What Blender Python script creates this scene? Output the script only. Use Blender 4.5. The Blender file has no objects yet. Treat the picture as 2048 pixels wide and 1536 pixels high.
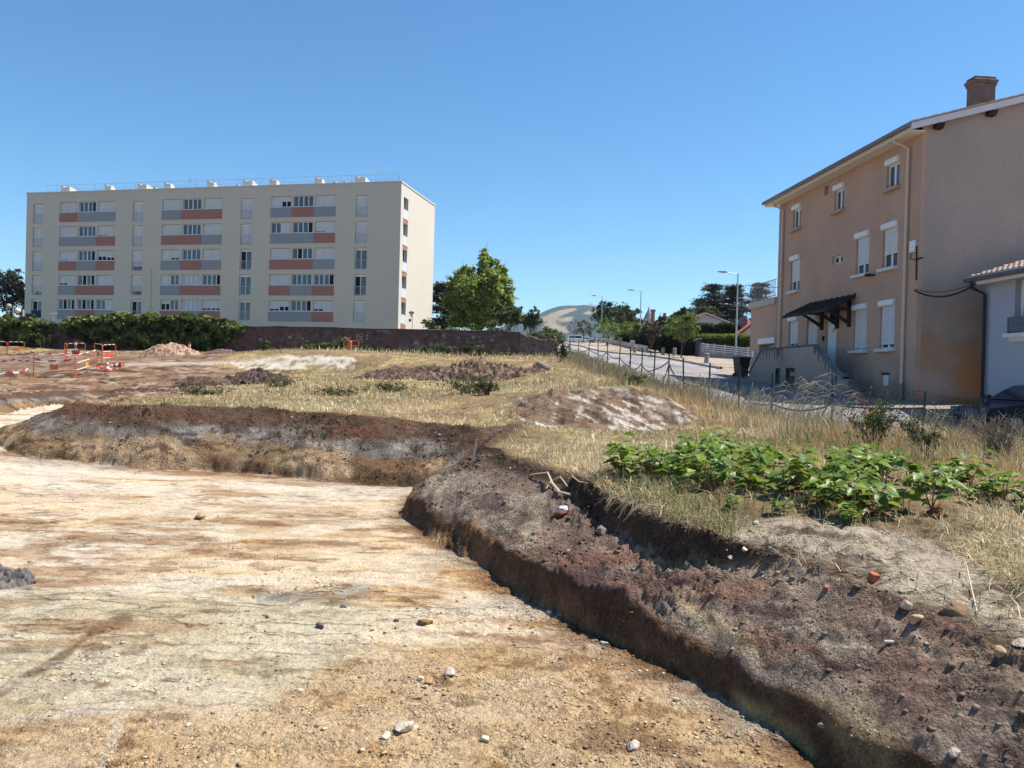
import bpy, math, random
import numpy as np
from mathutils import Vector, Matrix
random.seed(7)
RNG = np.random.default_rng(7)
SC = bpy.context.scene
COL = SC.collection
# ------------------------------------------------------------------ camera
F = 1545.0                                    # focal length in photo pixels (2048 wide)
PITCH, ROLL = math.radians(.45), math.radians(1.52)
EYE = 1.7
FW = np.array([0, math.cos(PITCH), -math.sin(PITCH)])
_U0 = np.array([0, math.sin(PITCH), math.cos(PITCH)]); _R0 = np.array([1., 0, 0])
RT = _R0 * math.cos(ROLL) + _U0 * math.sin(ROLL)
UP = -_R0 * math.sin(ROLL) + _U0 * math.cos(ROLL)
CAM = np.array([0, 0, EYE])
cam_d = bpy.data.cameras.new('camera'); cam = bpy.data.objects.new('camera', cam_d); COL.objects.link(cam)
cam_d.sensor_width = 36; cam_d.lens = F / 2048 * 36; cam_d.clip_start = .1; cam_d.clip_end = 12000
m = Matrix(((RT[0], UP[0], -FW[0], 0), (RT[1], UP[1], -FW[1], 0), (RT[2], UP[2], -FW[2], EYE), (0, 0, 0, 1)))
cam.matrix_world = m
SC.camera = cam
# ------------------------------------------------------------------ light
SUN_EL, SUN_AZ = math.radians(61), math.radians(9)     # azimuth from +X towards +Y
sd = np.array([math.cos(SUN_EL) * math.cos(SUN_AZ), math.cos(SUN_EL) * math.sin(SUN_AZ), math.sin(SUN_EL)])
sun_d = bpy.data.lights.new('sun', 'SUN'); sun = bpy.data.objects.new('sun', sun_d); COL.objects.link(sun)
sun_d.energy = 5.0; sun_d.angle = math.radians(.5); sun_d.color = (1, .95, .87)
sun.rotation_euler = Vector(-sd).to_track_quat('-Z', 'Y').to_euler()
W = bpy.data.worlds.new('World'); SC.world = W; W.use_nodes = True
nt = W.node_tree; nt.nodes.clear()
sky = nt.nodes.new('ShaderNodeTexSky'); sky.sky_type = 'NISHITA'; sky.sun_disc = False
sky.sun_elevation = SUN_EL; sky.sun_rotation = math.radians(90) - SUN_AZ
sky.altitude = 200; sky.air_density = 1.0; sky.dust_density = 0; sky.ozone_density = 1.6
bg = nt.nodes.new('ShaderNodeBackground'); bg.inputs[1].default_value = .087
out = nt.nodes.new('ShaderNodeOutputWorld')
hs = nt.nodes.new('ShaderNodeHueSaturation'); hs.inputs['Saturation'].default_value = 1.12; tn = nt.nodes.new('ShaderNodeMix'); tn.data_type = 'RGBA'; tn.blend_type = 'MULTIPLY'; tn.inputs[0].default_value = 1; tn.inputs[7].default_value = (.80, 1.02, 1.12, 1); nt.links.new(sky.outputs[0], tn.inputs[6]); nt.links.new(tn.outputs[2], hs.inputs['Color']); nt.links.new(hs.outputs[0], bg.inputs[0]); nt.links.new(bg.outputs[0], out.inputs[0])
SC.view_settings.view_transform = 'Standard'; SC.view_settings.look = 'None'
SC.view_settings.exposure = .80; SC.view_settings.gamma = 1
SC.cycles.max_bounces = 5; SC.cycles.diffuse_bounces = 3; SC.cycles.glossy_bounces = 2
SC.cycles.transmission_bounces = 4; SC.cycles.transparent_max_bounces = 6
SC.cycles.use_adaptive_sampling = True; SC.cycles.adaptive_threshold = .015

# ------------------------------------------------------------------ projection helpers
def ray(px, py):
    return (px - 1024) / F * RT - (py - 768) / F * UP + FW
def P(px, py, D):                     # point on a sight line at world depth y = D
    d = ray(px, py); return CAM + d * (D / d[1])
def G(px, py, z):                     # point on a sight line at height z
    d = ray(px, py); return CAM + d * ((z - EYE) / d[2])
def proj(x, y, z):
    dx = np.stack([x, y, z - EYE], -1)
    w = dx @ FW; w = np.where(w < .05, .05, w)
    return 1024 + F * (dx @ RT) / w, 768 - F * (dx @ UP) / w

# ------------------------------------------------------------------ noise
def _hash(ix, iy, s):
    h = (ix.astype(np.int64) * 374761393 + iy.astype(np.int64) * 668265263 + s * 1274126177) & 0xffffffff
    h = ((h ^ (h >> 13)) * 1274126177) & 0xffffffff
    h = h ^ (h >> 16)
    return (h & 0xffff) / 65535.0
def vnoise(x, y, s=0):
    ix = np.floor(x); iy = np.floor(y); fx = x - ix; fy = y - iy
    fx = fx * fx * (3 - 2 * fx); fy = fy * fy * (3 - 2 * fy)
    a = _hash(ix, iy, s); b = _hash(ix + 1, iy, s); c = _hash(ix, iy + 1, s); d = _hash(ix + 1, iy + 1, s)
    return (a + (b - a) * fx) * (1 - fy) + (c + (d - c) * fx) * fy
def fbm(x, y, s=0, o=4, g=.5):
    t = 0; a = 1.; n = 0
    for k in range(o):
        t = t + a * vnoise(x * 2 ** k + 17.3 * k, y * 2 ** k - 9.1 * k, s + k); n += a; a *= g
    return t / n
def sst(a, b, x):
    t = np.clip((x - a) / (b - a), 0, 1); return t * t * (3 - 2 * t)
def poly_sd(x, y, pts):               # signed distance, negative inside
    pts = np.asarray(pts, float); n = len(pts)
    d2 = np.full(x.shape, 1e18); ins = np.zeros(x.shape, bool)
    for i in range(n):
        ax, ay = pts[i]; bx, by = pts[(i + 1) % n]
        ex, ey = bx - ax, by - ay; L = ex * ex + ey * ey + 1e-12
        t = np.clip(((x - ax) * ex + (y - ay) * ey) / L, 0, 1)
        d2 = np.minimum(d2, (x - ax - t * ex) ** 2 + (y - ay - t * ey) ** 2)
        c = ((ay > y) != (by > y))
        with np.errstate(divide='ignore', invalid='ignore'):
            xi = ax + (y - ay) * ex / (ey if abs(ey) > 1e-12 else 1e-12)
        ins ^= c & (x < xi)
    return np.sqrt(d2) * np.where(ins, -1, 1)
def line_d(x, y, pts):
    d2 = np.full(x.shape, 1e18)
    for (ax, ay), (bx, by) in zip(pts[:-1], pts[1:]):
        ex, ey = bx - ax, by - ay
        t = np.clip(((x - ax) * ex + (y - ay) * ey) / (ex * ex + ey * ey + 1e-12), 0, 1)
        d2 = np.minimum(d2, (x - ax - t * ex) ** 2 + (y - ay - t * ey) ** 2)
    return np.sqrt(d2)

# ------------------------------------------------------------------ materials
def lin(r, g, b):
    f = lambda c: (c / 255 / 12.92) if c / 255 <= .04045 else ((c / 255 + .055) / 1.055) ** 2.4
    return (f(r), f(g), f(b))
MATS = {}
def mat(name, col=(.5, .5, .5), rough=.8, var=.15, scale=6., bump=.0, bscale=40., metal=0., spec=.3, attr=None, transl=0., stretch=None, var2=None):
    """procedural material: colour (or colour attribute) varied by noise at two sizes, with bump"""
    if name in MATS: return MATS[name]
    M = bpy.data.materials.new(name); M.use_nodes = True; t = M.node_tree; N = t.nodes; L = t.links
    b = N['Principled BSDF']; b.inputs['Roughness'].default_value = rough; b.inputs['Metallic'].default_value = metal
    b.inputs['Specular IOR Level'].default_value = spec
    tc = N.new('ShaderNodeTexCoord'); src = tc.outputs['Object']
    if stretch:
        mp = N.new('ShaderNodeMapping'); mp.inputs['Scale'].default_value = stretch; L.new(src, mp.inputs[0]); src = mp.outputs[0]
    n1 = N.new('ShaderNodeTexNoise'); n1.inputs['Scale'].default_value = scale; n1.inputs['Detail'].default_value = 5; L.new(src, n1.inputs[0])
    mr = N.new('ShaderNodeMapRange'); mr.inputs[1].default_value = .25; mr.inputs[2].default_value = .75
    mr.inputs[3].default_value = 1 - var; mr.inputs[4].default_value = 1 + var; L.new(n1.outputs[0], mr.inputs[0])
    mx = N.new('ShaderNodeVectorMath'); mx.operation = 'SCALE'
    if attr:
        at = N.new('ShaderNodeAttribute'); at.attribute_name = attr; cs = at.outputs['Color']
    else:
        rg = N.new('ShaderNodeRGB'); rg.outputs[0].default_value = (*col, 1); cs = rg.outputs[0]
    if var2:                                   # second colour in large soft patches
        n3 = N.new('ShaderNodeTexNoise'); n3.inputs['Scale'].default_value = var2[1]; n3.inputs['Detail'].default_value = 6; L.new(src, n3.inputs[0])
        m3 = N.new('ShaderNodeMapRange'); m3.inputs[1].default_value = var2[2]; m3.inputs[2].default_value = var2[3]; L.new(n3.outputs[0], m3.inputs[0])
        mc = N.new('ShaderNodeMix'); mc.data_type = 'RGBA'; L.new(m3.outputs[0], mc.inputs[0]); L.new(cs, mc.inputs[6]); mc.inputs[7].default_value = (*var2[0], 1); cs = mc.outputs[2]
    L.new(cs, mx.inputs[0]); L.new(mr.outputs[0], mx.inputs['Scale']); L.new(mx.outputs[0], b.inputs['Base Color'])
    if bump:
        n2 = N.new('ShaderNodeTexNoise'); n2.inputs['Scale'].default_value = bscale; n2.inputs['Detail'].default_value = 4; L.new(src, n2.inputs[0])
        bp = N.new('ShaderNodeBump'); bp.inputs['Strength'].default_value = bump; bp.inputs['Distance'].default_value = .02
        L.new(n2.outputs[0], bp.inputs['Height']); L.new(bp.outputs[0], b.inputs['Normal'])
    if transl:
        tr = N.new('ShaderNodeBsdfTranslucent'); L.new(mx.outputs[0], tr.inputs[0])
        ms = N.new('ShaderNodeMixShader'); ms.inputs[0].default_value = transl
        L.new(b.outputs[0], ms.inputs[1]); L.new(tr.outputs[0], ms.inputs[2]); L.new(ms.outputs[0], N['Material Output'].inputs[0])
    MATS[name] = M; return M
def glass_mat():
    M = mat('window_glass', (.03, .04, .06), rough=.06, var=.3, scale=.7, spec=.9); return M

# ------------------------------------------------------------------ mesh builder
class MB:
    def __init__(s): s.v = []; s.f = []; s.m = []; s.c = []; s.T = None; s.mi = 0
    def add(s, vs, fs, mi=None):
        o = len(s.v)
        if s.T is not None: vs = [tuple(s.T @ Vector(v)) for v in vs]
        s.v.extend([tuple(map(float, v)) for v in vs]); s.f.extend([tuple(int(i) + o for i in f) for f in fs])
        s.m.extend([s.mi if mi is None else mi] * len(fs)); return s
    def box(s, x0, x1, y0, y1, z0, z1, mi=None, bev=0):
        if bev:
            b = bev; vs = []; 
            for z, e in ((z0, b), (z0 + b, 0), (z1 - b, 0), (z1, b)):
                vs += [(x0 + e + (b if e == 0 else 0), y0 + e, z), (x1 - e - (b if e == 0 else 0), y0 + e, z), (x1 - e, y0 + e + (b if e == 0 else 0), z), (x1 - e, y1 - e - (b if e == 0 else 0), z),
                       (x1 - e - (b if e == 0 else 0), y1 - e, z), (x0 + e + (b if e == 0 else 0), y1 - e, z), (x0 + e, y1 - e - (b if e == 0 else 0), z), (x0 + e, y0 + e + (b if e == 0 else 0), z)]
            fs = [tuple(range(7, -1, -1)), tuple(range(24, 32))]
            for k in range(3):
                for i in range(8): fs.append((k * 8 + i, k * 8 + (i + 1) % 8, k * 8 + 8 + (i + 1) % 8, k * 8 + 8 + i))
            return s.add(vs, fs, mi)
        return s.add([(x0, y0, z0), (x1, y0, z0), (x1, y1, z0), (x0, y1, z0), (x0, y0, z1), (x1, y0, z1), (x1, y1, z1), (x0, y1, z1)],
                     [(0, 3, 2, 1), (4, 5, 6, 7), (0, 1, 5, 4), (1, 2, 6, 5), (2, 3, 7, 6), (3, 0, 4, 7)], mi)
    def tube(s, pts, r, n=6, mi=None, cap=True):
        pts = [Vector(p) for p in pts]; rs = r if isinstance(r, (list, tuple)) else [r] * len(pts)
        vs = []; fs = []; ref = None
        for i, p in enumerate(pts):
            d = (pts[min(i + 1, len(pts) - 1)] - pts[max(i - 1, 0)])
            if d.length < 1e-9: d = Vector((0, 0, 1))
            d.normalize()
            if ref is None: ref = d.orthogonal().normalized()
            a = (ref - d * ref.dot(d)); a = a.normalized() if a.length > 1e-6 else d.orthogonal().normalized(); ref = a
            b = d.cross(a)
            for k in range(n):
                t = 2 * math.pi * k / n; vs.append(p + a * (math.cos(t) * rs[i]) + b * (math.sin(t) * rs[i]))
        for i in range(len(pts) - 1):
            for k in range(n): fs.append((i * n + k, i * n + (k + 1) % n, (i + 1) * n + (k + 1) % n, (i + 1) * n + k))
        if cap: fs += [tuple(range(n - 1, -1, -1)), tuple(range((len(pts) - 1) * n, len(pts) * n))]
        return s.add(vs, fs, mi)
    def lathe(s, prof, n=12, mi=None, c=(0, 0, 0)):
        vs = []; fs = []
        for r, z in prof:
            for k in range(n): t = 2 * math.pi * k / n; vs.append((c[0] + r * math.cos(t), c[1] + r * math.sin(t), c[2] + z))
        for i in range(len(prof) - 1):
            for k in range(n): fs.append((i * n + k, i * n + (k + 1) % n, (i + 1) * n + (k + 1) % n, (i + 1) * n + k))
        fs += [tuple(range(n - 1, -1, -1)), tuple(range((len(prof) - 1) * n, len(prof) * n))]
        return s.add(vs, fs, mi)
    def prism(s, poly, a, b, axis='y', mi=None):  # polygon in the other two axes extruded from a to b
        n = len(poly)
        mk = {'y': lambda p, t: (p[0], t, p[1]), 'x': lambda p, t: (t, p[0], p[1]), 'z': lambda p, t: (p[0], p[1], t)}[axis]
        vs = [mk(p, a) for p in poly] + [mk(p, b) for p in poly]
        fs = [tuple(range(n)), tuple(range(2 * n - 1, n - 1, -1))] + [(i, n + i, n + (i + 1) % n, (i + 1) % n) for i in range(n)]
        return s.add(vs, fs, mi)
    def quad(s, a, b, c, d, mi=None): return s.add([a, b, c, d], [(0, 1, 2, 3)], mi)
    def build(s, name, mats, parent=None, smooth=False, fixn=True):
        me = bpy.data.meshes.new(name); me.from_pydata(s.v, [], s.f)
        if not isinstance(mats, (list, tuple)): mats = [mats]
        for q in mats: me.materials.append(q)
        if len(mats) > 1: me.polygons.foreach_set('material_index', np.array(s.m, dtype=np.int32))
        if fixn:
            import bmesh
            bm = bmesh.new(); bm.from_mesh(me); bmesh.ops.recalc_face_normals(bm, faces=bm.faces); bm.to_mesh(me); bm.free()
        if smooth: me.polygons.foreach_set('use_smooth', np.ones(len(me.polygons), bool))
        me.update()
        o = bpy.data.objects.new(name, me); COL.objects.link(o)
        if parent is not None: o.parent = parent
        return o
def np_mesh(name, V, Fq, mats, parent=None, cols=None, smooth=False, midx=None):
    """V (n,3), Fq (m,k) constant-size faces, cols (n,3) point colours"""
    me = bpy.data.meshes.new(name); n = len(V); mF, k = Fq.shape
    me.vertices.add(n); me.vertices.foreach_set('co', np.ascontiguousarray(V, np.float32).ravel())
    me.loops.add(mF * k); me.loops.foreach_set('vertex_index', np.ascontiguousarray(Fq, np.int32).ravel())
    me.polygons.add(mF); me.polygons.foreach_set('loop_start', np.arange(0, mF * k, k, dtype=np.int32))
    if smooth: me.polygons.foreach_set('use_smooth', np.ones(mF, bool))
    if not isinstance(mats, (list, tuple)): mats = [mats]
    for q in mats: me.materials.append(q)
    if midx is not None: me.polygons.foreach_set('material_index', np.asarray(midx, np.int32))
    me.update(calc_edges=True)
    if cols is not None:
        a = me.color_attributes.new('Col', 'FLOAT_COLOR', 'POINT')
        a.data.foreach_set('color', np.concatenate([np.clip(cols, 0, 1), np.ones((n, 1))], 1).astype(np.float32).ravel())
    o = bpy.data.objects.new(name, me); COL.objects.link(o)
    if parent is not None: o.parent = parent
    return o
def tag(o, label=None, cat=None, group=None, kind=None):
    if label: o['label'] = label
    if cat: o['category'] = cat
    if group: o['group'] = group
    if kind: o['kind'] = kind
    return o
def thing(name, label, cat, loc=(0, 0, 0), rz=0., group=None):
    o = bpy.data.objects.new(name, None); COL.objects.link(o); o.empty_display_size = .2
    o.location = tuple(float(c) for c in loc); o.rotation_euler = (0, 0, rz)
    return tag(o, label, cat, group)
def copy_tree(o, parent=None):
    c = o.copy(); COL.objects.link(c)
    if parent is not None: c.parent = parent
    for ch in [q for q in bpy.data.objects if q.parent == o]: copy_tree(ch, c)
    return c
def wall_holes(mb, x0, x1, z0, z1, holes, depth, y=0., mi=0, rmi=None, top=None):
    """front wall in the local xz plane at y, rectangular openings with reveals going back to y+depth"""
    xs = sorted({x0, x1, *[h[0] for h in holes], *[h[1] for h in holes]}); zs = sorted({z0, z1, *[h[2] for h in holes], *[h[3] for h in holes]})
    for i in range(len(xs) - 1):
        for j in range(len(zs) - 1):
            cx, cz = (xs[i] + xs[i + 1]) / 2, (zs[j] + zs[j + 1]) / 2
            if any(h[0] < cx < h[1] and h[2] < cz < h[3] for h in holes): continue
            mb.quad((xs[i], y, zs[j]), (xs[i + 1], y, zs[j]), (xs[i + 1], y, zs[j + 1]), (xs[i], y, zs[j + 1]), mi)
    r = mi if rmi is None else rmi
    for a, b, c, d in holes:
        e = y + depth
        mb.quad((a, y, c), (a, y, d), (a, e, d), (a, e, c), r); mb.quad((b, y, c), (b, e, c), (b, e, d), (b, y, d), r)
        mb.quad((a, y, c), (a, e, c), (b, e, c), (b, y, c), r); mb.quad((a, y, d), (b, y, d), (b, e, d), (a, e, d), r)
        mb.quad((a, e, c), (b, e, c), (b, e, d), (a, e, d), r)
# ================================================================== TERRAIN
def pz(lst): return [tuple(G(*q)) for q in lst]
foot_r = pz([(1649, 1536, 0), (1593, 1497, 0), (1480, 1425, 0), (1419, 1386, 0), (1279, 1310, 0), (1174, 1262, 0), (1084, 1209, 0), (1000, 1153, 0), (930, 1108, 0), (866, 1070, 0), (806, 1036, 0), (822, 1008, 0), (840, 978, 0)])
foot_b = pz([(700, 965, 0), (600, 958, 0), (500, 950, 0), (400, 944, 0), (300, 944, 0), (200, 937, .02), (130, 931, .06), (70, 920, .12), (30, 908, .17), (0, 897, .2)])
spur_f = [(-10.4, 15.2, 0), (-10.9, 17, 0), (-12, 20, 0), (-14, 24, 0), (-16.0, 30.2, 0)]
rear_f = pz([(200, 807, .33), (100, 813, .3), (0, 830, .28)]) + [(-20, 20.5, 0)]
FPOLY = [(q[0], q[1]) for q in [(4.6, -4), (2.85, .2)] + foot_r + foot_b + spur_f + rear_f + [(-60, 19), (-80, -30), (4.6, -30)]]
crest_r = pz([(2048, 1330, .60), (1950, 1265, .62), (1850, 1225, .63), (1700, 1170, .65), (1560, 1115, .66), (1440, 1085, .66), (1330, 1045, .70), (1230, 1000, .72), (1100, 945, .74), (965, 893, .76), (1000, 871, .82), (1040, 849, .87)])
crest_b = pz([(950, 858, .88), (850, 845, .90), (760, 838, .95), (650, 828, 1.0), (550, 820, 1.02), (450, 815, 1.04), (350, 812, 1.05), (250, 810, 1.05), (131, 809, 1.0)])
spur_c = [(-8.6, 15.4, 0), (-9.0, 17.5, 0), (-11, 21.5, 0), (-14.6, 29.3, 0)]
rear_c = [tuple(P(215, 780, 31.2)), tuple(P(100, 782, 28.2)), tuple(P(0, 789, 23.4)), (-20, 21.6, 0)]
UPOLY = [(q[0], q[1]) for q in [(5.4, -4), (3.6, .5)] + crest_r + crest_b + spur_c + rear_c + [(-60, 20.5), (-300, 21), (-300, 3000), (3000, 3000), (3000, -30), (5.4, -30)]]
# floor heights / natural ground heights: scattered levels, interpolated
FL = np.array([(0, 0, 0), (-3, 6, 0), (2, 4, 0), (-2, 11.5, 0), (-6, 12, .03), (-9, 13.5, .2), (-13, 20, .28), (-16, 29, .33), (-20, 15, .3), (-12, 6, .1), (8, -5, 0), (-7, 8, .02), (-3.5, 12, 0)])
def at(px, D, z): return ((px - 1024) / F * D, D, z)
up = [(q[0], q[1], q[2]) for q in crest_r + crest_b]
up += [(3.6, .5, .6), (5.4, -4, .6), (9, -4, .6), (-60, 22, .8), (-24, 22, .82)]
up += [tuple(q) for q in rear_c[:3]]
up += [at(320, 31, .97), at(235, 22, .98), (-9, 17.5, 1.02)]
up += [at(-300, 34, 1.2), at(110, 34, 1.2), at(150, 44, 2.0), at(217, 39, 1.84), at(30, 54, 2.25), at(-300, 54, 2.3), at(0, 60, 3.1), at(0, 64, 3.35), at(-900, 64, 3.3),
       at(500, 22, 1.08), at(700, 21.6, 1.0), at(900, 24, 1.2), at(600, 35, 1.55), at(400, 40, 1.9), at(600, 59, 3.2), at(600, 63, 3.4), at(1000, 55, 3.1), at(1000, 40, 2.15), at(1000, 30, 1.55), at(980, 60, 3.3),
       at(850, 30, 1.5), at(1100, 30, 1.95), at(1080, 22, 1.5), at(330, 54, 2.6), at(330, 60, 3.15)]
# low white cut bank far back
for px in (490, 560, 640, 700): up += [at(px, 42, 1.98), at(px, 42.5, 2.5)]
up += [at(790, 42.2, 2.35), at(430, 42.2, 2.15)]
# scarp on the right
for px, pf, zf, pc, zc, Dc in ((1060, 846, .9, 792, 1.28, 15.6), (1110, 852, .85, 785, 1.42, 15.6), (1200, 856, .84, 777, 1.55, 15.8), (1290, 858, .84, 781, 1.53, 15.8), (1350, 852, .87, 803, 1.25, 15.4), (1395, 842, .9, 832, 1.0, 15.2)):
    g = G(px, pf, zf); up.append((g[0], g[1], zf))
    up.append((at(px, Dc, zc))); up.append(at(px, Dc + .7, zc + .03))
up += [at(1000, 16, .95), at(1440, 15, .95), at(1150, 13, .85), at(1300, 12, .86), at(1500, 11.5, .85), at(1450, 13, .88), at(1250, 10, .82), at(1350, 8, .82), at(1600, 8.5, .84), at(1750, 9, .82), at(1900, 8, .8), at(2048, 7.5, .78), at(2300, 6, .72), at(1650, 5.6, .78), at(1850, 4.8, .74), at(2048, 4.3, .72)]
# fence line and street
up += [(5.2, 22, 1.14), (6.2, 20, .9), (7.3, 18.5, .68), (9.1, 17, .47), (5.0, 30, 1.75), (4.6, 40, 2.5), (4.5, 48, 3.0), (4.3, 58, 3.5), (8.3, 15.2, .62), (6.6, 14.6, .82), (12, 14.3, .3), (7, 12.5, .78), (10, 12, .5)]
up += [(13.3, 25.8, 1.2), (12.5, 25, 1.12), (12, 30, 1.5), (11.6, 33, 1.7), (12.6, 37, 1.92), (12.0, 43, 2.35), (13.2, 22.3, .5), (16, 22.0, .45), (16, 24.6, 1.15), (9.5, 24.5, 1.03), (9, 37, 1.98), (12.5, 16, .2), (20, 20, .3), (20, 12, -.2), (12, 6, .2)]
up += [(8, 30, 1.5), (8, 45, 2.5), (11, 50, 2.85), (18, 62, 3.68), (13, 52, 3.0), (9, 67, 3.95), (15.4, 94, 5.8), (13.6, 114, 7.2), (8, 94, 5.75), (3, 115, 7.2), (-4, 190, 11), (20, 70, 4.2), (24, 62, 3.7)]
up += [(-60, 81, 3.3), (-12, 78, 3.6), (-12, 95, 4.4), (0, 81, 4.2), (60, 60, 4), (60, 30, 2.2), (100, 110, 7), (-150, 110, 4), (-40, 150, 6), (40, 190, 10.5), (0, 400, 15), (400, 400, 15), (-400, 400, 12), (0, 2000, 18), (2000, 2000, 18), (-2000, 2000, 18), (0, 6000, 18), (5000, 6000, 18), (-5000, 6000, 18), (0, -600, -10), (-600, 0, 0), (600, 0, 0)]
UL = np.array(up)
def rbf_fit(pts, sm=0.):
    X = pts[:, :2]; n = len(X); K = np.sqrt(((X[:, None] - X[None]) ** 2).sum(-1) + .02) + np.eye(n) * sm
    A = np.zeros((n + 1, n + 1)); A[:n, :n] = K; A[:n, n] = 1; A[n, :n] = 1
    return X, np.linalg.solve(A, np.concatenate([pts[:, 2], [0]]))
def rbf(fit, x, y):
    X, w = fit; out = np.full(x.shape, w[-1])
    for (a, b), c in zip(X, w[:-1]): out += c * np.sqrt((x - a) ** 2 + (y - b) ** 2 + .02)
    return out
FITF, FITU = rbf_fit(FL), rbf_fit(UL)
ROADL = [(30, 14.2), (16, 15.6), (9.6, 16.8), (7.9, 18.3), (6.8, 20), (6.0, 22.2), (5.6, 30), (5.2, 40), (4.6, 63), (1.5, 115), (-5, 200)]
ROADR = [(30, 22.6), (16, 22.9), (14.2, 23.2), (12.6, 24.6), (11.2, 27.6), (10.7, 37), (11.2, 41), (12.3, 47), (10.6, 67), (9.0, 86), (6.5, 115), (1.5, 200)]
ROADP = ROADL + ROADR[::-1]
def base_up(x, y): return rbf(FITU, x, y)
def soil_t(x, y, warp=True):
    """0 on the excavated floor, 1 on the natural ground, in between on the cut slopes"""
    if warp:
        wx = (fbm(x * .8, y * .8, 11, 4) - .5) * .34 + (fbm(x * 5, y * 5, 12, 3) - .5) * .05
        wy = (fbm(x * .8, y * .8, 13, 4) - .5) * .34 + (fbm(x * 5, y * 5, 14, 3) - .5) * .05
        far = sst(3, 14, y) * 1.6 + 1
        x, y = x + wx * far * .6, y + wy * far * .6
    dF = np.maximum(poly_sd(x, y, FPOLY), 0); dU = np.maximum(poly_sd(x, y, UPOLY), 0)
    return np.where(dU <= 0, 1., dF / (dF + dU + 1e-9)), dF, dU
def terrain(x, y, full=False):
    x = np.asarray(x, float); y = np.asarray(y, float)
    near = (y < 36) & (np.abs(x) < 40)
    t = np.ones_like(x); dF = np.zeros_like(x); dU = np.zeros_like(x)
    if near.any(): t[near], dF[near], dU[near] = soil_t(x[near], y[near])
    zu = base_up(x, y); zf = rbf(FITF, x, y)
    right = sst(-2.2, -1.2, x) * sst(10.8, 9.5, y)            # the machine cut at the foot of the right-hand slope
    cut = np.clip(.12 + .42 * (fbm(x * .9, y * .9, 15, 3) - .12) + (fbm(x * 4.5, y * 4.5, 17, 3) - .5) * .20, .12, .42) * right + .07 * (1 - right)
    stp = right * (.015 + .26 * sst(7.4, 6.6, y) * sst(4.6, 5.3, y) + .05 * sst(.5, .7, fbm(x * .9, y * .9, 16, 3)))
    p = np.where(t <= 0, 0, cut * sst(0, .12, t + (fbm(x * 7, y * 7, 18, 3) - .5) * .05 * (t > 0)) + (1 - cut - stp) * (np.clip(t - .08 * right, 0, 1) / (1 - .08 * right)) ** (.88) + stp * sst(.84, .985, t))
    h = zf + (zu - zf) * np.clip(p, 0, 1)
    onroad = np.zeros_like(x)
    rd = (y > 12) & (y < 210) & (x > -12) & (x < 34)
    if rd.any(): onroad[rd] = sst(.35, -.25, poly_sd(x[rd], y[rd], ROADP))
    street = sst(2, 6, x - 4.6 + np.maximum(0, (22 - y)) * -.6) * sst(14, 17, y)
    street = np.where(x > 5, np.maximum(street, onroad), onroad)
    sl = np.where((t > 0) & (t < 1), 1., 0.)
    fade = sst(60, 20, y) * (1 - street)
    # surface relief: scraped floor ridges, lumpy slopes, tussocky ground
    if near.any():
        xn, yn = x[near], y[near]; tn = t[near]
        crm = sst(7.5, 4.5, yn) * .8 + sst(.5, .62, fbm(xn * 1.2, yn * 2.6, 41, 4)) * .6; fl = (fbm(xn * .9 + yn * .15, yn * 3.2, 21, 4) - .5) * .055 + (fbm(xn * 5, yn * 9, 22, 4) - .5) * .028 + ((vnoise(xn * 21, yn * 21, 42) - .5) * .016 + (vnoise(xn * 47, yn * 47, 43) - .5) * .011) * crm * sst(12, 7, yn)
        hn = h[near]; xs_, ys_ = xn + hn * 1.1, yn + hn * 1.7
        rough = (fbm(xs_ * 2.0, ys_ * 2.0, 23, 4, .5) - .5) * .13 + (np.abs(fbm(xs_ * 7, ys_ * 7, 24, 4, .55) - .5)) * .09 + sst(.42, .58, fbm(xs_ * 1.6, ys_ * 1.6, 29, 4)) * (vnoise(xs_ * 17, ys_ * 17, 30) + .7 * vnoise(xs_ * 36, ys_ * 36, 38) - .7) * .055
        lump = sst(.42, .75, fbm(xn * 1.3, yn * 1.3, 25, 3))
        gr = (fbm(xn * 1.5, yn * 1.5, 26, 4) - .5) * .12 + (fbm(xn * 8, yn * 8, 27, 3) - .5) * .04 + sst(9, 7, yn) * sst(.46, .6, fbm(xn * 1.6, yn * 1.6, 39, 3)) * (vnoise(xn * 15, yn * 15, 40) - .4) * .055
        sn = sl[near]
        d = np.where(tn <= 0, fl, np.where(tn >= 1, gr, rough * (.35 + .9 * lump)))
        edge = np.exp(-((dU[near]) / .12) ** 2) * (tn < 1) * (fbm(xn * 3, yn * 3, 28, 5, .6) - .45) * .12
        d = d + sst(-.4, .1, xn) * sst(4.2, 3.6, xn) * sst(13.9, 14.3, yn) * sst(16.2, 15.6, yn) * ((np.abs(fbm(xn * 3.0 + hn, yn * 3.0 + hn * 2, 45, 4, .6) - .5)) * .34 + (vnoise(xn * 13, yn * 13 + hn * 8, 46) - .5) * .06 - .05); d = d + sst(-4, -8, xn) * sst(13, 16, yn) * (tn >= 1) * ((np.abs(fbm(xn * 2.2, yn * 2.2, 44, 4) - .5)) * .35 - .05)
        h[near] += (d + edge) * fade[near]
    h = h - onroad * .045
    if full: return h, t, onroad, dF, dU, street, np.clip((h - zf) / np.maximum(zu - zf, .1), 0, 1)
    return h
def tz(x, y): return float(terrain(np.array([float(x)]), np.array([float(y)]))[0])
def GT(px, py, r0=2.5, r1=240):
    d = ray(px, py); s = np.exp(np.linspace(math.log(r0), math.log(r1), 1400)) / d[1]
    x, y, z = CAM[0] + d[0] * s, CAM[1] + d[1] * s, CAM[2] + d[2] * s
    k = np.argmax(z < terrain(x, y)); return np.array([x[k], y[k], tz(x[k], y[k])])

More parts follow.
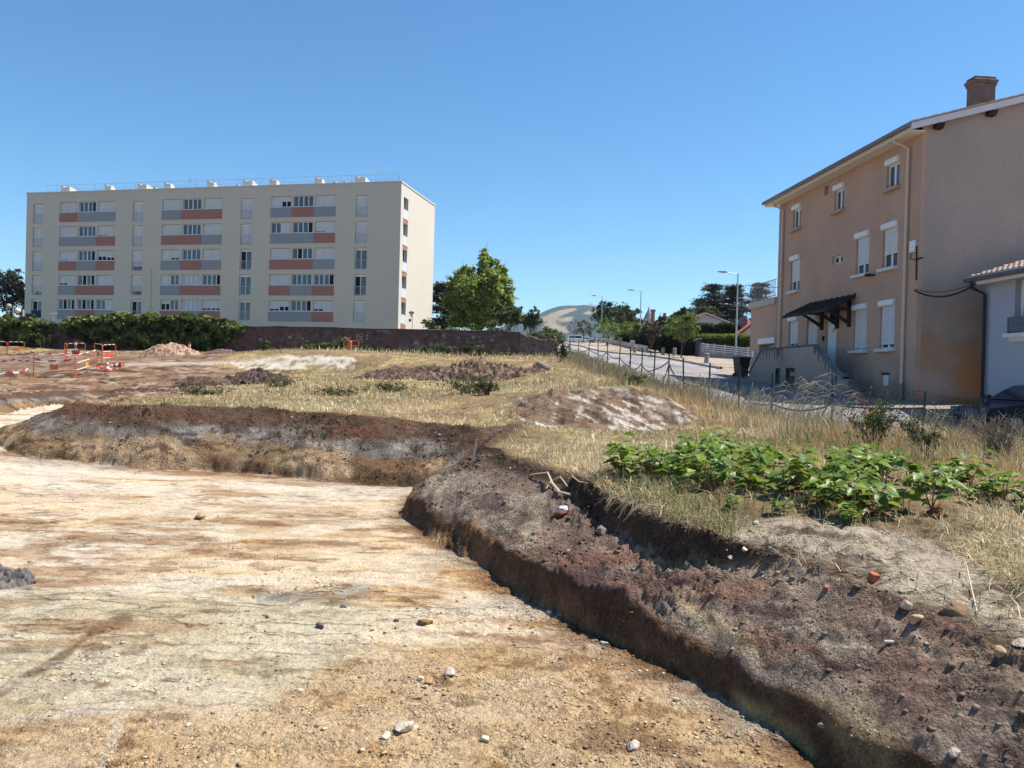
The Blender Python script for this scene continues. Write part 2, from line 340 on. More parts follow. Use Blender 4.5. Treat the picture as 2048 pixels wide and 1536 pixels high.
# ---- polar grid, dense where the photograph looks
a_in = np.linspace(-42, 42, 960); a_out = np.linspace(42, 318, 120)[1:-1]
ang = np.radians(np.concatenate([a_in, a_out])); nA = len(ang)
rad = np.concatenate([np.exp(np.linspace(math.log(.6), math.log(2.6), 14))[:-1], np.exp(np.linspace(math.log(2.6), math.log(9), 370))[:-1], np.exp(np.linspace(math.log(9), math.log(16.8), 360))[:-1], np.exp(np.linspace(math.log(16.8), math.log(36), 170))[:-1], np.exp(np.linspace(math.log(36), math.log(60), 130))[:-1], np.exp(np.linspace(math.log(60), math.log(130), 60))[:-1], np.exp(np.linspace(math.log(130), math.log(7000), 40))])
nR = len(rad)
AX = (np.sin(ang)[None] * rad[:, None]).ravel(); AY = (np.cos(ang)[None] * rad[:, None]).ravel()
TH, TT, TR, TDF, TDU, TST, PH = terrain(AX, AY, True)
PX, PY = proj(AX, AY, TH)
def pmask(pts, soft=12, wob=18, s=50):
    """soft mask of a patch of ground, outlined where it lies"""
    sd_ = poly_sd(PX, PY, pts) + (fbm(AX * 1.6, AY * 1.6, s, 4) - .5) * 2 * wob
    return sst(soft, -soft, sd_) * (AY > 1)
def pline(pts, w, s=60):
    d = line_d(PX, PY, pts) + (fbm(AX * 2.5, AY * 2.5, s, 4) - .5) * 2 * w * .8
    return sst(w, w * .4, d) * (AY > 1)
def mixc(c, col, k): return c * (1 - k[:, None]) + np.array(col)[None] * k[:, None]
def C(r, g, b, s=.62): return np.array(lin(r, g, b)) * s       # photo-like colour -> ground albedo
cream, pale, ochre, rust, brown, dbrown, grey, tan = C(236, 208, 168, .62), C(240, 222, 198, .64), C(214, 164, 105), C(184, 120, 70), C(150, 112, 80), C(100, 72, 54), C(150, 142, 134), C(205, 176, 134)
n1 = fbm(AX * .5, AY * 1.3, 31, 5); n2 = fbm(AX * 1.4 + AY * .3, AY * 2.8 + AX * .3, 32, 5, .6); n3 = fbm(AX * 3, AY * 3, 33, 5, .6); n4 = fbm(AX * .5, AY * .8, 34, 4); n5 = fbm(AX * 3.0, AY * 9, 35, 4, .6)
nf = fbm(AX * 14, AY * 14, 36, 4, .6)
# excavated floor
c = np.tile(cream, (len(AX), 1))
c = mixc(c, pale, sst(.50, .66, n1) * .8)
c = mixc(c, tan, sst(.50, .62, n2) * .7)
c = mixc(c, ochre, sst(.54, .66, n4 * .5 + n2 * .5) * .6)
c = mixc(c, rust, sst(.60, .70, n2 * .6 + n3 * .4) * .4)
c = mixc(c, brown, sst(.56, .66, n5 * .55 + n3 * .45) * .65)
c = mixc(c, pale, sst(.58, .68, fbm(AX * 1.0, AY * 3.5, 37, 4)) * .6)
gm = pmask([(-50, 1190), (300, 1195), (720, 1180), (735, 1300), (690, 1390), (420, 1415), (-50, 1440)], 25, 30, 51)
c = mixc(c, C(208, 196, 164), gm * .6); c = mixc(c, C(150, 134, 104), gm * sst(.5, .64, n5 * .6 + n2 * .4) * .6)
fg = pmask([(-50, 1470), (240, 1415), (470, 1420), (690, 1330), (950, 1290), (1230, 1330), (1700, 1560), (1700, 1800), (-50, 1800)], 30, 40, 52)
c = mixc(c, C(214, 182, 140), fg * .75); c = mixc(c, C(226, 190, 140), fg * sst(.5, .62, n3) * .7); c = mixc(c, C(140, 100, 68), fg * sst(.54, .66, nf * .5 + n3 * .5) * .7)
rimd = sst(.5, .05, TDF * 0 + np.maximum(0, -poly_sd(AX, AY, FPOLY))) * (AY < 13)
c = mixc(c, C(138, 104, 74), sst(.34, .04, np.maximum(0, -poly_sd(AX, AY, FPOLY)) + (n3 - .5) * .3) * (AY < 13) * .9); c = mixc(c, C(104, 80, 60), sst(.14, .03, np.maximum(0, -poly_sd(AX, AY, FPOLY)) + (n3 - .5) * .08) * (AY < 12) * .9)  # brown crumb rim, darkened in colour to deepen the cut's shadow strip
c = mixc(c, C(122, 100, 80), pline([(-30, 1400), (110, 1320), (190, 1262), (250, 1238)], 17, 61) * .85)
c = mixc(c, C(232, 208, 176), pline([(190, 1560), (225, 1480), (250, 1412)], 14, 62) * .8)
c = mixc(c, C(222, 204, 186), pline([(-30, 1450), (110, 1430), (250, 1415)], 14, 63) * .6)
c = mixc(c, C(120, 108, 104), pline([(-30, 1168), (60, 1178)], 14, 64) * .7)
c = mixc(c, C(160, 128, 92), pline([(60, 1090), (200, 1075), (430, 1085)], 14, 65) * .5)
c = mixc(c, C(92, 74, 62), pline([(330, 1030), (365, 1022), (400, 1026)], 9, 66) * .45)
c = mixc(c, C(150, 158, 160), pline([(520, 1202), (600, 1194), (660, 1196), (730, 1178)], 15, 67) * .4)
c = mixc(c, C(190, 152, 104), pline([(200, 1040), (330, 1058), (430, 1045), (520, 1010)], 12, 68) * .6)
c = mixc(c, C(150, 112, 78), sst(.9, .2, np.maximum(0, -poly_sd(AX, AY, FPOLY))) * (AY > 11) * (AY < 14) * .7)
wq = fbm(AX * .8, AY * .8, 97, 4) * 1.6
sw = fbm(AX * 1.1 + wq, AY * 3.0 + AX * .35 + wq, 98, 5, .58)
c = mixc(c, C(182, 138, 96), sst(.56, .64, sw) * .55 * (1 - fg)); c = mixc(c, C(242, 226, 200, .64), sst(.47, .38, sw) * .4 * (1 - fg))
c = mixc(c, C(128, 96, 72), sst(.58, .66, fbm(AX * 4 + wq, AY * 7, 99, 4, .6) * .6 + sw * .4) * .6)
c = mixc(c, C(240, 226, 206, .66), sst(8.5, 11, AY) * sst(.40, .6, fbm(AX * .7, AY * 1.6, 150, 4)) * .6)
c *= (.86 + .40 * nf)[:, None]
floor_c = c.copy()
# cut slopes: strata by height, torn by noise
SX, SY = AX + 1.1 * TH, AY + 1.7 * TH
m3 = fbm(SX * 3, SY * 3, 33, 5, .6); mf = fbm(SX * 13, SY * 13, 36, 4, .6)
smear = fbm((AX + .8 * TH) * 5 - AY * 2, AY * 1.0 + AX * .5, 44, 4)          # diagonal bucket smears
tt = np.clip(PH + (fbm(SX * 1.2, SY * 1.2, 41, 4) - .5) * .45 + (fbm(SX * 6, SY * 6, 42, 4) - .5) * .22, 0, 1)
bk = sst(11.0, 11.9, AY - .25 * AX)                       # back bank against right slope
bx = fbm(SX * .9, SY * .9, 140, 5, .55)
sb = np.tile(C(170, 140, 108), (len(AX), 1))
sb = mixc(sb, C(222, 190, 142), sst(.47, .60, fbm(SX * .55 + 2, SY * .55, 43, 4)) * sst(.02, .12, tt) * .9)
sb = mixc(sb, C(142, 104, 72), sst(.47, .60, fbm(SX * 1.3, SY * 1.3, 141, 4)) * .6)
sb = mixc(sb, C(104, 80, 64), sst(.52, .62, m3 * .6 + bx * .4) * .8)
sb = mixc(sb, C(152, 144, 136), sst(.36, .56, tt + (bx - .5) * .3) * .85)
sb = mixc(sb, C(184, 176, 168), sst(.40, .52, tt) * sst(.54, .66, fbm(SX * 2.4 - TH * 2, SY * 1.2, 142, 4)) * .6)
sb = mixc(sb, C(94, 78, 70), sst(.38, .5, tt) * sst(.53, .62, fbm(SX * 2, SY * 2.4, 143, 4)) * .7)
sb = mixc(sb, C(116, 90, 72), sst(.60, .78, tt + (n1 - .5) * .25 + (bx - .5) * .3) * .93)
sb = mixc(sb, C(128, 84, 62), sst(.66, .76, tt) * sst(.55, .65, fbm(SX * 1.1, SY * 1.5, 45, 3)) * .55)
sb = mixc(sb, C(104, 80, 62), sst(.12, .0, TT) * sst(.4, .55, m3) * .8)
for k_, pg in enumerate(([(590, 900), (690, 902), (705, 952), (640, 960), (590, 952)], [(840, 918), (905, 905), (890, 940), (845, 955)], [(140, 880), (330, 878), (430, 930), (300, 942), (170, 925)])): sb = mixc(sb, C(216, 182, 144), pmask(pg, 10, 14, 152 + k_) * .85)
sb = mixc(sb, C(84, 66, 54), sst(.60, .68, fbm(SX * 5, SY * 5, 151, 4, .6)) * .75)
sb *= (.58 + .84 * mf)[:, None]
sr = np.tile(C(166, 122, 88), (len(AX), 1))                # right slope
sr = mixc(sr, C(122, 94, 72), sst(.40, .56, fbm(SX * 2.2, SY * 1.6, 46, 4) + .5 * (PH - .12) + .10 * sst(7, 4.5, AY)) * .9)
sr = mixc(sr, C(226, 190, 132), sst(.56, .66, fbm(SX * 3, SY * .9, 144, 4)) * sst(.16, .06, PH) * .7)
upp = sst(.12, .20, TT)
sr = mixc(sr, C(176, 156, 138), upp * .92)
sr = mixc(sr, C(202, 184, 160), upp * sst(.50, .60, smear) * sst(.95, .6, tt) * .8)
sr = mixc(sr, C(118, 98, 86), upp * sst(.50, .60, m3 * .5 + fbm(SX * 1.2, SY * 1.2, 48, 4) * .5) * .8)
sr = mixc(sr, C(144, 120, 102), sst(.60, .85, tt) * .7)
nearr = sst(7.4, 5.4, AY)
sr = mixc(sr, C(150, 118, 104), nearr * sst(.40, .55, tt) * sst(.42, .54, fbm(SX * 1.5, SY * 1.5, 49, 4)) * .75)
sr = mixc(sr, C(106, 82, 78), nearr * sst(.38, .50, tt) * sst(.88, .7, tt) * sst(.46, .56, m3 * .5 + fbm(SX * 1.3, SY * 1.3, 145, 4) * .5) * .9)
sr = mixc(sr, C(168, 120, 98), nearr * upp * sst(.58, .68, fbm(SX * 2.2, SY * 2.2, 70, 4)) * .55)
sr = mixc(sr, C(206, 180, 156), sst(.66, .88, TT) * sst(.42, .58, fbm(SX * 1.8, SY * 1.8, 71, 4)) * .85 * nearr)
sr = mixc(sr, C(214, 186, 138), pmask([(1350, 1195), (1395, 1195), (1500, 1270), (1530, 1310), (1440, 1300)], 18, 26, 72) * .5)
sr = mixc(sr, C(176, 174, 174), pmask([(1470, 1310), (1530, 1330), (1590, 1400), (1560, 1405), (1490, 1345)], 16, 24, 73) * .35)
sr = mixc(sr, C(206, 180, 136), pmask([(1600, 1390), (1720, 1390), (1790, 1450), (1800, 1560), (1720, 1560), (1640, 1430)], 20, 28, 74) * .45)
sr = mixc(sr, C(100, 78, 62), sst(8, 9.5, AY) * sst(.6, .8, tt) * .6)
sr = mixc(sr, C(84, 66, 54), sst(.80, .90, TT + (n3 - .5) * .1) * sst(4.4, 5.0, AY) * .9)
sr *= (.62 + .76 * mf)[:, None]
on = (TT > 0) & (TT < 1)
slope_c = sb * bk[:, None] + sr * (1 - bk)[:, None]
# natural ground
g = np.tile(C(196, 170, 122), (len(AX), 1))
g = mixc(g, C(150, 128, 84), sst(.45, .62, fbm(AX * .9, AY * .9, 53, 4)) * .7)
g = mixc(g, C(122, 120, 70), sst(.54, .64, fbm(AX * .5, AY * .5, 54, 4)) * .6)
g = mixc(g, C(126, 102, 80), sst(.48, .60, fbm(AX * .8, AY * .8, 101, 4) * -1 + 1.0) * .7); g = mixc(g, C(110, 84, 62), sst(.58, .68, n3) * .6)
BROWN_L = [(-200, 712), (120, 703), (260, 703), (480, 742), (575, 738), (600, 748), (450, 775), (320, 792), (235, 812), (-200, 812)]
bl = pmask(BROWN_L, 6, 8, 55) * (AY > 14)
bl = np.maximum(bl, sst(.3, -.5, AX + 16 + .0 * AY) * (AY < 50) * (AX < -8))
bc = np.tile(C(168, 132, 104), (len(AX), 1)); bc = mixc(bc, C(120, 90, 72), sst(.48, .62, fbm(AX * .5, AY * 1.2, 56, 5)) * .8); bc = mixc(bc, C(196, 164, 130), sst(.55, .66, n1) * .6); bc = mixc(bc, C(84, 66, 56), sst(.55, .64, fbm(AX * 1.6, AY * 1.6, 62, 5, .6)) * .8); bc = mixc(bc, C(212, 190, 164), sst(.6, .68, fbm(AX * 2.5, AY * 2, 63, 4)) * .7)
SCARP = [(1022, 800), (1060, 788), (1110, 783), (1200, 776), (1290, 780), (1350, 803), (1400, 836), (1310, 864), (1150, 860), (1050, 852)]
sc = pmask(SCARP, 4, 5, 57) * (AY > 12) * (AY < 18)
scc = np.tile(C(158, 130, 108), (len(AX), 1)); stre = fbm((AX - .9 * TH) * 3.2, (AX * .6 + TH * 1.5) * 11, 58, 5, .6)
scc = mixc(scc, C(238, 226, 210), sst(.53, .62, stre + .13 * sst(.8, 2.6, AX) - .08 + (fbm(AX * 1.5, AY * 1.5, 61, 3) - .5) * .2) * .9); scc = mixc(scc, C(108, 82, 66), sst(.52, .62, n3) * .6)
wb = pmask([(455, 724), (560, 712), (690, 711), (712, 718), (708, 738), (600, 740), (480, 737)], 3, 4, 59) * (AY > 38) * (AY < 46)
wl = pmask([(250, 727), (460, 722), (470, 728), (250, 732)], 2, 2, 75) * (AY > 36) * (AY < 46)
BARE_R = [(1215, 1005), (1330, 1040), (1450, 1070), (1505, 1045), (1560, 1028), (1700, 1050), (1850, 1085), (1960, 1140), (2060, 1200), (2300, 1300), (2300, 1560), (2060, 1345), (1950, 1275), (1700, 1180), (1500, 1110), (1230, 1012)]
br = pmask(BARE_R, 16, 24, 76) * (AY < 9) * (AX > 0)
brc = np.tile(C(206, 188, 164), (len(AX), 1)); brc = mixc(brc, C(112, 90, 76), sst(.46, .58, n3 * .6 + nf * .4) * .9); brc = mixc(brc, C(222, 204, 176), sst(.55, .65, fbm(AX * 1.6, AY * 1.6, 77, 4)) * .6)
edgeb = sst(.30, .02, np.maximum(0, -poly_sd(AX, AY, UPOLY))) * (AY < 14)
g = mixc(g, C(206, 178, 136), sst(.3, .6, fbm(AX * 3, AY * 3, 78, 3)) * .25)
g = g * (1 - bl)[:, None] + bc * bl[:, None]; g = g * (1 - sc)[:, None] + scc * sc[:, None]
g = mixc(g, C(236, 224, 206), wb * sst(.3, .55, fbm(AX * 3, AY * 3 + TH * 6, 146, 4)) * .95); g = mixc(g, C(226, 212, 196), wl * .7)
g = g * (1 - br)[:, None] + brc * br[:, None]
g = mixc(g, C(98, 74, 58), edgeb * .85)
gravel = sst(5.5, 7.0, AX - np.maximum(0, 22 - AY) * .5) * sst(14.5, 16, AY) * (AY < 230)
g = mixc(g, C(206, 186, 170), gravel * .9); g = mixc(g, C(176, 152, 132), gravel * sst(.5, .64, fbm(AX * .5, AY * 1.2, 79, 4)) * .6)
far = sst(66, 90, AY) * (1 - gravel); g = mixc(g, C(110, 118, 70), far * .8)
g *= (.80 + .40 * nf)[:, None]
def ground_col(x, y):
    k = np.clip(np.searchsorted(rad, np.hypot(x, y)), 0, nR - 1); a = np.clip(np.round((np.degrees(np.arctan2(x, y)) + 42) / 84 * 959), 0, 959).astype(int); return GCOL[k * nA + a]
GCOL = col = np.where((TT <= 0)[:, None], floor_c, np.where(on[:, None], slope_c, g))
FLOORK = (TT <= 0).astype(float)
crack = np.where(TT <= 0, np.clip(sst(.42, .6, fbm(AX * .5, AY * 1.2, 80, 3)) * (1 - fg) + gm * .7, 0, 1), br * .9)
i0 = np.arange(nR - 1)[:, None] * nA; j = np.arange(nA)[None]; j1 = (j + 1) % nA
FQ = np.stack([i0 + j, i0 + j1, i0 + nA + j1, i0 + nA + j], -1).reshape(-1, 4)
# ---- ground material
GM = bpy.data.materials.new('earth'); GM.use_nodes = True; t_ = GM.node_tree; N = t_.nodes; L = t_.links
b = N['Principled BSDF']; b.inputs['Roughness'].default_value = .95; b.inputs['Specular IOR Level'].default_value = .1
tc = N.new('ShaderNodeTexCoord'); at_ = N.new('ShaderNodeAttribute'); at_.attribute_name = 'Col'; ak = N.new('ShaderNodeAttribute'); ak.attribute_name = 'Crack'
def noise(sc_, det=5, rough=.6, src=None):
    q = N.new('ShaderNodeTexNoise'); q.inputs['Scale'].default_value = sc_; q.inputs['Detail'].default_value = det; q.inputs['Roughness'].default_value = rough; L.new(src or tc.outputs['Object'], q.inputs[0]); return q.outputs[0]
def mrange(s_, a, b_, c_, d_):
    q = N.new('ShaderNodeMapRange'); q.inputs[1].default_value = a; q.inputs[2].default_value = b_; q.inputs[3].default_value = c_; q.inputs[4].default_value = d_; L.new(s_, q.inputs[0]); return q.outputs[0]
def math_(op, a, b_):
    q = N.new('ShaderNodeMath'); q.operation = op
    for k, v in ((0, a), (1, b_)):
        if isinstance(v, (int, float)): q.inputs[k].default_value = v
        else: L.new(v, q.inputs[k])
    return q.outputs[0]
fine = mrange(noise(55, 6, .65), .3, .7, .62, 1.34); mid = mrange(noise(9, 4), .3, .7, .88, 1.12)
mp = N.new('ShaderNodeMapping'); mp.inputs['Scale'].default_value = (1.1, 4.2, 3); L.new(tc.outputs['Object'], mp.inputs[0])
dn = N.new('ShaderNodeTexNoise'); dn.inputs['Scale'].default_value = 2.5; dn.inputs['Detail'].default_value = 3; L.new(mp.outputs[0], dn.inputs[0])
va = N.new('ShaderNodeVectorMath'); va.operation = 'ADD'; L.new(mp.outputs[0], va.inputs[0]); ds = N.new('ShaderNodeVectorMath'); ds.operation = 'SCALE'; ds.inputs['Scale'].default_value = .45; L.new(dn.outputs['Color'], ds.inputs[0]); L.new(ds.outputs[0], va.inputs[1])
vo = N.new('ShaderNodeTexVoronoi'); vo.feature = 'DISTANCE_TO_EDGE'; vo.inputs['Scale'].default_value = 1.5; L.new(va.outputs[0], vo.inputs['Vector'])
ck = math_('MULTIPLY', mrange(vo.outputs['Distance'], .012, .075, 1, 0), ak.outputs['Fac'])
ck = math_('MULTIPLY', ck, mrange(noise(2.2, 4), .40, .54, 0, 1))
sh = math_('MULTIPLY', math_('MULTIPLY', fine, mid), math_('SUBTRACT', 1.0, math_('MULTIPLY', ck, .36)))
mx = N.new('ShaderNodeVectorMath'); mx.operation = 'SCALE'; L.new(at_.outputs['Color'], mx.inputs[0]); L.new(sh, mx.inputs['Scale']); L.new(mx.outputs[0], b.inputs['Base Color'])
akr = N.new('ShaderNodeAttribute'); akr.attribute_name = 'Crumb'
def voro(sc_):
    dd = N.new('ShaderNodeTexNoise'); dd.inputs['Scale'].default_value = sc_ * .9; L.new(tc.outputs['Object'], dd.inputs[0]); k1 = N.new('ShaderNodeVectorMath'); k1.operation = 'SCALE'; k1.inputs['Scale'].default_value = .9 / sc_; L.new(dd.outputs['Color'], k1.inputs[0])
    k2 = N.new('ShaderNodeVectorMath'); k2.operation = 'ADD'; L.new(tc.outputs['Object'], k2.inputs[0]); L.new(k1.outputs[0], k2.inputs[1])
    q = N.new('ShaderNodeTexVoronoi'); q.inputs['Scale'].default_value = sc_; L.new(k2.outputs[0], q.inputs['Vector']); sx = N.new('ShaderNodeSeparateColor'); L.new(q.outputs['Color'], sx.inputs[0]); return q.outputs['Distance'], sx.outputs[0]
d1, c1 = voro(26); d2, c2 = voro(62); d3, c3 = voro(130)
big = mrange(noise(5, 4), .42, .62, 0, 1)                       # crumbly stretches between smoother ones
crm_ = math_('MULTIPLY', akr.outputs['Fac'], mrange(big, 0, 1, .35, 1))
tone = math_('ADD', math_('MULTIPLY', c1, .45), math_('ADD', math_('MULTIPLY', c2, .45), math_('MULTIPLY', c3, .35)))
tone = mrange(tone, .15, 1.1, .58, 1.42)
sh2 = math_('MULTIPLY', sh, math_('ADD', 1.0, math_('MULTIPLY', crm_, math_('SUBTRACT', tone, 1.0))))
L.new(sh2, mx.inputs['Scale'])
crh = math_('MULTIPLY', crm_, math_('SUBTRACT', 1.2, math_('ADD', math_('MULTIPLY', d1, 1.1), math_('ADD', math_('MULTIPLY', d2, .9), math_('MULTIPLY', d3, .4)))))
bh = math_('ADD', crh, math_('SUBTRACT', math_('ADD', noise(38, 6, .7), math_('MULTIPLY', noise(120, 3), .4)), math_('MULTIPLY', ck, .8)))
bp = N.new('ShaderNodeBump'); bp.inputs['Strength'].default_value = .9; bp.inputs['Distance'].default_value = .03; L.new(bh, bp.inputs['Height']); L.new(bp.outputs[0], b.inputs['Normal'])
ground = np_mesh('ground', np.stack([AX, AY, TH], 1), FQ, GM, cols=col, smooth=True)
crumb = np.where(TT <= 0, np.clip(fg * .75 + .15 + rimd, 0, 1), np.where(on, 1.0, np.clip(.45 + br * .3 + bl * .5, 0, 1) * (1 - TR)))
cu = ground.data.attributes.new('Crumb', 'FLOAT', 'POINT'); cu.data.foreach_set('value', crumb.astype(np.float32))
ca = ground.data.attributes.new('Crack', 'FLOAT', 'POINT'); ca.data.foreach_set('value', crack.astype(np.float32))
tag(ground, kind='structure')

# ---- street
def resample(pl, n):
    pl = np.array(pl); d = np.concatenate([[0], np.cumsum(np.hypot(*np.diff(pl, axis=0).T))]); s = np.linspace(0, d[-1], n)
    return np.stack([np.interp(s, d, pl[:, 0]), np.interp(s, d, pl[:, 1])], 1)
yl = np.concatenate([np.linspace(0, 1, 260)])
RL_, RR_ = resample(ROADL, 260), resample(ROADR, 260)
kk = np.linspace(0, 1, 24)
RV = (RL_[:, None] * (1 - kk)[None, :, None] + RR_[:, None] * kk[None, :, None]).reshape(-1, 2)
RZ = base_up(RV[:, 0], RV[:, 1]) + .005
RC = np.tile(C(166, 160, 158), (len(RV), 1)); rn = fbm(RV[:, 0] * .7, RV[:, 1] * .4, 91, 4)
RC = mixc(RC, C(190, 178, 170), sst(.5, .65, rn) * .7); RC = mixc(RC, C(136, 130, 130), sst(.42, .3, rn) * .6)
ii = np.arange(259)[:, None] * 24 + np.arange(23)[None]
RF = np.stack([ii, ii + 1, ii + 25, ii + 24], -1).reshape(-1, 4)
road = np_mesh('road', np.column_stack([RV, RZ]), RF, mat('asphalt', rough=.9, var=.22, scale=1.2, bump=.15, bscale=120, attr='Col', spec=.2), cols=RC, smooth=True); tag(road, kind='structure')
kb = MB()
kp = resample([(12.4, 46.2), (12.25, 47), (10.6, 67), (9.0, 86), (6.5, 115), (1.6, 198)], 90)
for (ax, ay), (bx, by) in zip(kp[:-1], kp[1:]):
    za, zb = float(base_up(np.array([ax]), np.array([ay]))[0]), float(base_up(np.array([bx]), np.array([by]))[0])
    w = .16
    kb.add([(ax, ay, za - .1), (ax, ay, za + .14), (ax + w, ay + .01, za + .14), (ax + w, ay + .01, za - .1), (bx, by, zb - .1), (bx, by, zb + .14), (bx + w, by + .01, zb + .14), (bx + w, by + .01, zb - .1)],
           [(0, 4, 5, 1), (1, 5, 6, 2), (2, 6, 7, 3)])
tag(kb.build('kerb', mat('concrete_kerb', lin(170, 160, 150), var=.2, scale=2)), kind='structure')

# ---- distant hills
HX = np.linspace(-900, 1900, 560); HY = np.linspace(2300, 3300, 90)
hx, hy = np.meshgrid(HX, HY)
hpx = 1024 + hx / 2800 * F
prof = np.interp(hpx, [600, 860, 920, 980, 1040, 1075, 1090, 1115, 1135, 1160, 1185, 1205, 1235, 1280, 1340, 1420, 1600, 1900], [700, 660, 668, 664, 640, 630, 624, 617, 614, 612, 613, 618, 630, 642, 650, 655, 660, 690])
hor = 755.9 + .0266 * (hpx - 1024)
top = (hor - prof) / F * 2800 + 1.7
rise = sst(2300, 2800, hy) * (1 - .25 * sst(2800, 3300, hy))
hz_ = 14 + (top - 14) * rise + (fbm(hx * .006, hy * .006, 95, 4) - .5) * 26 * rise
hcol = np.tile(np.array(lin(170, 150, 118)) * .7, (hx.size, 1))
hpx_, hpy_ = proj(hx.ravel(), hy.ravel(), hz_.ravel()); fo = fbm(hx.ravel() * .01, hy.ravel() * .01, 96, 4)
def hfield(pts): return sst(1.0, -1.0, poly_sd(hpx_, hpy_, pts) + (fo - .5) * 6)
fields = np.maximum.reduce([hfield([(1076, 636), (1100, 626), (1128, 619), (1150, 616.5), (1152, 619), (1126, 629), (1114, 637), (1130, 637), (1147, 634), (1142, 640), (1100, 646), (1080, 646)]), hfield([(1166, 626), (1180, 621), (1200, 619), (1204, 625), (1182, 628)]), hfield([(1086, 648), (1112, 643), (1118, 650), (1148, 661), (1120, 668), (1080, 660)])])
wood = 1 - fields
hcol = mixc(hcol, np.array(lin(40, 62, 62)) * .8, wood) * (.85 + .3 * fbm(hx.ravel() * .05, hy.ravel() * .05, 94, 3))[:, None]
hn = 560; ii = np.arange(89)[:, None] * hn + np.arange(hn - 1)[None]
HFq = np.stack([ii, ii + 1, ii + hn + 1, ii + hn], -1).reshape(-1, 4)
hills = np_mesh('hills', np.column_stack([hx.ravel(), hy.ravel(), hz_.ravel()]), HFq, mat('hill_fields', rough=1, var=.2, scale=.02, attr='Col', bump=.6, bscale=.06), cols=hcol, smooth=True); tag(hills, kind='structure')
# ================================================================== BUILDINGS
GLASS = mat('window_glass', (.05, .065, .09), rough=.05, var=.35, scale=.6, spec=.8)
DARKIN = mat('dark_room', (.012, .012, .014), rough=.9, var=.2)
PVC = mat('white_pvc', (.74, .75, .76), rough=.45, var=.05, scale=3)
SHUT = mat('roller_shutter_slats', (.66, .67, .68), rough=.55, var=.06, scale=2, bump=0)
CURT = mat('net_curtain', (.50, .52, .54), rough=.9, var=.25, scale=5, stretch=(8, 1, .5))
METAL = mat('galvanised_steel', (.42, .43, .44), rough=.45, var=.15, scale=5, metal=.6)

def shutter_mb(x0, x1, z0, z1, y, pitch=.05):
    """roller shutter curtain: a sheet of slightly bowed slats"""
    m = MB(); n = max(2, int((z1 - z0) / pitch)); h = (z1 - z0) / n
    for k in range(n):
        a = z0 + k * h
        m.add([(x0, y, a), (x1, y, a), (x1, y - .012, a + h * .5), (x0, y - .012, a + h * .5), (x1, y, a + h * .9), (x0, y, a + h * .9)], [(0, 1, 2, 3), (3, 2, 4, 5)])
    m.box(x0, x1, y - .016, y + .01, z0 - .04, z0 + .002)
    return m
# ---------------------------------------------------------------- apartment block
A0 = P(799.5, 510, 81.); YA = math.radians(-12.6)
AL, AD, AZ1, AZ0 = 46.75, 11.05, 21.85, 2.6
aorg = (A0[0], A0[1], 0)
apt = thing('apartment_block', 'long cream five storey apartment block with salmon and grey panels under its windows', 'apartment building', aorg, YA)
AW = mat('cream_render', (.58, .52, .435), rough=.9, var=.035, scale=.35, bump=.15, bscale=30)
PR = mat('salmon_panel', (.36, .165, .135), rough=.7, var=.03, scale=.6); PG = mat('grey_panel', (.28, .285, .31), rough=.7, var=.03, scale=.6)
WIN = {'A': [(-42.1, -39.87), (-39.53, -37.25), (-36.95, -34.65)], 'B': [(-28.5, -26.22), (-25.86, -23.58), (-23.26, -21.0)], 'C': [(-14.98, -12.62), (-12.38, -10.02), (-9.76, -7.43)]}
FRE = {'A': (-45.83, -44.4), 'B': (-32.35, -30.95), 'C': (-18.66, -17.24), 'D': (-5.1, -3.7)}
ST = {'A': ['SS WV SS', 'SS WW 1S', '1S WV 43', '2S VV SS', 'VV VV WS'], 'B': ['SS WW SS', 'SS WW SS', 'S2 WW SS', 'SW CC WV', '6W CC 22'], 'C': ['S5 WW SS', 'WS WV 1S', 'SS VW SS', 'SS WW WV', '24 WV 2S']}
PAN = {'A': ['RGG', 'GGR', 'RGR', 'GRR', 'GRG'], 'B': ['GRR', 'RRG', 'GRG', 'GRR', 'RGR'], 'C': ['GRG', 'GGR', 'RRG', 'RGR', 'GGR']}
FST = {'A': 'SSSSO', 'B': 'SS33O', 'C': 'SSOWW', 'D': 'SSWOS'}
rowz = [(20.76 - 2.82 * k, 19.57 - 2.82 * k, 18.45 - 2.82 * k) for k in range(5)]
holes = []
for g_ in 'ABC':
    for k in range(5):
        for a, b_ in WIN[g_]: holes.append((a, b_, rowz[k][1], rowz[k][0]))
for g_ in 'ABCD':
    for k in range(5): holes.append((FRE[g_][0], FRE[g_][1], 18.36 - 2.79 * k, 20.64 - 2.79 * k))
for a, b_ in ((-14.9, -12.7), (-12.2, -10.0), (-9.7, -7.5), (-5.1, -3.7), (-18.6, -17.3)): holes.append((a, b_, 5.4, 6.55))
w = MB(); wall_holes(w, -AL, 0, AZ0, AZ1, holes, .30)
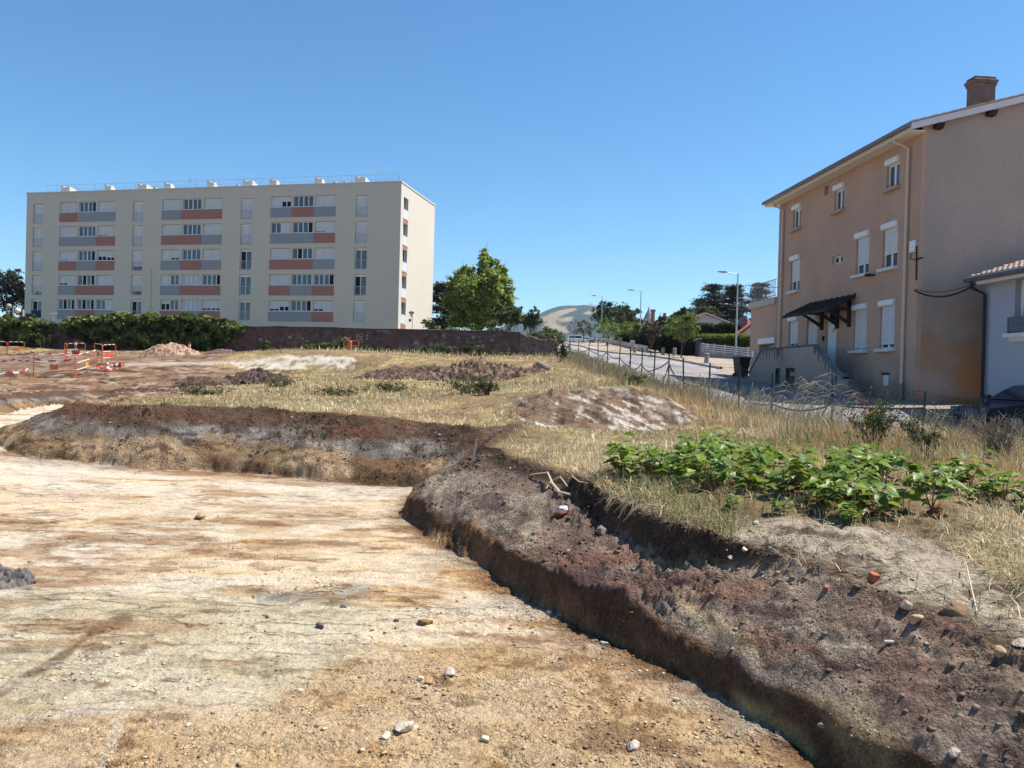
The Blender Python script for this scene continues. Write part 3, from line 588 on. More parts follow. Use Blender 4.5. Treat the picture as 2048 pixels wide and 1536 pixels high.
# gable: one column of narrow openings
T = Matrix.Rotation(math.radians(90), 4, 'Z'); w.T = T
gh = [(.78, 2.15, 18.3 - 2.79 * k, 20.55 - 2.79 * k) for k in range(5)]
wall_holes(w, 0, AD, AZ0, AZ1, gh, .34); w.T = None
w.quad((-AL, 0, AZ0), (-AL, AD, AZ0), (-AL, AD, AZ1), (-AL, 0, AZ1)); w.quad((-AL, AD, AZ0), (0, AD, AZ0), (0, AD, AZ1), (-AL, AD, AZ1))
w.build('wall', AW, apt)
r_ = MB(); r_.box(-AL - .06, .06, -.06, AD + .06, AZ1, AZ1 + .16); r_.build('roof', mat('roof_edge_metal', (.55, .53, .50), rough=.5, var=.05), apt)
def window_unit(x0, x1, z0, z1, st, y=.16):
    f = MB(); bw = .055; xm = (x0 + x1) / 2; f.mi = 0
    shut = []
    halves = [(x0, xm), (xm, x1)]
    f.box(x0, x1, y, y + .06, z0, z0 + bw); f.box(x0, x1, y, y + .06, z1 - bw, z1)
    f.box(x0 - .02, x1 + .02, -.05, y, z0 - .05, z0)
    for xx in (x0, xm - .06, x1 - bw): f.box(xx, xx + (.12 if xx == xm - .06 else bw), y + .002, y + .058, z0 + bw, z1 - bw)
    for (a, b_), s_ in zip(halves, st):
        a2, b2 = a + (bw if a == x0 else .06), b_ - (bw if b_ == x1 else .06); c_ = (a2 + b2) / 2
        f.box(c_ - .045, c_ + .045, y + .004, y + .056, z0 + bw, z1 - bw)
        for q0, q1, dk in ((a2, c_ - .045, False), (c_ + .045, b2, s_ == 'V')):
            f.quad((q0, y + .03, z0 + bw), (q1, y + .03, z0 + bw), (q1, y + .03, z1 - bw), (q0, y + .03, z1 - bw), 2 if (dk or s_.isdigit()) else (3 if s_ == 'C' else 1))
        if s_ == 'S': shut.append((a2 - .03, b2 + .03, z0 + .06, z1))
        elif s_.isdigit(): shut.append((a2 - .03, b2 + .03, z0 + int(s_) / 10 * (z1 - z0) + .05, z1))
    o = f.build('window', [PVC, GLASS, DARKIN, CURT], apt)
    for a in shut: shutter_mb(*a, y - .03, .06).build('roller_shutter', SHUT, o)
for g_ in 'ABC':
    for k in range(5):
        st = ST[g_][k].split(); zt, zm, zb = rowz[k]
        for (a, b_), s_ in zip(WIN[g_], st): window_unit(a, b_, zm + .02, zt - .02, s_)
        p_ = PAN[g_][k]; xs = [WIN[g_][0][0] - .07, (WIN[g_][0][1] + WIN[g_][1][0]) / 2, (WIN[g_][1][1] + WIN[g_][2][0]) / 2, WIN[g_][2][1] + .07]
        i = 0
        while i < 3:
            j_ = i
            while j_ + 1 < 3 and p_[j_ + 1] == p_[i]: j_ += 1
            q = MB(); q.box(xs[i] + .008, xs[j_ + 1] - .008, -.03, .0, zb, zm - .06); q.build('panel', PR if p_[i] == 'R' else PG, apt); i = j_ + 1
def rail(x0, x1, z0, y, parent, cloth=None, clutter=False):
    q = MB()
    for zz in (z0 + .1, z0 + .98): q.box(x0 + .01, x1 - .01, y - .02, y + .02, zz - .02, zz + .02)
    n = int((x1 - x0) / .11)
    for i in range(n + 1):
        xx = x0 + .03 + (x1 - x0 - .06) * i / n; q.tube([(xx, y, z0 + .1), (xx, y, z0 + .96)], .009, 4)
    q.build('guardrail', mat('pale_rail', (.5, .52, .55), rough=.5, var=.1), parent)
    if cloth: c_ = MB(); c_.box(x0 + .02, x1 - .02, y - .035, y - .022, z0 + .12, z0 + .97); c_.build('privacy_screen', mat('navy_cloth', (.02, .028, .06), rough=.8, var=.2), parent)
    if clutter:
        c_ = MB()
        for i in range(5): a = x0 + .3 + i * .2; c_.box(a, a + .14, y + .06, y + .2, z0 + .02, z0 + .18 + .12 * ((i * 7) % 3)); 
        c_.build('pot_row', mat('brown_pots', (.10, .07, .06), rough=.8, var=.4), parent)
for g_ in 'ABCD':
    x0, x1 = FRE[g_]
    for k in range(5):
        z0, z1 = 18.36 - 2.79 * k, 20.64 - 2.79 * k; s_ = FST[g_][k]; y = .2; f = MB(); xm = (x0 + x1) / 2
        f.box(x0, x1, y, y + .06, z1 - .24, z1 - .02); f.box(x0, x1, y, y + .06, z0, z0 + .07)
        for xx in (x0, xm - .05, x1 - .09): f.box(xx, xx + .09, y + .002, y + .058, z0 + .07, z1 - .24)
        for q0, q1, s2 in ((x0 + .09, xm - .05, 'O' if s_ == 'O' else 'W'), (xm + .04, x1 - .09, 'W')):
            f.quad((q0, y + .03, z0 + .07), (q1, y + .03, z0 + .07), (q1, y + .03, z1 - .24), (q0, y + .03, z1 - .24), 2 if s2 == 'O' else 1)
        o = f.build('french_window', [PVC, GLASS, DARKIN], apt)
        if s_ == 'S': shutter_mb(x0 + .04, x1 - .04, z0 + .05, z1 - .22, y - .03, .07).build('roller_shutter', SHUT, o)
        if s_ == '3': shutter_mb(x0 + .04, x1 - .04, z0 + .5, z1 - .22, y - .03, .07).build('roller_shutter', SHUT, o)
        rail(x0, x1, z0, .05, o, cloth=(g_ == 'A' and k == 4), clutter=(s_ == '3' or (g_ == 'A' and k == 3)))
for k in range(5):
    z0, z1 = 18.3 - 2.79 * k, 20.55 - 2.79 * k
    q = MB(); q.T = T; q.box(.76, 2.17, -.02, .02, z0 - .51, z0 - .05); q.build('panel', PR, apt)
    q = MB(); q.T = T; q.quad((.8, .33, z0), (2.13, .33, z0), (2.13, .33, z1), (.8, .33, z1), 1); q.box(.78, .86, .26, .32, z0, z1); q.box(1.42, 1.52, .26, .32, z0, z1); q.box(2.07, 2.15, .26, .32, z0, z1); q.box(.74, 2.19, -.06, .05, z0 - .05, z0)
    o = q.build('french_window', [PVC, GLASS], apt)
    q = MB(); q.T = T
    q.box(.8, 2.13, .0, .012, z0 + .06, z0 + .94); q.box(.78, 2.15, -.01, .03, z0 + .94, z0 + 1.0)
    q.build('guardrail', mat('frosted_guard', (.60, .61, .60), rough=.4, var=.06), o)
for i, px in enumerate((-43.1, -37.1, -32.7, -29.2, -23.66, -19.2, -15.9, -10.45, -5.75)):
    q = MB(); small = i in (3, 4, 6, 7, 1)
    wdt = .8 if small else 1.15
    q.prism([(1.2, AZ1 + .1), (1.2, AZ1 + .98), (1.75, AZ1 + .98), (2.2 if small else 4.2, AZ1 + .35), (2.2 if small else 4.2, AZ1 + .1)], px - .05, px + wdt, 'x'); q.box(px - .1, px + .35, 1.12, 1.8, AZ1 + .98, AZ1 + 1.08)
    q.build('chimney', AW, apt)
for px in (-30.5, -19.9, -8.2, -7.0):
    q = MB(); q.lathe([(.14, 0), (.14, .35), (.24, .36), (.2, .5)], 8, c=(px, 1.4, AZ1 + .15)); q.build('roof_vent', METAL, apt)
q = MB()
for i in range(34):
    x = -AL + 1.9 + i * (AL - 2.6) / 33; q.tube([(x, 1.0, AZ1 + .15), (x + .06, .85, AZ1 + 1.15)], .022, 4)
for i in range(7): y = 1.0 + i * 1.5; q.tube([(-.7, y, AZ1 + .15), (-.62, y, AZ1 + 1.15)], .022, 4)
for zz in (.62, 1.13): q.tube([(-AL + 1.9, .85, AZ1 + zz), (-.62, .85, AZ1 + zz), (-.62, 10, AZ1 + zz)], .02, 4)
q.build('roof_railing', METAL, apt)
for px, h in ((-26.5, 1.9), (-25.7, 1.3)):
    q = MB(); q.tube([(px, 2, AZ1 + .1), (px, 2, AZ1 + h)], .025, 5)
    for i in range(4): q.tube([(px - .3, 2 + .1, AZ1 + h - .15 - i * .18), (px + .3, 2 - .1, AZ1 + h - .15 - i * .18)], .012, 4)
    q.build('aerial', METAL, apt)
for px in (-39.9, -24.5, -12.9):
    q = MB(); q.lathe([(.08, 0), (.09, .06)], 8); 
    q.T = None; q2 = MB(); q2.box(px - .07, px + .07, -.06, .0, 21.28, 21.4); q2.build('wall_lamp', METAL, apt)
q = MB(); q.tube([(-29.9 + .2, -.06, 6.7), (-29.7, -.06, 12.9)], .04, 6); q.build('rain_pipe', AW, apt)

# ---------------------------------------------------------------- tall ochre house
H0 = P(1830, 745, 26.); YH = math.radians(4.9) + math.radians(90)      # local x runs along the street front, away from the camera
HZ0, HZ1, HLN, HDP = 1.15, 10.30, 11.12, 9.4
horg = (H0[0], H0[1], 0)
OR = bpy.data.materials.new('ochre_render'); OR.use_nodes = True
def render_mat(M, base, stain, lowstain=None, zone=None):
    t = M.node_tree; N = t.nodes; L = t.links; b = N['Principled BSDF']; b.inputs['Roughness'].default_value = .95; b.inputs['Specular IOR Level'].default_value = .1
    tc = N.new('ShaderNodeTexCoord')
    def nz(s, d, st=None):
        src = tc.outputs['Object']
        if st: mp = N.new('ShaderNodeMapping'); mp.inputs['Scale'].default_value = st; L.new(src, mp.inputs[0]); src = mp.outputs[0]
        q = N.new('ShaderNodeTexNoise'); q.inputs['Scale'].default_value = s; q.inputs['Detail'].default_value = d; L.new(src, q.inputs[0]); return q.outputs[0]
    def mr(s, a, b_, c_, d_): q = N.new('ShaderNodeMapRange'); q.inputs[1].default_value = a; q.inputs[2].default_value = b_; q.inputs[3].default_value = c_; q.inputs[4].default_value = d_; L.new(s, q.inputs[0]); return q.outputs[0]
    def mix(f, a, col): 
        q = N.new('ShaderNodeMix'); q.data_type = 'RGBA'; L.new(f, q.inputs[0]); L.new(a, q.inputs[6]); q.inputs[7].default_value = (*col, 1); return q.outputs[2]
    rg = N.new('ShaderNodeRGB'); rg.outputs[0].default_value = (*base, 1); c = rg.outputs[0]
    c = mix(mr(nz(.5, 7), .40, .66, 0, .8), c, stain)
    if lowstain:
        sp = N.new('ShaderNodeSeparateXYZ'); L.new(tc.outputs['Object'], sp.inputs[0])
        f = mr(sp.outputs['Z'], zone[0], zone[1], 1, 0); 
        mu = N.new('ShaderNodeMath'); mu.operation = 'MULTIPLY'; L.new(f, mu.inputs[0]); L.new(mr(nz(.7, 7), .38, .56, 0, 1), mu.inputs[1]); c = mix(mu.outputs[0], c, lowstain)
    vm = N.new('ShaderNodeVectorMath'); vm.operation = 'SCALE'; L.new(c, vm.inputs[0]); L.new(mr(nz(9, 5), .3, .7, .93, 1.07), vm.inputs['Scale']); L.new(vm.outputs[0], b.inputs['Base Color'])
    bp = N.new('ShaderNodeBump'); bp.inputs['Strength'].default_value = .5; bp.inputs['Distance'].default_value = .02; L.new(nz(26, 5), bp.inputs['Height']); L.new(bp.outputs[0], b.inputs['Normal'])
render_mat(OR, (.50, .33, .245), (.41, .275, .21), (.24, .175, .14), (1.3, 3.4))
GR = bpy.data.materials.new('weathered_gable_render'); GR.use_nodes = True
render_mat(GR, (.40, .315, .265), (.335, .275, .24), (.42, .20, .085), (1.6, 5.6))
ST_ = bpy.data.materials.new('stained_stair_render'); ST_.use_nodes = True
render_mat(ST_, (.41, .325, .265), (.29, .24, .21))
house = thing('tall_house', 'tall ochre rendered house of three storeys with white roller shutters', 'house', horg, YH)
# local axes: x = along the front (away), y = outwards to the street is +y (left of travel), inwards is -y
hw = MB()
WN = {'T1': (8.86, 9.64, 8.83, 9.95), 'T2': (5.05, 5.84, 8.83, 9.93), 'T3': (1.26, 2.06, 8.83, 9.93), 'F1': (8.8, 9.72, 6.0, 7.63), 'Fs': (5.02, 5.86, 6.7, 7.02), 'F3': (3.08, 4.02, 6.0, 7.64), 'F4': (1.24, 2.18, 6.0, 7.64),
      'G1': (8.82, 9.74, 3.27, 4.85), 'G2': (7.0, 7.95, 3.05, 4.82), 'G3': (3.1, 4.06, 3.1, 4.88), 'G4': (1.28, 2.22, 3.1, 4.86), 'door': (5.36, 6.26, 2.25, 4.9)}
Mf = Matrix(((1, 0, 0, 0), (0, -1, 0, 0), (0, 0, 1, 0), (0, 0, 0, 1)))  # front wall faces +y: mirror so reveals go inwards
hw.T = Mf
wall_holes(hw, 0, HLN, HZ0 - .6, HZ1, [*WN.values(), (6.37, 6.74, 9.73, 10.12)], .2)
hw.T = None
hw.quad((HLN, 0, HZ0 - .6), (HLN, -HDP, HZ0 - .6), (HLN, -HDP, HZ1), (HLN, 0, HZ1)); hw.quad((0, -HDP, HZ0 - .6), (HLN, -HDP, HZ0 - .6), (HLN, -HDP, HZ1), (0, -HDP, HZ1))
hw.add([(HLN, 0, HZ1), (HLN, -HDP, HZ1), (HLN, -HDP / 2, HZ1 + HDP / 2 * .287)], [(0, 1, 2)])
hw.build('wall', OR, house)
gw = MB(); gw.add([(0, -.16, HZ0 - .6), (0, -HDP, HZ0 - .6), (0, -HDP, HZ1 + .3), (0, -HDP / 2, HZ1 + HDP / 2 * .287 + .31), (0, -.16, HZ1 + .35)], [(0, 1, 2, 3, 4)]); gw.build('gable_wall', GR, house)
gq = MB(); gq.quad((-.004, 0, HZ0 - .6), (-.004, -.17, HZ0 - .6), (-.004, -.17, HZ1 + .35), (-.004, 0, HZ1 + .29)); gq.build('corner_band', OR, house)
# roof: tile courses on a slope, fascia, gutter, bargeboard
PIT = .287; OV = .55
TILE = mat('clay_roof_tile', (.50, .36, .29), rough=.9, var=.3, scale=4, bump=.3)
def tile_roof(mb, x0, x1, yE, yR, zE, zR, step=.34, lap=.03):
    n = max(2, int(abs(yR - yE) / step)); cols = max(2, int((x1 - x0) / .23))
    for i in range(n):
        a, b_ = i / n, (i + 1) / n
        y0, y1 = yE + (yR - yE) * a, yE + (yR - yE) * b_; z0, z1 = zE + (zR - zE) * a, zE + (zR - zE) * b_
        vs = []; 
        for k in range(cols * 2 + 1):
            x = x0 + (x1 - x0) * k / (cols * 2); h = .035 if k % 2 else .0
            vs += [(x, y0, z0 + lap + h), (x, y1, z1 + h * .6)]
        fs = [(2 * k, 2 * k + 2, 2 * k + 3, 2 * k + 1) for k in range(cols * 2)]
        mb.add(vs, fs)
        vs = [(x0 + (x1 - x0) * k / (cols * 2), y0, z0 + (lap + (.035 if k % 2 else 0) if j_ else -.03)) for k in range(cols * 2 + 1) for j_ in (0, 1)]
        mb.add(vs, [(2 * k, 2 * k + 2, 2 * k + 3, 2 * k + 1) for k in range(cols * 2)])
zE = HZ1 + .28 - OV * PIT; zR = zE + (HDP / 2 + OV) * PIT
rf = MB(); tile_roof(rf, -.18, HLN + .4, OV, -HDP / 2, zE + .1, zR + .1); tile_roof(rf, -.18, HLN + .4, -HDP - OV, -HDP / 2, zE + .1, zR + .1)
for i in range(int((HDP / 2 + OV) / .34)):                                  # verge tiles along the gable edge
    y = OV - .34 * i; z = zE + .1 + .34 * i * PIT
    rf.prism([(y, z + .02), (y, z + .075), (y - .36, z + .075 + .36 * PIT - .025), (y - .36, z + .02 + .36 * PIT)], -.30, -.10, 'x')
rf.add([(-.18, OV, zE + .05), (HLN + .4, OV, zE + .05), (HLN + .4, -HDP / 2, zR + .05), (-.18, -HDP / 2, zR + .05), (HLN + .4, -HDP - OV, zE + .05), (-.18, -HDP - OV, zE + .05)], [(0, 1, 2, 3), (3, 2, 4, 5)])
roof = rf.build('roof', TILE, house)
fz = MB(); fz.box(-.2, HLN + .42, OV - .03, OV, zE - .16, zE + .08); fz.box(-.2, HLN + .42, 0, OV - .03, zE - .14, zE - .11); fz.build('fascia', mat('pale_fascia', (.66, .60, .50), rough=.7, var=.06), roof)
bg_ = MB(); bg_.prism([(OV, zE - .12), (OV, zE + .10), (-HDP / 2, zR + .10), (-HDP / 2, zR - .12)], -.26, -.2, 'x'); bg_.build('bargeboard', mat('pale_bargeboard', (.60, .60, .63), rough=.7, var=.06), roof)
gt = MB(); gt.tube([(-.25, OV + .08, zE + .03), (HLN + .45, OV + .08, zE + .03)], .085, 8); gt.build('gutter', mat('zinc_gutter', (.20, .19, .20), rough=.5, var=.15, metal=.4), roof)
for yy in (-.5, -2.35, -4.2):
    q = MB(); zz = zE + (OV - yy) * PIT - .12; q.prism([(yy + .12, zz - .02), (yy + .14, zz - .17), (yy - .1, zz - .2), (yy - .17, zz + .0)], -.22, .0, 'x'); q.build('purlin_end', mat('black_timber', (.025, .02, .02), rough=.8, var=.3), roof)
ch = MB(); cz = HZ1 + 1.0
ch.box(1.42, 1.88, -3.60, -2.84, HZ1 + .3, 12.60); ch.box(1.38, 1.92, -3.65, -2.79, 12.60, 12.70, bev=.03); ch.box(1.34, 1.96, -3.69, -2.75, 12.70, 12.84, bev=.04); ch.box(1.40, 1.90, -3.63, -2.81, 12.84, 12.94, bev=.03)
ch.build('chimney', mat('sooty_brick', (.13, .095, .085), rough=.95, var=.35, scale=3, bump=.4, bscale=14), roof)
# windows of the house
def house_window(key, shut=1., box=True, sill=True):
    x0, x1, z0, z1 = WN[key]; y = -.16
    f = MB(); f.mi = 0; bw = .06; zt = z1 - (.22 if box else 0)
    f.box(x0, x1, y, y + .06, z0, z0 + bw); f.box(x0, x1, y, y + .06, zt - bw, zt)
    xm = (x0 + x1) / 2
    for xx, ww in ((x0, bw), (xm - .05, .10), (x1 - bw, bw)): f.box(xx, xx + ww, y - .002, y + .062, z0 + bw, zt - bw)
    for q0, q1 in ((x0 + bw, xm - .05), (xm + .05, x1 - bw)): f.quad((q0, y + .03, z0 + bw), (q1, y + .03, z0 + bw), (q1, y + .03, zt - bw), (q0, y + .03, zt - bw), 1)
    o = f.build('window', [PVC, GLASS], house)
    if box:
        q = MB(); n = 6; pr = [(.0 - .14, zt), (.06, zt)] + [(.06 + .05 * math.sin(t), z1 - .11 - .11 * math.cos(t)) for t in np.linspace(.3, math.pi - .1, n)] + [(.0, z1 - .005), (-.14, z1 - .005)]
        q.prism(pr, x0 + .004, x1 - .004, 'x'); q.build('shutter_box', PVC, o)
    if shut > 0:
        m_ = shutter_mb(x0 + .03, x1 - .03, z0 + (1 - shut) * (zt - z0) + .05, zt, 0, .045)
        m_.v = [(a, y + .09 - b_, c_) for a, b_, c_ in m_.v]; m_.build('roller_shutter', SHUT, o)
    if sill:
        q = MB(); q.box(x0 - (.1), x1 + .03, -.06, .2, z0 - .11, z0 - .0, bev=.01); q.build('sill', mat('stone_sill', (.62, .60, .58), rough=.8, var=.1) if key[0] != 'T' else mat('rendered_sill', (.42, .32, .25), rough=.9, var=.1), o)
    return o
for k_, s_ in (('T1', 0), ('T2', 0), ('T3', 0), ('F1', .70), ('F3', .74), ('F4', .66), ('G1', .76), ('G2', 1.0), ('G3', .95), ('G4', .90)): house_window(k_, s_, True, k_ not in ('G1', 'G2'))
house_window('Fs', 0, False, False)
d = MB(); x0, x1, z0, z1 = WN['door']
d.box(x0, x0 + .08, -.17, -.1, z0, z1); d.box(x1 - .08, x1, -.17, -.1, z0, z1); d.box(x0 + .08, x1 - .08, -.165, -.11, z0, 4.4); d.box(x0 + .08, x1 - .08, -.17, -.13, 4.4, z1, mi=1)
door = d.build('door', [PVC, DARKIN], house)
q = MB(); q.tube([(5.62 + .18 * math.cos(t), -.10, 3.95 + .12 * math.sin(t)) for t in np.linspace(0, math.pi, 7)], .022, 5); q.build('door_light', DARKIN, door)
q = MB(); q.box(6.33, 6.42, 0, .06, 3.6, 3.8); q.build('doorbell_box', DARKIN, house)
cb = mat('blackened_timber', (.03, .022, .02), rough=.85, var=.35, scale=3, bump=.3)
cp = MB()   # canopy: small tiled roof on three timber brackets
z_h, z_l = 5.28, 4.72
cp.add([(3.95, 0, z_h), (7.55, 0, z_h), (7.95, 1.12, z_l), (3.85, 1.12, z_l), (3.95, 0, z_h - .12), (7.55, 0, z_h - .12), (7.95, 1.12, z_l - .12), (3.85, 1.12, z_l - .12)], [(0, 1, 2, 3), (4, 5, 6, 7), (0, 1, 5, 4), (1, 2, 6, 5), (2, 3, 7, 6), (3, 0, 4, 7)])
for i in range(9):
    x = 3.95 + i * .45; cp.tube([(x, .0, z_h + .02), (x + .05 * (i - 4) / 4, 1.13, z_l + .02)], .05, 5)
can = cp.build('door_canopy', mat('dark_canopy_tile', (.035, .028, .026), rough=.9, var=.4, scale=4, bump=.4), house)
for x in (4.29, 5.21, 6.49):
    q = MB(); q.box(x - .06, x + .06, .0, .12, 4.05, 5.05); q.box(x - .05, x + .05, .12, 1.02, 4.68, 4.80); q.prism([(.10, 4.15), (.10, 4.29), (.86, 4.72), (.98, 4.68)], x - .05, x + .05, 'x'); q.build('bracket', cb, can)
# outside stair with landing
sw = MB(); lz = 3.26; yo = 1.45
# parapet wall seen from the street: flat top over the landing, sloping down towards the camera and at the far end
XF = [(1.95, HZ0 - .7), (1.95, 2.0), (2.3, 2.02), (4.3, lz), (9.2, lz), (10.6, 2.2), (10.6, HZ0 - .5)]
wall_top = lambda x: np.interp(x, [1.95, 2.3, 4.35, 9.25, 10.65], [1.98, 2.02, lz, lz, 2.2])
opn = [(7.25, 7.75, 1.75, 2.42), (5.9, 6.72, 1.55, 2.42)]
xs = sorted({1.95, 2.3, 3.0, 3.6, 4.35, 5.0, 9.25, 10.0, 10.65, *[o_[0] for o_ in opn], *[o_[1] for o_ in opn]})
for a, b_ in zip(xs[:-1], xs[1:]):
    hs_ = [o_ for o_ in opn if o_[0] <= a + 1e-6 and b_ <= o_[1] + 1e-6]
    segs = [(HZ0 - .8, HZ0 - .8, float(wall_top(a)), float(wall_top(b_)))] if not hs_ else [(HZ0 - .8, HZ0 - .8, hs_[0][2], hs_[0][2]), (hs_[0][3], hs_[0][3], float(wall_top(a)), float(wall_top(b_)))]
    for za, zb, zc, zd in segs:
        sw.add([(a, yo, za), (b_, yo, zb), (b_, yo, zd), (a, yo, zc), (a, yo - .18, za), (b_, yo - .18, zb), (b_, yo - .18, zd), (a, yo - .18, zc)], [(0, 1, 2, 3), (7, 6, 5, 4), (3, 2, 6, 7), (0, 4, 5, 1)] + ([(0, 3, 7, 4)] if a == 1.95 else []) + ([(1, 5, 6, 2)] if b_ == 10.65 else []))
for o_ in opn: sw.quad((o_[0], yo - .9, o_[2]), (o_[1], yo - .9, o_[2]), (o_[1], yo - .9, o_[3]), (o_[0], yo - .9, o_[3]), 1); sw.box(o_[0] - .02, o_[0], yo - .9, yo - .18, o_[2], o_[3]); sw.box(o_[1], o_[1] + .02, yo - .9, yo - .18, o_[2], o_[3]); sw.box(o_[0], o_[1], yo - .9, yo - .18, o_[3], o_[3] + .02)
stair = sw.build('stair_parapet', [ST_, DARKIN], house)
q = MB(); q.box(4.4, 9.2, 0, yo - .18, 2.1, 2.25); 
for i in range(8): q.box(2.2 + i * .27, 4.4, .0, yo - .18, HZ0 - .2 + i * .145, HZ0 - .2 + (i + 1) * .145 - .004)
q.build('steps', mat('concrete_steps', (.36, .33, .31), rough=.9, var=.2), stair)
q = MB()
tp = [(1.9, 2.0), (2.3, 2.04), (4.35, lz + .02), (9.25, lz + .02), (10.7, 2.2)]
for (a, za), (b_, zb) in zip(tp[:-1], tp[1:]):
    q.add([(a, yo + .04, za), (b_, yo + .04, zb), (b_, yo - .22, zb), (a, yo - .22, za), (a, yo + .04, za + .06), (b_, yo + .04, zb + .06), (b_, yo - .22, zb + .06), (a, yo - .22, za + .06)], [(0, 1, 5, 4), (4, 5, 6, 7), (2, 3, 7, 6), (0, 3, 2, 1)])
q.build('coping', mat('dark_coping', (.17, .16, .17), rough=.9, var=.35, scale=3), stair)
q = MB()                                                           # soot-dark streaks run below the coping
for i in range(16):
    x = [9.1, 8.8, 8.5, 8.2, 7.9, 7.65, 7.4, 7.2, 4.3, 4.1, 3.85, 3.6, 3.3, 3.05, 2.75, 2.5][i] + random.uniform(-.08, .08); zt = float(wall_top(x)) - .0; l_ = random.uniform(.18, .75); w_ = random.uniform(.05, .14)
    q.add([(x - w_, yo + .003, zt), (x + w_, yo + .003, zt), (x + w_ * .6, yo + .003, zt - l_ * .6), (x + .02, yo + .003, zt - l_), (x - w_ * .5, yo + .003, zt - l_ * .7)], [(0, 1, 2, 3, 4)])
q.build('damp_streak', mat('damp_streaks', (.15, .13, .125), rough=.95, var=.35, scale=6), stair)
# downpipes
DP = mat('beige_downpipe', (.55, .45, .37), rough=.6, var=.1)
for x, zb in ((.63, HZ0), (10.53, 3.1)):
    q = MB(); q.tube([(x + (.25 if x < 5 else .1), OV, zE - .05), (x + .2, OV - .1, zE - .22), (x, .09, zE - .48), (x, .09, 1.85 if x < 5 else zb)], .055, 8)
    for zz in (8.7, 7.0, 5.4, 3.7): q.lathe([(.062, 0), (.062, .05)], 8, c=(x, .09, zz)); q.box(x - .02, x + .02, 0, .09, zz + .01, zz + .04)
    q.build('downpipe', DP, house)
q = MB(); q.tube([(.63, .09, HZ0 - .1), (.63, .09, 1.87)], .07, 8); q.build('cast_iron_pipe_foot', mat('grey_iron', (.22, .19, .18), rough=.7, var=.3), house)
q = MB(); q.box(.12, .42, 0, .09, 6.32, 6.72, bev=.015); q.build('junction_box', PVC, house)
q = MB(); q.box(1.53, 1.83, .0, .03, 1.77, 2.15); q.build('meter_box', mat('white_meter_door', (.66, .68, .66), rough=.5, var=.05), house)
q = MB(); q.box(1.5, 1.95, .0, .05, 2.17, 2.25); q.build('meter_lintel', mat('dark_vent', (.05, .045, .045), rough=.9), house)
q = MB(); q.box(2.62, 2.70, 0, .16, 5.84, 5.90); q.lathe([(.05, 0), (.13, .02), (.16, .06), (.08, .11)], 10, c=(2.66, .24, 5.80)); q.build('wall_lamp', mat('black_lamp', (.02, .02, .022), rough=.4), house)
# bracket with cables on the corner
q = MB(); q.tube([(.05, .03, 5.35), (.05, .05, 6.5)], .022, 6); q.tube([(.05, .05, 6.05), (-.35, .08, 6.05)], .03, 6); q.tube([(.3, .08, 6.3), (.3, .1, 6.1), (.0, .1, 6.02)], .015, 5); q.build('cable_bracket', DARKIN, house)

# ---------------------------------------------------------------- flat-roofed garage beside the house
gar = thing('garage', 'low ochre flat roofed garage with a railed roof terrace', 'garage', horg, YH)
GX0, GX1 = HLN + .03, HLN + 3.15
gz0 = 1.9
q = MB(); q.T = Mf
gd = (11.24, 13.1, gz0 - .1, 3.70)
wall_holes(q, GX0, GX1, gz0 - .8, 5.6, [gd], .55, y=.0); q.T = None
q.quad((GX1, 0, gz0 - .8), (GX1, -7, gz0 - .8), (GX1, -7, 5.6), (GX1, 0, 5.6))
q.build('wall', OR, gar)
q = MB(); q.box(GX0, GX1 + .10, -7, .12, 5.6, 5.92); q.build('roof_slab', mat('pale_slab', (.46, .40, .35), rough=.9, var=.12), gar)
q = MB(); q.box(11.26, 13.08, -.53, -.5, gz0 - .1, 3.69)
for i in range(9): q.box(11.26, 13.08, -.5, -.492, gz0 + .1 + i * .19, gz0 + .11 + i * .19)
gdoor = q.build('garage_door', mat('pale_garage_door', (.52, .53, .55), rough=.6, var=.06), gar)
q = MB(); q.box(11.2, 12.12, .0, .06, 3.72, 4.0); q.box(12.14, 13.16, .0, .06, 3.72, 4.0); q.build('shutter_box', PVC, gar)
q = MB()
for i in range(24):
    x = GX0 + .1 + i * (GX1 - GX0 - .1) / 23; q.tube([(x, .04, 5.92), (x, .04, 6.78)], .010, 4)
for zz in (6.02, 6.78): q.tube([(GX0, .04, zz), (GX1, .04, zz), (GX1, -7, zz)], .02, 5)
for i in range(30): y = .04 - i * .24; q.tube([(GX1, y, 5.92), (GX1, y, 6.78)], .010, 4)
q.build('guardrail', mat('dull_grey_rail', (.22, .23, .25), rough=.6, var=.15), gar)
q = MB(); q.box(13.55, 13.78, 0, .1, 3.1, 3.4, bev=.02); q.build('letterbox', PVC, gar)

# ---------------------------------------------------------------- white house at the right edge
wp = P(1966, 760, 24.9)
WH = thing('white_house', 'low white rendered house with a grey gutter at the right edge', 'house', (wp[0], wp[1], 0), YH)
# local x = along the front away from camera, so the house lies at negative x; +y = street side
WR = mat('white_render', (.36, .38, .44), rough=.9, var=.05, scale=1.2, bump=.25, bscale=30)
q = MB(); q.T = Mf
ww = (-2.75, -1.3, 3.5, 5.1)
wall_holes(q, -9, 0, .3, 5.34, [ww], .28); q.T = None
q.quad((0, 0, .3), (0, -8, .3), (0, -8, 5.34), (0, 0, 5.34)); q.quad((-9, 0, .3), (-9, -8, .3), (-9, -8, 5.34), (-9, 0, 5.34))
q.build('wall', WR, WH)
q = MB(); tile_roof(q, -9.3, .25, .42, -4, 5.36, 5.36 + 4.42 * .33); q.add([(-9.3, .42, 5.32), (.25, .42, 5.32), (.25, -4, 5.32 + 4.42 * .33), (-9.3, -4, 5.32 + 4.42 * .33), (.25, -8.5, 5.32), (-9.3, -8.5, 5.32)], [(0, 1, 2, 3), (3, 2, 4, 5)])
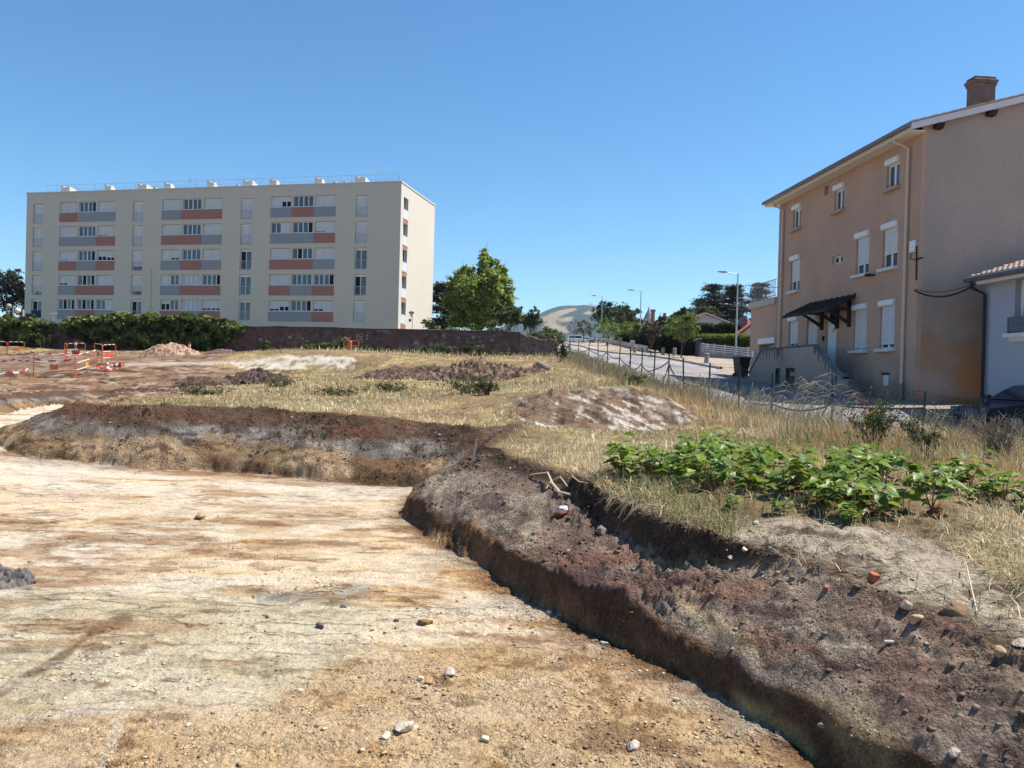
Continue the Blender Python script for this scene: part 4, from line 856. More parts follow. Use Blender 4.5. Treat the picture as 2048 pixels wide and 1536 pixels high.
wr = q.build('roof', mat('brown_roof_tile', (.40, .29, .235), rough=.9, var=.35, scale=5, bump=.3), WH)
q = MB(); q.tube([(-9.4, .48, 5.26), (.32, .48, 5.26)], .085, 8); q.build('gutter', mat('dark_gutter', (.10, .11, .12), rough=.5, var=.2), wr)
q = MB(); q.box(-9.3, .2, 0, .39, 5.12, 5.18); q.box(-9.3, .2, .38, .41, 5.08, 5.26); q.build('soffit', mat('cream_soffit', (.62, .57, .50), rough=.8, var=.05), wr)
q = MB(); q.tube([(.05, .48, 5.24), (.05, .44, 5.0), (-.12, .11, 4.78), (-.12, .1, 1.0)], .055, 8); q.build('downpipe', mat('black_downpipe', (.012, .014, .02), rough=.5, var=.2), WH)
q = MB(); q.box(-2.75, -1.3, -.26, -.2, 3.5, 3.6); q.box(-2.75, -2.65, -.26, -.2, 3.6, 5.1); q.box(-1.4, -1.3, -.26, -.2, 3.6, 5.1); q.quad((-2.65, -.24, 3.6), (-1.4, -.24, 3.6), (-1.4, -.24, 5.1), (-2.65, -.24, 5.1), 1)
wo = q.build('window', [PVC, GLASS], WH)
q = MB(); q.box(-2.9, -1.12, -.02, .24, 3.33, 3.46, bev=.01); q.prism([(.0, 3.33), (.2, 3.33), (.14, 3.21), (.0, 3.15)], -2.8, -1.3, 'x'); q.build('sill', mat('stone_sill', (.62, .60, .58), rough=.8, var=.1), wo)
q = MB()
for zz in (3.50, 3.72, 3.92): q.box(-2.85, -1.18, .10, .14, zz, zz + .04)
q.box(-2.85, -2.81, .0, .14, 3.48, 3.96); q.box(-1.22, -1.18, .0, .14, 3.48, 3.96); q.box(-2.81, -1.22, .112, .118, 3.54, 3.92)
q.build('guardrail', mat('dark_rail', (.12, .13, .17), rough=.5), wo)
# cables between the houses
def local_pt(o, p): return np.array(Matrix.Translation(o.location) @ Matrix.Rotation(o.rotation_euler[2], 4, 'Z') @ Vector(p))
a_, b2_ = local_pt(house, (-.35, .08, 6.05)), local_pt(WH, (.3, .5, 4.98 - .35)); 
a2, b2 = a_, local_pt(WH, (.1, .5, 4.72))
q = MB(); pts = [a2 * (1 - t) + b2 * t - np.array([0, 0, .42 * 4 * t * (1 - t)]) * (.55) for t in np.linspace(0, 1, 14)]
end = P(1952, 567, 24.2); st = P(1829, 581, 25.9)
pts = [st * (1 - t) + end * t - np.array([0, 0, .30 * 4 * t * (1 - t)]) for t in np.linspace(0, 1, 14)]
q.tube(pts, .03, 6); 
tag(q.build('cable', DARKIN), 'thick black overhead cable sagging between the ochre house and the white house', 'cable')
q = MB(); pts = [st * (1 - t) + end * t + np.array([0, 0, .05]) - np.array([0, 0, .20 * 4 * t * (1 - t)]) for t in np.linspace(0, 1, 14)]
q.tube(pts, .012, 5); tag(q.build('cable', DARKIN), 'thin overhead wire running just above the thick black cable', 'cable')
# ================================================================== FOLIAGE HELPERS
def leaf_mat(name): return mat(name, rough=.6, var=.12, scale=1.2, attr='Col', transl=.34, spec=.25)
LEAF = leaf_mat('leaves')
BARK = mat('bark', (.13, .10, .075), rough=.95, var=.3, scale=6, bump=.5, bscale=25, stretch=(1, 1, .3))
def leaf_quads(cent, size, cols, flat=.5, rng=RNG, aspect=.62, droop=0.):
    """one bent four-cornered leaf (two triangles) per centre, random orientation"""
    n = len(cent)
    nrm = rng.normal(size=(n, 3)); nrm[:, 2] = np.abs(nrm[:, 2]) * (1 + flat * 2) + .1; nrm /= np.linalg.norm(nrm, axis=1)[:, None]
    a = rng.normal(size=(n, 3)); a -= (a * nrm).sum(1)[:, None] * nrm; a /= np.linalg.norm(a, axis=1)[:, None]
    a[:, 2] -= droop; b = np.cross(nrm, a)
    s = (np.asarray(size) * rng.uniform(.65, 1.3, n))[:, None]
    tip = cent + a * s * .6; base = cent - a * s * .5; l_ = cent + b * s * .5 * aspect + nrm * s * .12; r_ = cent - b * s * .5 * aspect + nrm * s * .12
    V = np.stack([base, l_, tip, r_], 1).reshape(-1, 3); Fq = np.arange(n * 4).reshape(n, 4)
    return V, Fq, np.repeat(cols, 4, 0)
def vcol(base, n, rng=RNG, dv=.25, yel=.0):
    c = np.tile(np.array(base), (n, 1)); v = rng.uniform(1 - dv, 1 + dv, n)[:, None]; c = c * v
    k = (rng.random(n) < yel)[:, None]; return np.where(k, c * np.array([1.7, 1.35, .8]), c)
def blob_points(lobes, n, rng=RNG, shell=.55):
    """points spread through a set of ellipsoid lobes (x,y,z,rx,ry,rz), gathered in clumps with gaps between"""
    lobes = np.array(lobes, float); vol = (lobes[:, 3] * lobes[:, 4] * lobes[:, 5]) ** .8; pr = vol / vol.sum()
    nc = max(12, n // 42); out = []
    k = rng.choice(len(lobes), nc, p=pr); d = rng.normal(size=(nc, 3)); d /= np.linalg.norm(d, axis=1)[:, None]
    rr = rng.uniform(shell, 1.0, nc) ** .6
    cc = lobes[k, :3] + d * lobes[k, 3:] * rr[:, None]
    sz = lobes[k, 3:].mean(1) * rng.uniform(.12, .26, nc)
    q = rng.integers(0, nc, n); p = cc[q] + rng.normal(size=(n, 3)) * sz[q][:, None] * np.array([1, 1, .75])
    return p, q, nc
def crown(parent, lobes, n, size, base, name='crown', dv=.22, yel=.0, seed=1, flat=.5, shell=.5, aspect=.62, base2=None):
    rng = np.random.default_rng(seed)
    p, q, nc = blob_points(lobes, n, rng, shell)
    cl = rng.uniform(.72, 1.25, nc)
    c = vcol(base, n, rng, dv, yel) * cl[q][:, None]
    if base2 is not None: k2 = (rng.random(nc) < .45)[q]; c = np.where(k2[:, None], vcol(base2, n, rng, dv) * cl[q][:, None], c)
    V, Fq, c4 = leaf_quads(p, np.full(n, size), c, flat, rng, aspect)
    return np_mesh(name, V, Fq, LEAF, parent, cols=c4)
def trunk(parent, h, r, lobes=None, seed=1, lean=.02, bark=None):
    rng = random.Random(seed); m = MB()
    pts = [(0, 0, -.15)]; x = y = 0
    for i in range(1, 7):
        x += rng.uniform(-1, 1) * lean * h; y += rng.uniform(-1, 1) * lean * h; pts.append((x, y, h * i / 6))
    m.tube(pts, [r * 1.25] + [r * (1 - .11 * i) for i in range(1, 7)], 8)
    if lobes is not None:
        for k, l_ in enumerate(lobes):
            t = rng.uniform(.45, .95); i = min(5, int(t * 6)); p0 = Vector(pts[i]); p1 = Vector((l_[0], l_[1], l_[2])); mid = (p0 + p1) / 2 + Vector((rng.uniform(-.2, .2), rng.uniform(-.2, .2), rng.uniform(.0, .3))) * (p1 - p0).length * .4
            rr = r * .42; m.tube([p0, mid, p1, p1 + (p1 - mid) * .5], [rr, rr * .65, rr * .35, rr * .1], 5)
    return m.build('trunk', bark or BARK, parent, smooth=True)
def lobes_oval(cx, cz, w, h, n, seed, depth=1.):
    rng = np.random.default_rng(seed); L = [(cx, 0, cz, w * .36, w * .36 * depth, h * .40)]
    for i in range(n):
        a = rng.uniform(0, 2 * math.pi); e = rng.uniform(-.7, 1.0); rr = math.sqrt(max(0, 1 - e * e * .8))
        L.append((cx + math.cos(a) * rr * w * .36, math.sin(a) * rr * w * .36 * depth, cz + e * h * .36, w * rng.uniform(.12, .2), w * rng.uniform(.12, .2), h * rng.uniform(.10, .17)))
    return L
def place(px, D): p = P(px, 700, D); return p[0], p[1], tz(p[0], p[1])
def pxh(n, D): return n * D / F                      # photo pixels -> metres at a depth
def zpx(px, py, D): return P(px, py, D)[2]

# ================================================================== OLD STONE WALL AND IVY
wl_, wr_ = P(-260, 680, 63), P(1040, 680, 57.5)
wv = wr_ - wl_; wlen = math.hypot(wv[0], wv[1]); wyaw = math.atan2(wv[1], wv[0])
def wloc(px):                                          # pixel column -> distance along the wall
    d = ray(px, 680); n = np.array([-wv[1], wv[0], 0]); t = ((wl_ - CAM) @ n) / (d @ n); p = CAM + d * t
    return ((p - wl_)[:2] @ wv[:2]) / wlen, p
STN = mat('dark_red_rubble_stone', (.115, .068, .058), rough=.95, var=.45, scale=2.2, bump=.9, bscale=5, var2=((.17, .14, .13), .9, .56, .72))
wall = thing('stone_wall', 'long dark red old boundary wall below the apartment block', 'wall', (wl_[0], wl_[1], 0), wyaw)
def wtop(px): return np.interp(px, [-260, 0, 145, 300, 480, 800, 1040], [zpx(-260, 640, 63), zpx(0, 645, 61.8), zpx(145, 647.5, 61.2), zpx(300, 649.5, 60.6), zpx(480, 651.5, 59.8), zpx(800, 657.5, 58.5), zpx(1040, 663, 57.5)])
q = MB(); pxs = list(range(-260, 1041, 26)) + [1040]
base_z = 2.0
for a, b2 in zip(pxs[:-1], pxs[1:]):
    sa, sb_ = wloc(a)[0], wloc(b2)[0]; za, zb = float(wtop(a)) - .07, float(wtop(b2)) - .07
    q.add([(sa, 0, base_z), (sb_, 0, base_z), (sb_, 0, zb), (sa, 0, za), (sa, .5, base_z), (sb_, .5, base_z), (sb_, .5, zb), (sa, .5, za)], [(0, 1, 2, 3), (3, 2, 6, 7), (7, 6, 5, 4)])
q.build('masonry', STN, wall)
q = MB()
for a, b2 in zip(pxs[:-1], pxs[1:]):
    sa, sb_ = wloc(a)[0], wloc(b2)[0] - .015; za, zb = float(wtop(a)), float(wtop(b2)); j1, j2 = random.uniform(-.03, .03), random.uniform(-.03, .03)
    q.add([(sa, -.07, za - .08 + j1), (sb_, -.07, zb - .08 + j1), (sb_, -.07, zb + j1), (sa, -.07, za + j1), (sa, .57, za - .08), (sb_, .57, zb - .08), (sb_, .57, zb + .04), (sa, .57, za + .04)], [(0, 1, 2, 3), (3, 2, 6, 7), (0, 4, 5, 1), (7, 6, 5, 4), (0, 3, 7, 4), (1, 5, 6, 2)])
q.build('coping', mat('dark_coping_stone', (.10, .075, .07), rough=.95, var=.35, scale=3), wall)
# broken right end, lower and ragged
s0 = wloc(1040)[0]; s1 = s0 + (1116 - 1040) / F * 57.5
nx, nz = 60, 26; vs = []; rg = np.random.default_rng(5)
ztop = float(wtop(1040)) - .12
gx = np.linspace(s0 + .002, s1, nx)
topz = np.interp(gx, [s0, s0 + .5, s0 + 1.2, s1 - .25, s1], [ztop, ztop - .12, ztop - .34, ztop - .36, ztop - .75]) + (fbm(gx * 3, gx * 0, 5, 4) - .5) * .34
VV = []
for yy, sg in ((0, 1), (.55, -1)):
    for k in range(nz):
        zz = base_z + (topz - base_z) * k / (nz - 1); off = (fbm(gx * 4, zz * 4 + yy * 7, 6, 4) - .5) * .22 * sg
        VV.append(np.stack([gx, np.full(nx, yy) - off, zz], 1))
VV = np.concatenate(VV); f1 = np.arange(nz - 1)[:, None] * nx + np.arange(nx - 1)[None]; FQw = np.stack([f1, f1 + 1, f1 + nx + 1, f1 + nx], -1).reshape(-1, 4)
o2 = nz * nx; FQw2 = FQw + o2; tp_ = np.stack([(nz - 1) * nx + np.arange(nx - 1), (nz - 1) * nx + np.arange(1, nx), o2 + (nz - 1) * nx + np.arange(1, nx), o2 + (nz - 1) * nx + np.arange(nx - 1)], -1)
en = np.stack([np.arange(nz - 1) * nx + nx - 1, np.arange(1, nz) * nx + nx - 1, o2 + np.arange(1, nz) * nx + nx - 1, o2 + np.arange(nz - 1) * nx + nx - 1], -1)
np_mesh('broken_end', VV, np.concatenate([FQw, FQw2, tp_, en]), mat('weathered_rubble', (.15, .105, .095), rough=.95, var=.5, scale=3, bump=1., bscale=7), wall)
q = MB()                                              # pale mortar patches
for i in range(46):
    px = random.choice([random.uniform(500, 1035), random.uniform(820, 1035)]); s_ = wloc(px)[0]; zt = float(wtop(px)); z_ = random.uniform(zt - 1.5, zt - .25); n_ = random.randint(6, 9); r_ = random.uniform(.04, .13) * random.choice([1, 1, 1.8])
    pts = [(s_ + r_ * random.uniform(.6, 1.2) * math.cos(2 * math.pi * k / n_), -.006, z_ + r_ * random.uniform(.5, 1.1) * math.sin(2 * math.pi * k / n_)) for k in range(n_)]
    q.add(pts, [tuple(range(n_))])
q.build('mortar_patch', mat('pale_mortar', (.24, .20, .185), rough=.95, var=.3, scale=6), wall)
tx = bpy.data.curves.new('painted_letters', 'FONT'); tx.body = 'Pz 1'; tx.size = .62; tx.extrude = .002
to = bpy.data.objects.new('painted_letters', tx); COL.objects.link(to); bpy.context.view_layer.update()
me = bpy.data.meshes.new_from_object(to.evaluated_get(bpy.context.evaluated_depsgraph_get())); bpy.data.objects.remove(to)
to = bpy.data.objects.new('painted_letters', me); COL.objects.link(to); me.materials.clear(); me.materials.append(mat('faded_white_paint', (.34, .32, .32), rough=.9, var=.45, scale=8)); to.parent = wall
s_, p_ = wloc(711); to.location = (s_, -.012, p_[2]); to.rotation_euler = (math.radians(90), 0, 0); to.location.z = zpx(711, 679.5, 58.9)
def ivy(label, px0, px1, tops, n, seed, hang, base=(.12, .15, .045)):
    rng = np.random.default_rng(seed); o = thing('ivy', label, 'ivy', (wl_[0], wl_[1], 0), wyaw)
    px = rng.uniform(px0, px1, n); s = np.array([wloc(a)[0] for a in np.linspace(px0, px1, 60)]); s = np.interp(px, np.linspace(px0, px1, 60), s)
    ztop = np.interp(px, tops[0], tops[1]); zb = np.interp(px, hang[0], hang[1]); lump = fbm(s * 1.4, s * 0, seed, 3)
    u = rng.random(n) ** 1.25; zt = ztop - .4 + lump * .8
    z = zt - u * (zt - zb) * (.72 + .5 * fbm(s * 2.2, s * 0 + 5, seed, 3)); thick = .55 + .5 * lump - .25 * u
    y = -rng.random(n) ** .6 * thick * (.55 + .9 * fbm(s * 1.8, z * 1.8, seed + 3, 3)) + .0
    top = z > zt - .25; y = np.where(top, rng.uniform(-.6, .5, n), y)
    p = np.stack([s, y - .05, z], 1); br = (.25 + 1.7 * sst(.25, .8, fbm(s * 2.5, z * 3, seed + 9, 3)))
    c = vcol(base, n, rng, .25, .05) * br[:, None]
    V, Fq, c4 = leaf_quads(p, np.full(n, .27), c, .6, rng, .8, droop=.4)
    return np_mesh('foliage', V, Fq, LEAF, o, cols=c4)
ivy('big mass of ivy spilling over the stone wall under the apartment windows', 128, 492, ([128, 150, 190, 260, 330, 420, 460, 492], [zpx(128, 652, 61), zpx(150, 643, 61), zpx(190, 632, 61), zpx(260, 628, 61), zpx(330, 630, 60.6), zpx(420, 636, 60.2), zpx(460, 648, 60), zpx(492, 655, 60)]), 15000, 3, ([128, 160, 185, 300, 440, 470, 492], [zpx(128, 662, 61), zpx(160, 676, 61), zpx(190, 692, 61), zpx(300, 700, 61), zpx(440, 700, 60), zpx(465, 680, 60), zpx(492, 664, 60)]))
ivy('smaller clump of ivy on the stone wall at the left edge', -60, 106, ([-60, 20, 60, 106], [zpx(-60, 640, 62), zpx(20, 638, 62), zpx(50, 638, 62), zpx(106, 650, 61.5)]), 5000, 4, ([-60, 30, 80, 106], [zpx(-60, 680, 62), zpx(30, 694, 62), zpx(80, 690, 62), zpx(106, 660, 61.5)]))
def bush(label, px, pyb, D, w, h, n, size, base, seed, name='bush', base2=None, stems=5, shell=.3, z=None):
    p = P(px, pyb, D); zz = tz(p[0], p[1]) if z is None else z
    o = thing(name, label, name.replace('_', ' '), (p[0], p[1], zz)); rng = random.Random(seed)
    L = [(rng.uniform(-.32, .32) * w, rng.uniform(-.25, .25) * w, h * rng.uniform(.3, .68), w * rng.uniform(.16, .28), w * rng.uniform(.16, .28), h * rng.uniform(.2, .32)) for _ in range(7)]
    crown(o, L, n, size, base, 'foliage', seed=seed, shell=shell, base2=base2)
    m = MB()
    for l_ in L[:stems]: m.tube([(l_[0] * .2, l_[1] * .2, -.05), (l_[0] * .7, l_[1] * .7, l_[2] * .6), (l_[0], l_[1], l_[2] + l_[5] * .8)], [.02 * h, .014 * h, .004], 5)
    m.build('stem', BARK, o); return o
DKG = (.05, .075, .028); MDG = (.085, .11, .035)
for i, (lb, px, D, w, h, n) in enumerate((('low bramble at the wall foot below the orange tube barrier', 640, 57, 3.2, .9, 1100), ('dark bramble left of the white painted wall letters', 690, 56.5, 3.6, 1.1, 1300), ('weedy bush against the wall right of the painted letters', 742, 56.5, 1.8, .85, 700), ('pale leaved bush against the wall between the two ivy clumps', 88, 60.5, 2.0, 1.35, 700), ('small leafy bush where the big ivy ends on the right', 532, 58.6, 1.2, 1.0, 450), ('low dark bramble in the middle of the bare wall', 860, 56, 3.4, .7, 900), ('upright dark bush by a red and white stake near the wall end', 945, 55.5, 2.2, 1.25, 1000), ('low weeds at the wall foot before the broken end', 1010, 55, 2.6, .55, 600))):
    bush(lb, px, 700, D, w, h, n, .16, MDG if i in (3, 4) else DKG, 100 + i, base2=MDG)

# ================================================================== TREES
def tree(name, label, px, D, lobes, n, size, base, th, tr_, seed, group=None, yel=0., base2=None, shell=.5, flat=.5, sink=0., cat='tree', limbs=7, zbase=None):
    x, y, z = place(px, D); z = (z if zbase is None else zbase) - sink
    o = thing(name, label, cat, (x, y, z), 0, group); 
    trunk(o, th, tr_, lobes[1:1 + limbs], seed); crown(o, lobes, n, size, base, 'crown', seed=seed, yel=yel, base2=base2, shell=shell, flat=flat); return o
# plane tree: outline read off the photograph, in metres about its trunk
D_ = 74; x_, y_, z_ = place(957, D_)
def lobe_px(px, py, rx, rz, D=D_, cx=957, zb=z_, dy=0, dr=1.): return ((px - cx) / F * D, dy, zpx(px, py, D) - zb, rx / F * D, rx / F * D * dr, rz / F * D)
PL = [lobe_px(957, 590, 42, 48), lobe_px(965, 530, 14, 26), lobe_px(963, 512, 8, 14), lobe_px(922, 560, 16, 26), lobe_px(925, 545, 9, 16), lobe_px(905, 568, 13, 18), lobe_px(898, 578, 9, 12), lobe_px(996, 545, 14, 20, dy=.6), lobe_px(1005, 575, 16, 22), lobe_px(1014, 590, 10, 16), lobe_px(1008, 612, 12, 14), lobe_px(985, 570, 20, 30, dy=-1.5), lobe_px(935, 590, 24, 32, dy=-1.6), lobe_px(915, 612, 18, 24, dy=.8), lobe_px(950, 620, 26, 24, dy=-1), lobe_px(985, 625, 22, 18, dy=.5), lobe_px(925, 635, 14, 12), lobe_px(968, 560, 20, 26, dy=1.6), lobe_px(950, 642, 34, 14), lobe_px(915, 640, 20, 14, dy=-.5), lobe_px(985, 642, 22, 13, dy=.6), lobe_px(940, 575, 24, 22, dy=1), lobe_px(892, 592, 8, 9), lobe_px(904, 600, 17, 24), lobe_px(1012, 602, 13, 22), lobe_px(938, 552, 14, 20), lobe_px(983, 535, 12, 18)]
tree('plane_tree', 'large broad leaved tree right of the apartment block', 957, D_, PL, 34000, .30, (.25, .32, .08), 4.2, .24, 21, yel=.07, limbs=14, shell=.25, zbase=z_)
for i, (lb, px, D, w, top, cz, n, col) in enumerate((('small feathery tree in front of the large tree on its right', 1020, 70, 66, 608, 636, 7000, (.12, .15, .05)), ('slender open tree left of the hills', 1063, 68, 40, 610, 640, 3200, (.10, .13, .05)))):
    x, y, z = place(px, D); L = [((rq[0]) / F * D, rq[3], zpx(px, rq[1], D) - z, rq[2] / F * D, rq[2] / F * D, rq[4] / F * D) for rq in ([(0, cz, w * .3, 0, 16), (-w * .3, cz + 6, w * .2, .5, 9), (w * .3, cz + 4, w * .2, -.5, 10), (-w * .12, cz - 14, w * .16, .2, 9), (w * .12, cz - 10, w * .18, -.4, 10), (w * .05, top + 8, w * .1, 0, 7), (w * .25, cz - 18, w * .12, .3, 6), (-w * .35, cz - 6, w * .12, 0, 6)])]
    tree('young_tree', lb, px, D, L, n, .16, col, 2.6, .10, 31 + i, shell=.3)
# conifers
def cedar(label, px, D, pyt, w, seed, n=2600, col=(.05, .062, .045), name='cedar', pyb=690):
    x, y, z = place(px, D); o = thing(name, label, 'tree', (x, y, z)); h = zpx(px, pyt, D) - z; rng = np.random.default_rng(seed); w = w * 1.35 / F * D; n = n * 3
    m = MB(); m.tube([(0, 0, -.2), (.1, 0, h * .5), (0, 0, h * .97)], [.035 * h, .022 * h, .004 * h], 7); pts = []; cs = []
    nl = 15
    for k in range(nl):
        zz0 = h * (.22 + .76 * k / (nl - 1)); rad_ = w * .5 * (1 - (k / (nl - 1)) ** 2.2 * .72) * rng.uniform(.7, 1.15)
        for a in rng.uniform(0, 2 * math.pi, 7):
            zz = min(h * .98, zz0 + rng.normal() * h * .045); rr = rad_ * rng.uniform(.45, 1.25); e = np.array([math.cos(a) * rr, math.sin(a) * rr, zz + rr * rng.uniform(-.08, .22)])
            m.tube([(0, 0, zz), tuple(e * [.5, .5, 1] + [0, 0, -.1]), tuple(e)], [.012 * h, .007 * h, .002 * h], 4)
            cnt = int(n / (nl * 7)); t = rng.uniform(.25, 1.05, cnt)[:, None]; p = np.array([0, 0, zz]) * (1 - t) + e * t + rng.normal(size=(cnt, 3)) * np.array([.09, .09, .022]) * h * .55; pts.append(p); cs.append(vcol(col, cnt, rng, .3) * rng.uniform(.7, 1.3))
    m.build('trunk', BARK, o); p = np.concatenate(pts); V, Fq, c4 = leaf_quads(p, np.full(len(p), .022 * h + .12), np.concatenate(cs), 1.5, rng, .55); np_mesh('crown', V, Fq, LEAF, o, cols=c4); return o
cedar('dark cedar half hidden between the apartment block and the large tree', 884, 95, 566, 70, 41, 3600)
cedar('leftmost of the dark cedars behind the pale bungalow', 1424, 112, 570, 62, 42, 3400, (.06, .07, .055))
cedar('middle cedar of the group, with a grey broken top, beside the lamp post', 1463, 112, 571, 60, 43, 3400, (.065, .07, .058))
cedar('cedar showing through the garage terrace railing', 1517, 100, 568, 56, 44, 2600, (.06, .065, .055))
cedar('low dark cedar behind the bungalow chimney', 1400, 118, 598, 56, 45, 2400, (.055, .07, .045))
def simple_tree(name, label, px, D, pyt, pyb, w, n, size, base, seed, group=None, yel=0., base2=None, th=None, shell=.45, nl=9):
    x, y, z = place(px, D); zt, zb = zpx(px, pyt, D) - z, zpx(px, pyb, D) - z; wm = w / F * D
    L = lobes_oval(0, (zt + zb) / 2, wm, zt - zb, nl, seed); return tree(name, label, px, D, L, n, size, base, th or max(.8, zb + (zt - zb) * .3), max(.05, (zt) * .018), seed, group, yel, base2, shell)
simple_tree('round_tree', 'tall dark rounded tree behind the street lamps', 1232, 128, 604, 668, 104, 5200, .42, (.045, .062, .024), 51, base2=(.07, .09, .03), nl=13)
simple_tree('evergreen_tree', 'dark evergreen tree left of the apartment block, taller one', 16, 100, 528, 640, 62, 3800, .34, (.05, .062, .035), 52, base2=(.035, .045, .03))
simple_tree('evergreen_tree', 'dark evergreen tree at the left edge, lower and nearer the apartment block', 44, 97, 560, 645, 40, 2000, .3, (.06, .062, .035), 53)
simple_tree('broadleaf_tree', 'pale green tree above the roof of the bungalow', 1410, 104, 612, 645, 52, 1500, .36, (.085, .10, .035), 54)
simple_tree('broadleaf_tree', 'rounded tree left of the bungalow, behind the green street tree', 1368, 100, 614, 650, 50, 1600, .34, (.055, .08, .03), 55)
simple_tree('broadleaf_tree', 'small dark tree between the church spires and the bungalow', 1326, 105, 629, 660, 36, 1200, .3, (.05, .06, .03), 56)
GRN, BRN = (.16, .23, .035), (.085, .05, .035)
for i, (lb, px, D, pt, pb, w, col, n) in enumerate((('light green street tree in front of the dark hedge, nearest the white slat fence', 1363, 62, 629, 684, 84, GRN, 2600), ('light green street tree just left of the second lamp post', 1260, 84, 640, 676, 48, GRN, 1500), ('spreading light green street tree with low branches below the big dark tree', 1216, 100, 633, 682, 66, GRN, 2000), ('withered brown street tree behind the second lamp post', 1302, 64, 641, 682, 44, BRN, 1700), ('withered brown street tree right of the round road sign', 1166, 112, 635, 672, 36, BRN, 1300), ('farther brown street tree beside the parked van', 1148, 120, 636, 674, 26, BRN, 800), ('shaded brown street tree between the two brown and the green ones', 1181, 108, 646, 676, 24, (.07, .055, .03), 700))):
    simple_tree('street_tree', lb, px, D, pt, pb, w, n, .2 if col is GRN else .15, col, 61 + i, 'street trees along the pavement', base2=(.16, .2, .05) if col is GRN else (.12, .10, .04), shell=.25, th=None, nl=11)
for i, (lb, px, D, w, h) in enumerate((('low shrubs right beside the apartment gable', 876, 72, 2.4, 1.9), ('low yellow green shrub under the large tree, left part', 905, 70, 3, 1.6), ('low yellow green shrub under the large tree, right part', 940, 69, 3.4, 1.5), ('grey green shrub behind the wall beside the white board', 1000, 66, 2.6, 1.2), ('shrub behind the broken end of the wall', 1088, 66, 2.4, 1.6), ('dark shrub left of the red roofed house far down the street', 1098, 90, 3, 2.6))):
    x, y, z = place(px, D); bush(lb, px, 660, D, w * 1.5, zpx(px, (632, 640, 641, 640, 652, 650)[i], D) - z, 2600, .22, (.15, .18, .05) if i in (1, 2) else (.09, .11, .04), 80 + i, 'shrub')
# hedges
def hedge(label, p0, p1, h0, h1, dep, n, size, base, topcol, seed, zb=None):
    v = np.array(p1) - np.array(p0); L_ = math.hypot(v[0], v[1]); o = thing('hedge', label, 'hedge', (p0[0], p0[1], 0), math.atan2(v[1], v[0])); rng = np.random.default_rng(seed)
    s = rng.uniform(0, L_, n); zb_ = (p0[2] + (p1[2] - p0[2]) * s / L_); hh = h0 + (h1 - h0) * s / L_ + (fbm(s * 1.2, s * 0, seed, 3) - .5) * size * 1.4
    f = rng.random(n); face = f < .62; u = rng.random(n)
    y = np.where(face, -dep / 2 + rng.normal(0, .06, n), rng.uniform(-dep / 2, dep / 2, n)); z = np.where(face, zb_ + u * hh, zb_ + hh + rng.normal(0, .05, n))
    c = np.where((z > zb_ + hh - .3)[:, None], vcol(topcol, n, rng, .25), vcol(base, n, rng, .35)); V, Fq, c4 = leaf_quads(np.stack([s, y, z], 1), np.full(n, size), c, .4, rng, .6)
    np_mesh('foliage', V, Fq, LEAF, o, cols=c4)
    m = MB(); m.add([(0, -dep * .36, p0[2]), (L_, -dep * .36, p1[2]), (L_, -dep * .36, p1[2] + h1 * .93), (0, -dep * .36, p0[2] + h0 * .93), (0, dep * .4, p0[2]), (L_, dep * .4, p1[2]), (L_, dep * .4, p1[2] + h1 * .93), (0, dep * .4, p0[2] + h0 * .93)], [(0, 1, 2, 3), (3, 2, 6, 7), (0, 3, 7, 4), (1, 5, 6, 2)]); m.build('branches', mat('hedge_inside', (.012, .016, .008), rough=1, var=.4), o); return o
hp = lambda px, D, dz=0: (P(px, 700, D)[0], P(px, 700, D)[1], tz(P(px, 700, D)[0], P(px, 700, D)[1]) + dz)
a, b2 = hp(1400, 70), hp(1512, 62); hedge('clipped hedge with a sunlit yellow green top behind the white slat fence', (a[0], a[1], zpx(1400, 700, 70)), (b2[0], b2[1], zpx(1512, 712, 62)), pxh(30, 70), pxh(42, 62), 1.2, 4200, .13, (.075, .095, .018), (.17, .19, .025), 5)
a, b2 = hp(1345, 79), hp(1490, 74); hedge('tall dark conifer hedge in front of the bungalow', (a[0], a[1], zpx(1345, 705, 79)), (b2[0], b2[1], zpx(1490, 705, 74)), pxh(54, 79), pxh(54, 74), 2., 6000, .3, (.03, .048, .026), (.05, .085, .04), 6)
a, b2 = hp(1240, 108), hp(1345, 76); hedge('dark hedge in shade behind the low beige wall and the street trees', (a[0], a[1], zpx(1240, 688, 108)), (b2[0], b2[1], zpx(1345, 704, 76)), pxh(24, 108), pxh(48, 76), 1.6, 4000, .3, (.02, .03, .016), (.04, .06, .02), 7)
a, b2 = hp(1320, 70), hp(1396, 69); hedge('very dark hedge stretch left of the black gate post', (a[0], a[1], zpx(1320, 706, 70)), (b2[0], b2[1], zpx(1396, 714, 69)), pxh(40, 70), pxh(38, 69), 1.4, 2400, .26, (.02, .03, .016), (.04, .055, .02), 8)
# ================================================================== STREET
POLE = mat('grey_lamp_pole', (.36, .38, .40), rough=.5, var=.08, metal=.3)
def lamp(label, px, pyb, D, h, seed=0):
    p = P(px, pyb, D); o = thing('street_lamp', label, 'street lamp', (p[0], p[1], p[2]), 0, 'street lamps along the pavement')
    m = MB(); m.tube([(0, 0, -.3), (0, 0, h * .45), (0, 0, h)], [.085, .07, .05], 8); m.build('pole', POLE, o)
    m = MB(); m.tube([(.02, 0, h - .05), (-.55, 0, h + .04), (-.95, 0, h + .09)], [.035, .03, .03], 6); m.build('arm', POLE, o)
    m = MB(); m.prism([(-.90, h + .06), (-1.12, h + .03), (-1.62, h + .10), (-1.60, h + .16), (-1.15, h + .17), (-.90, h + .13)], -.13, .13, 'y'); m.build('lamp_head', mat('lamp_head_grey', (.40, .36, .33), rough=.5, var=.1), o); return o
lamp('nearest and tallest street lamp, in front of the white slat fence', 1471, 722, 62, 7.0)
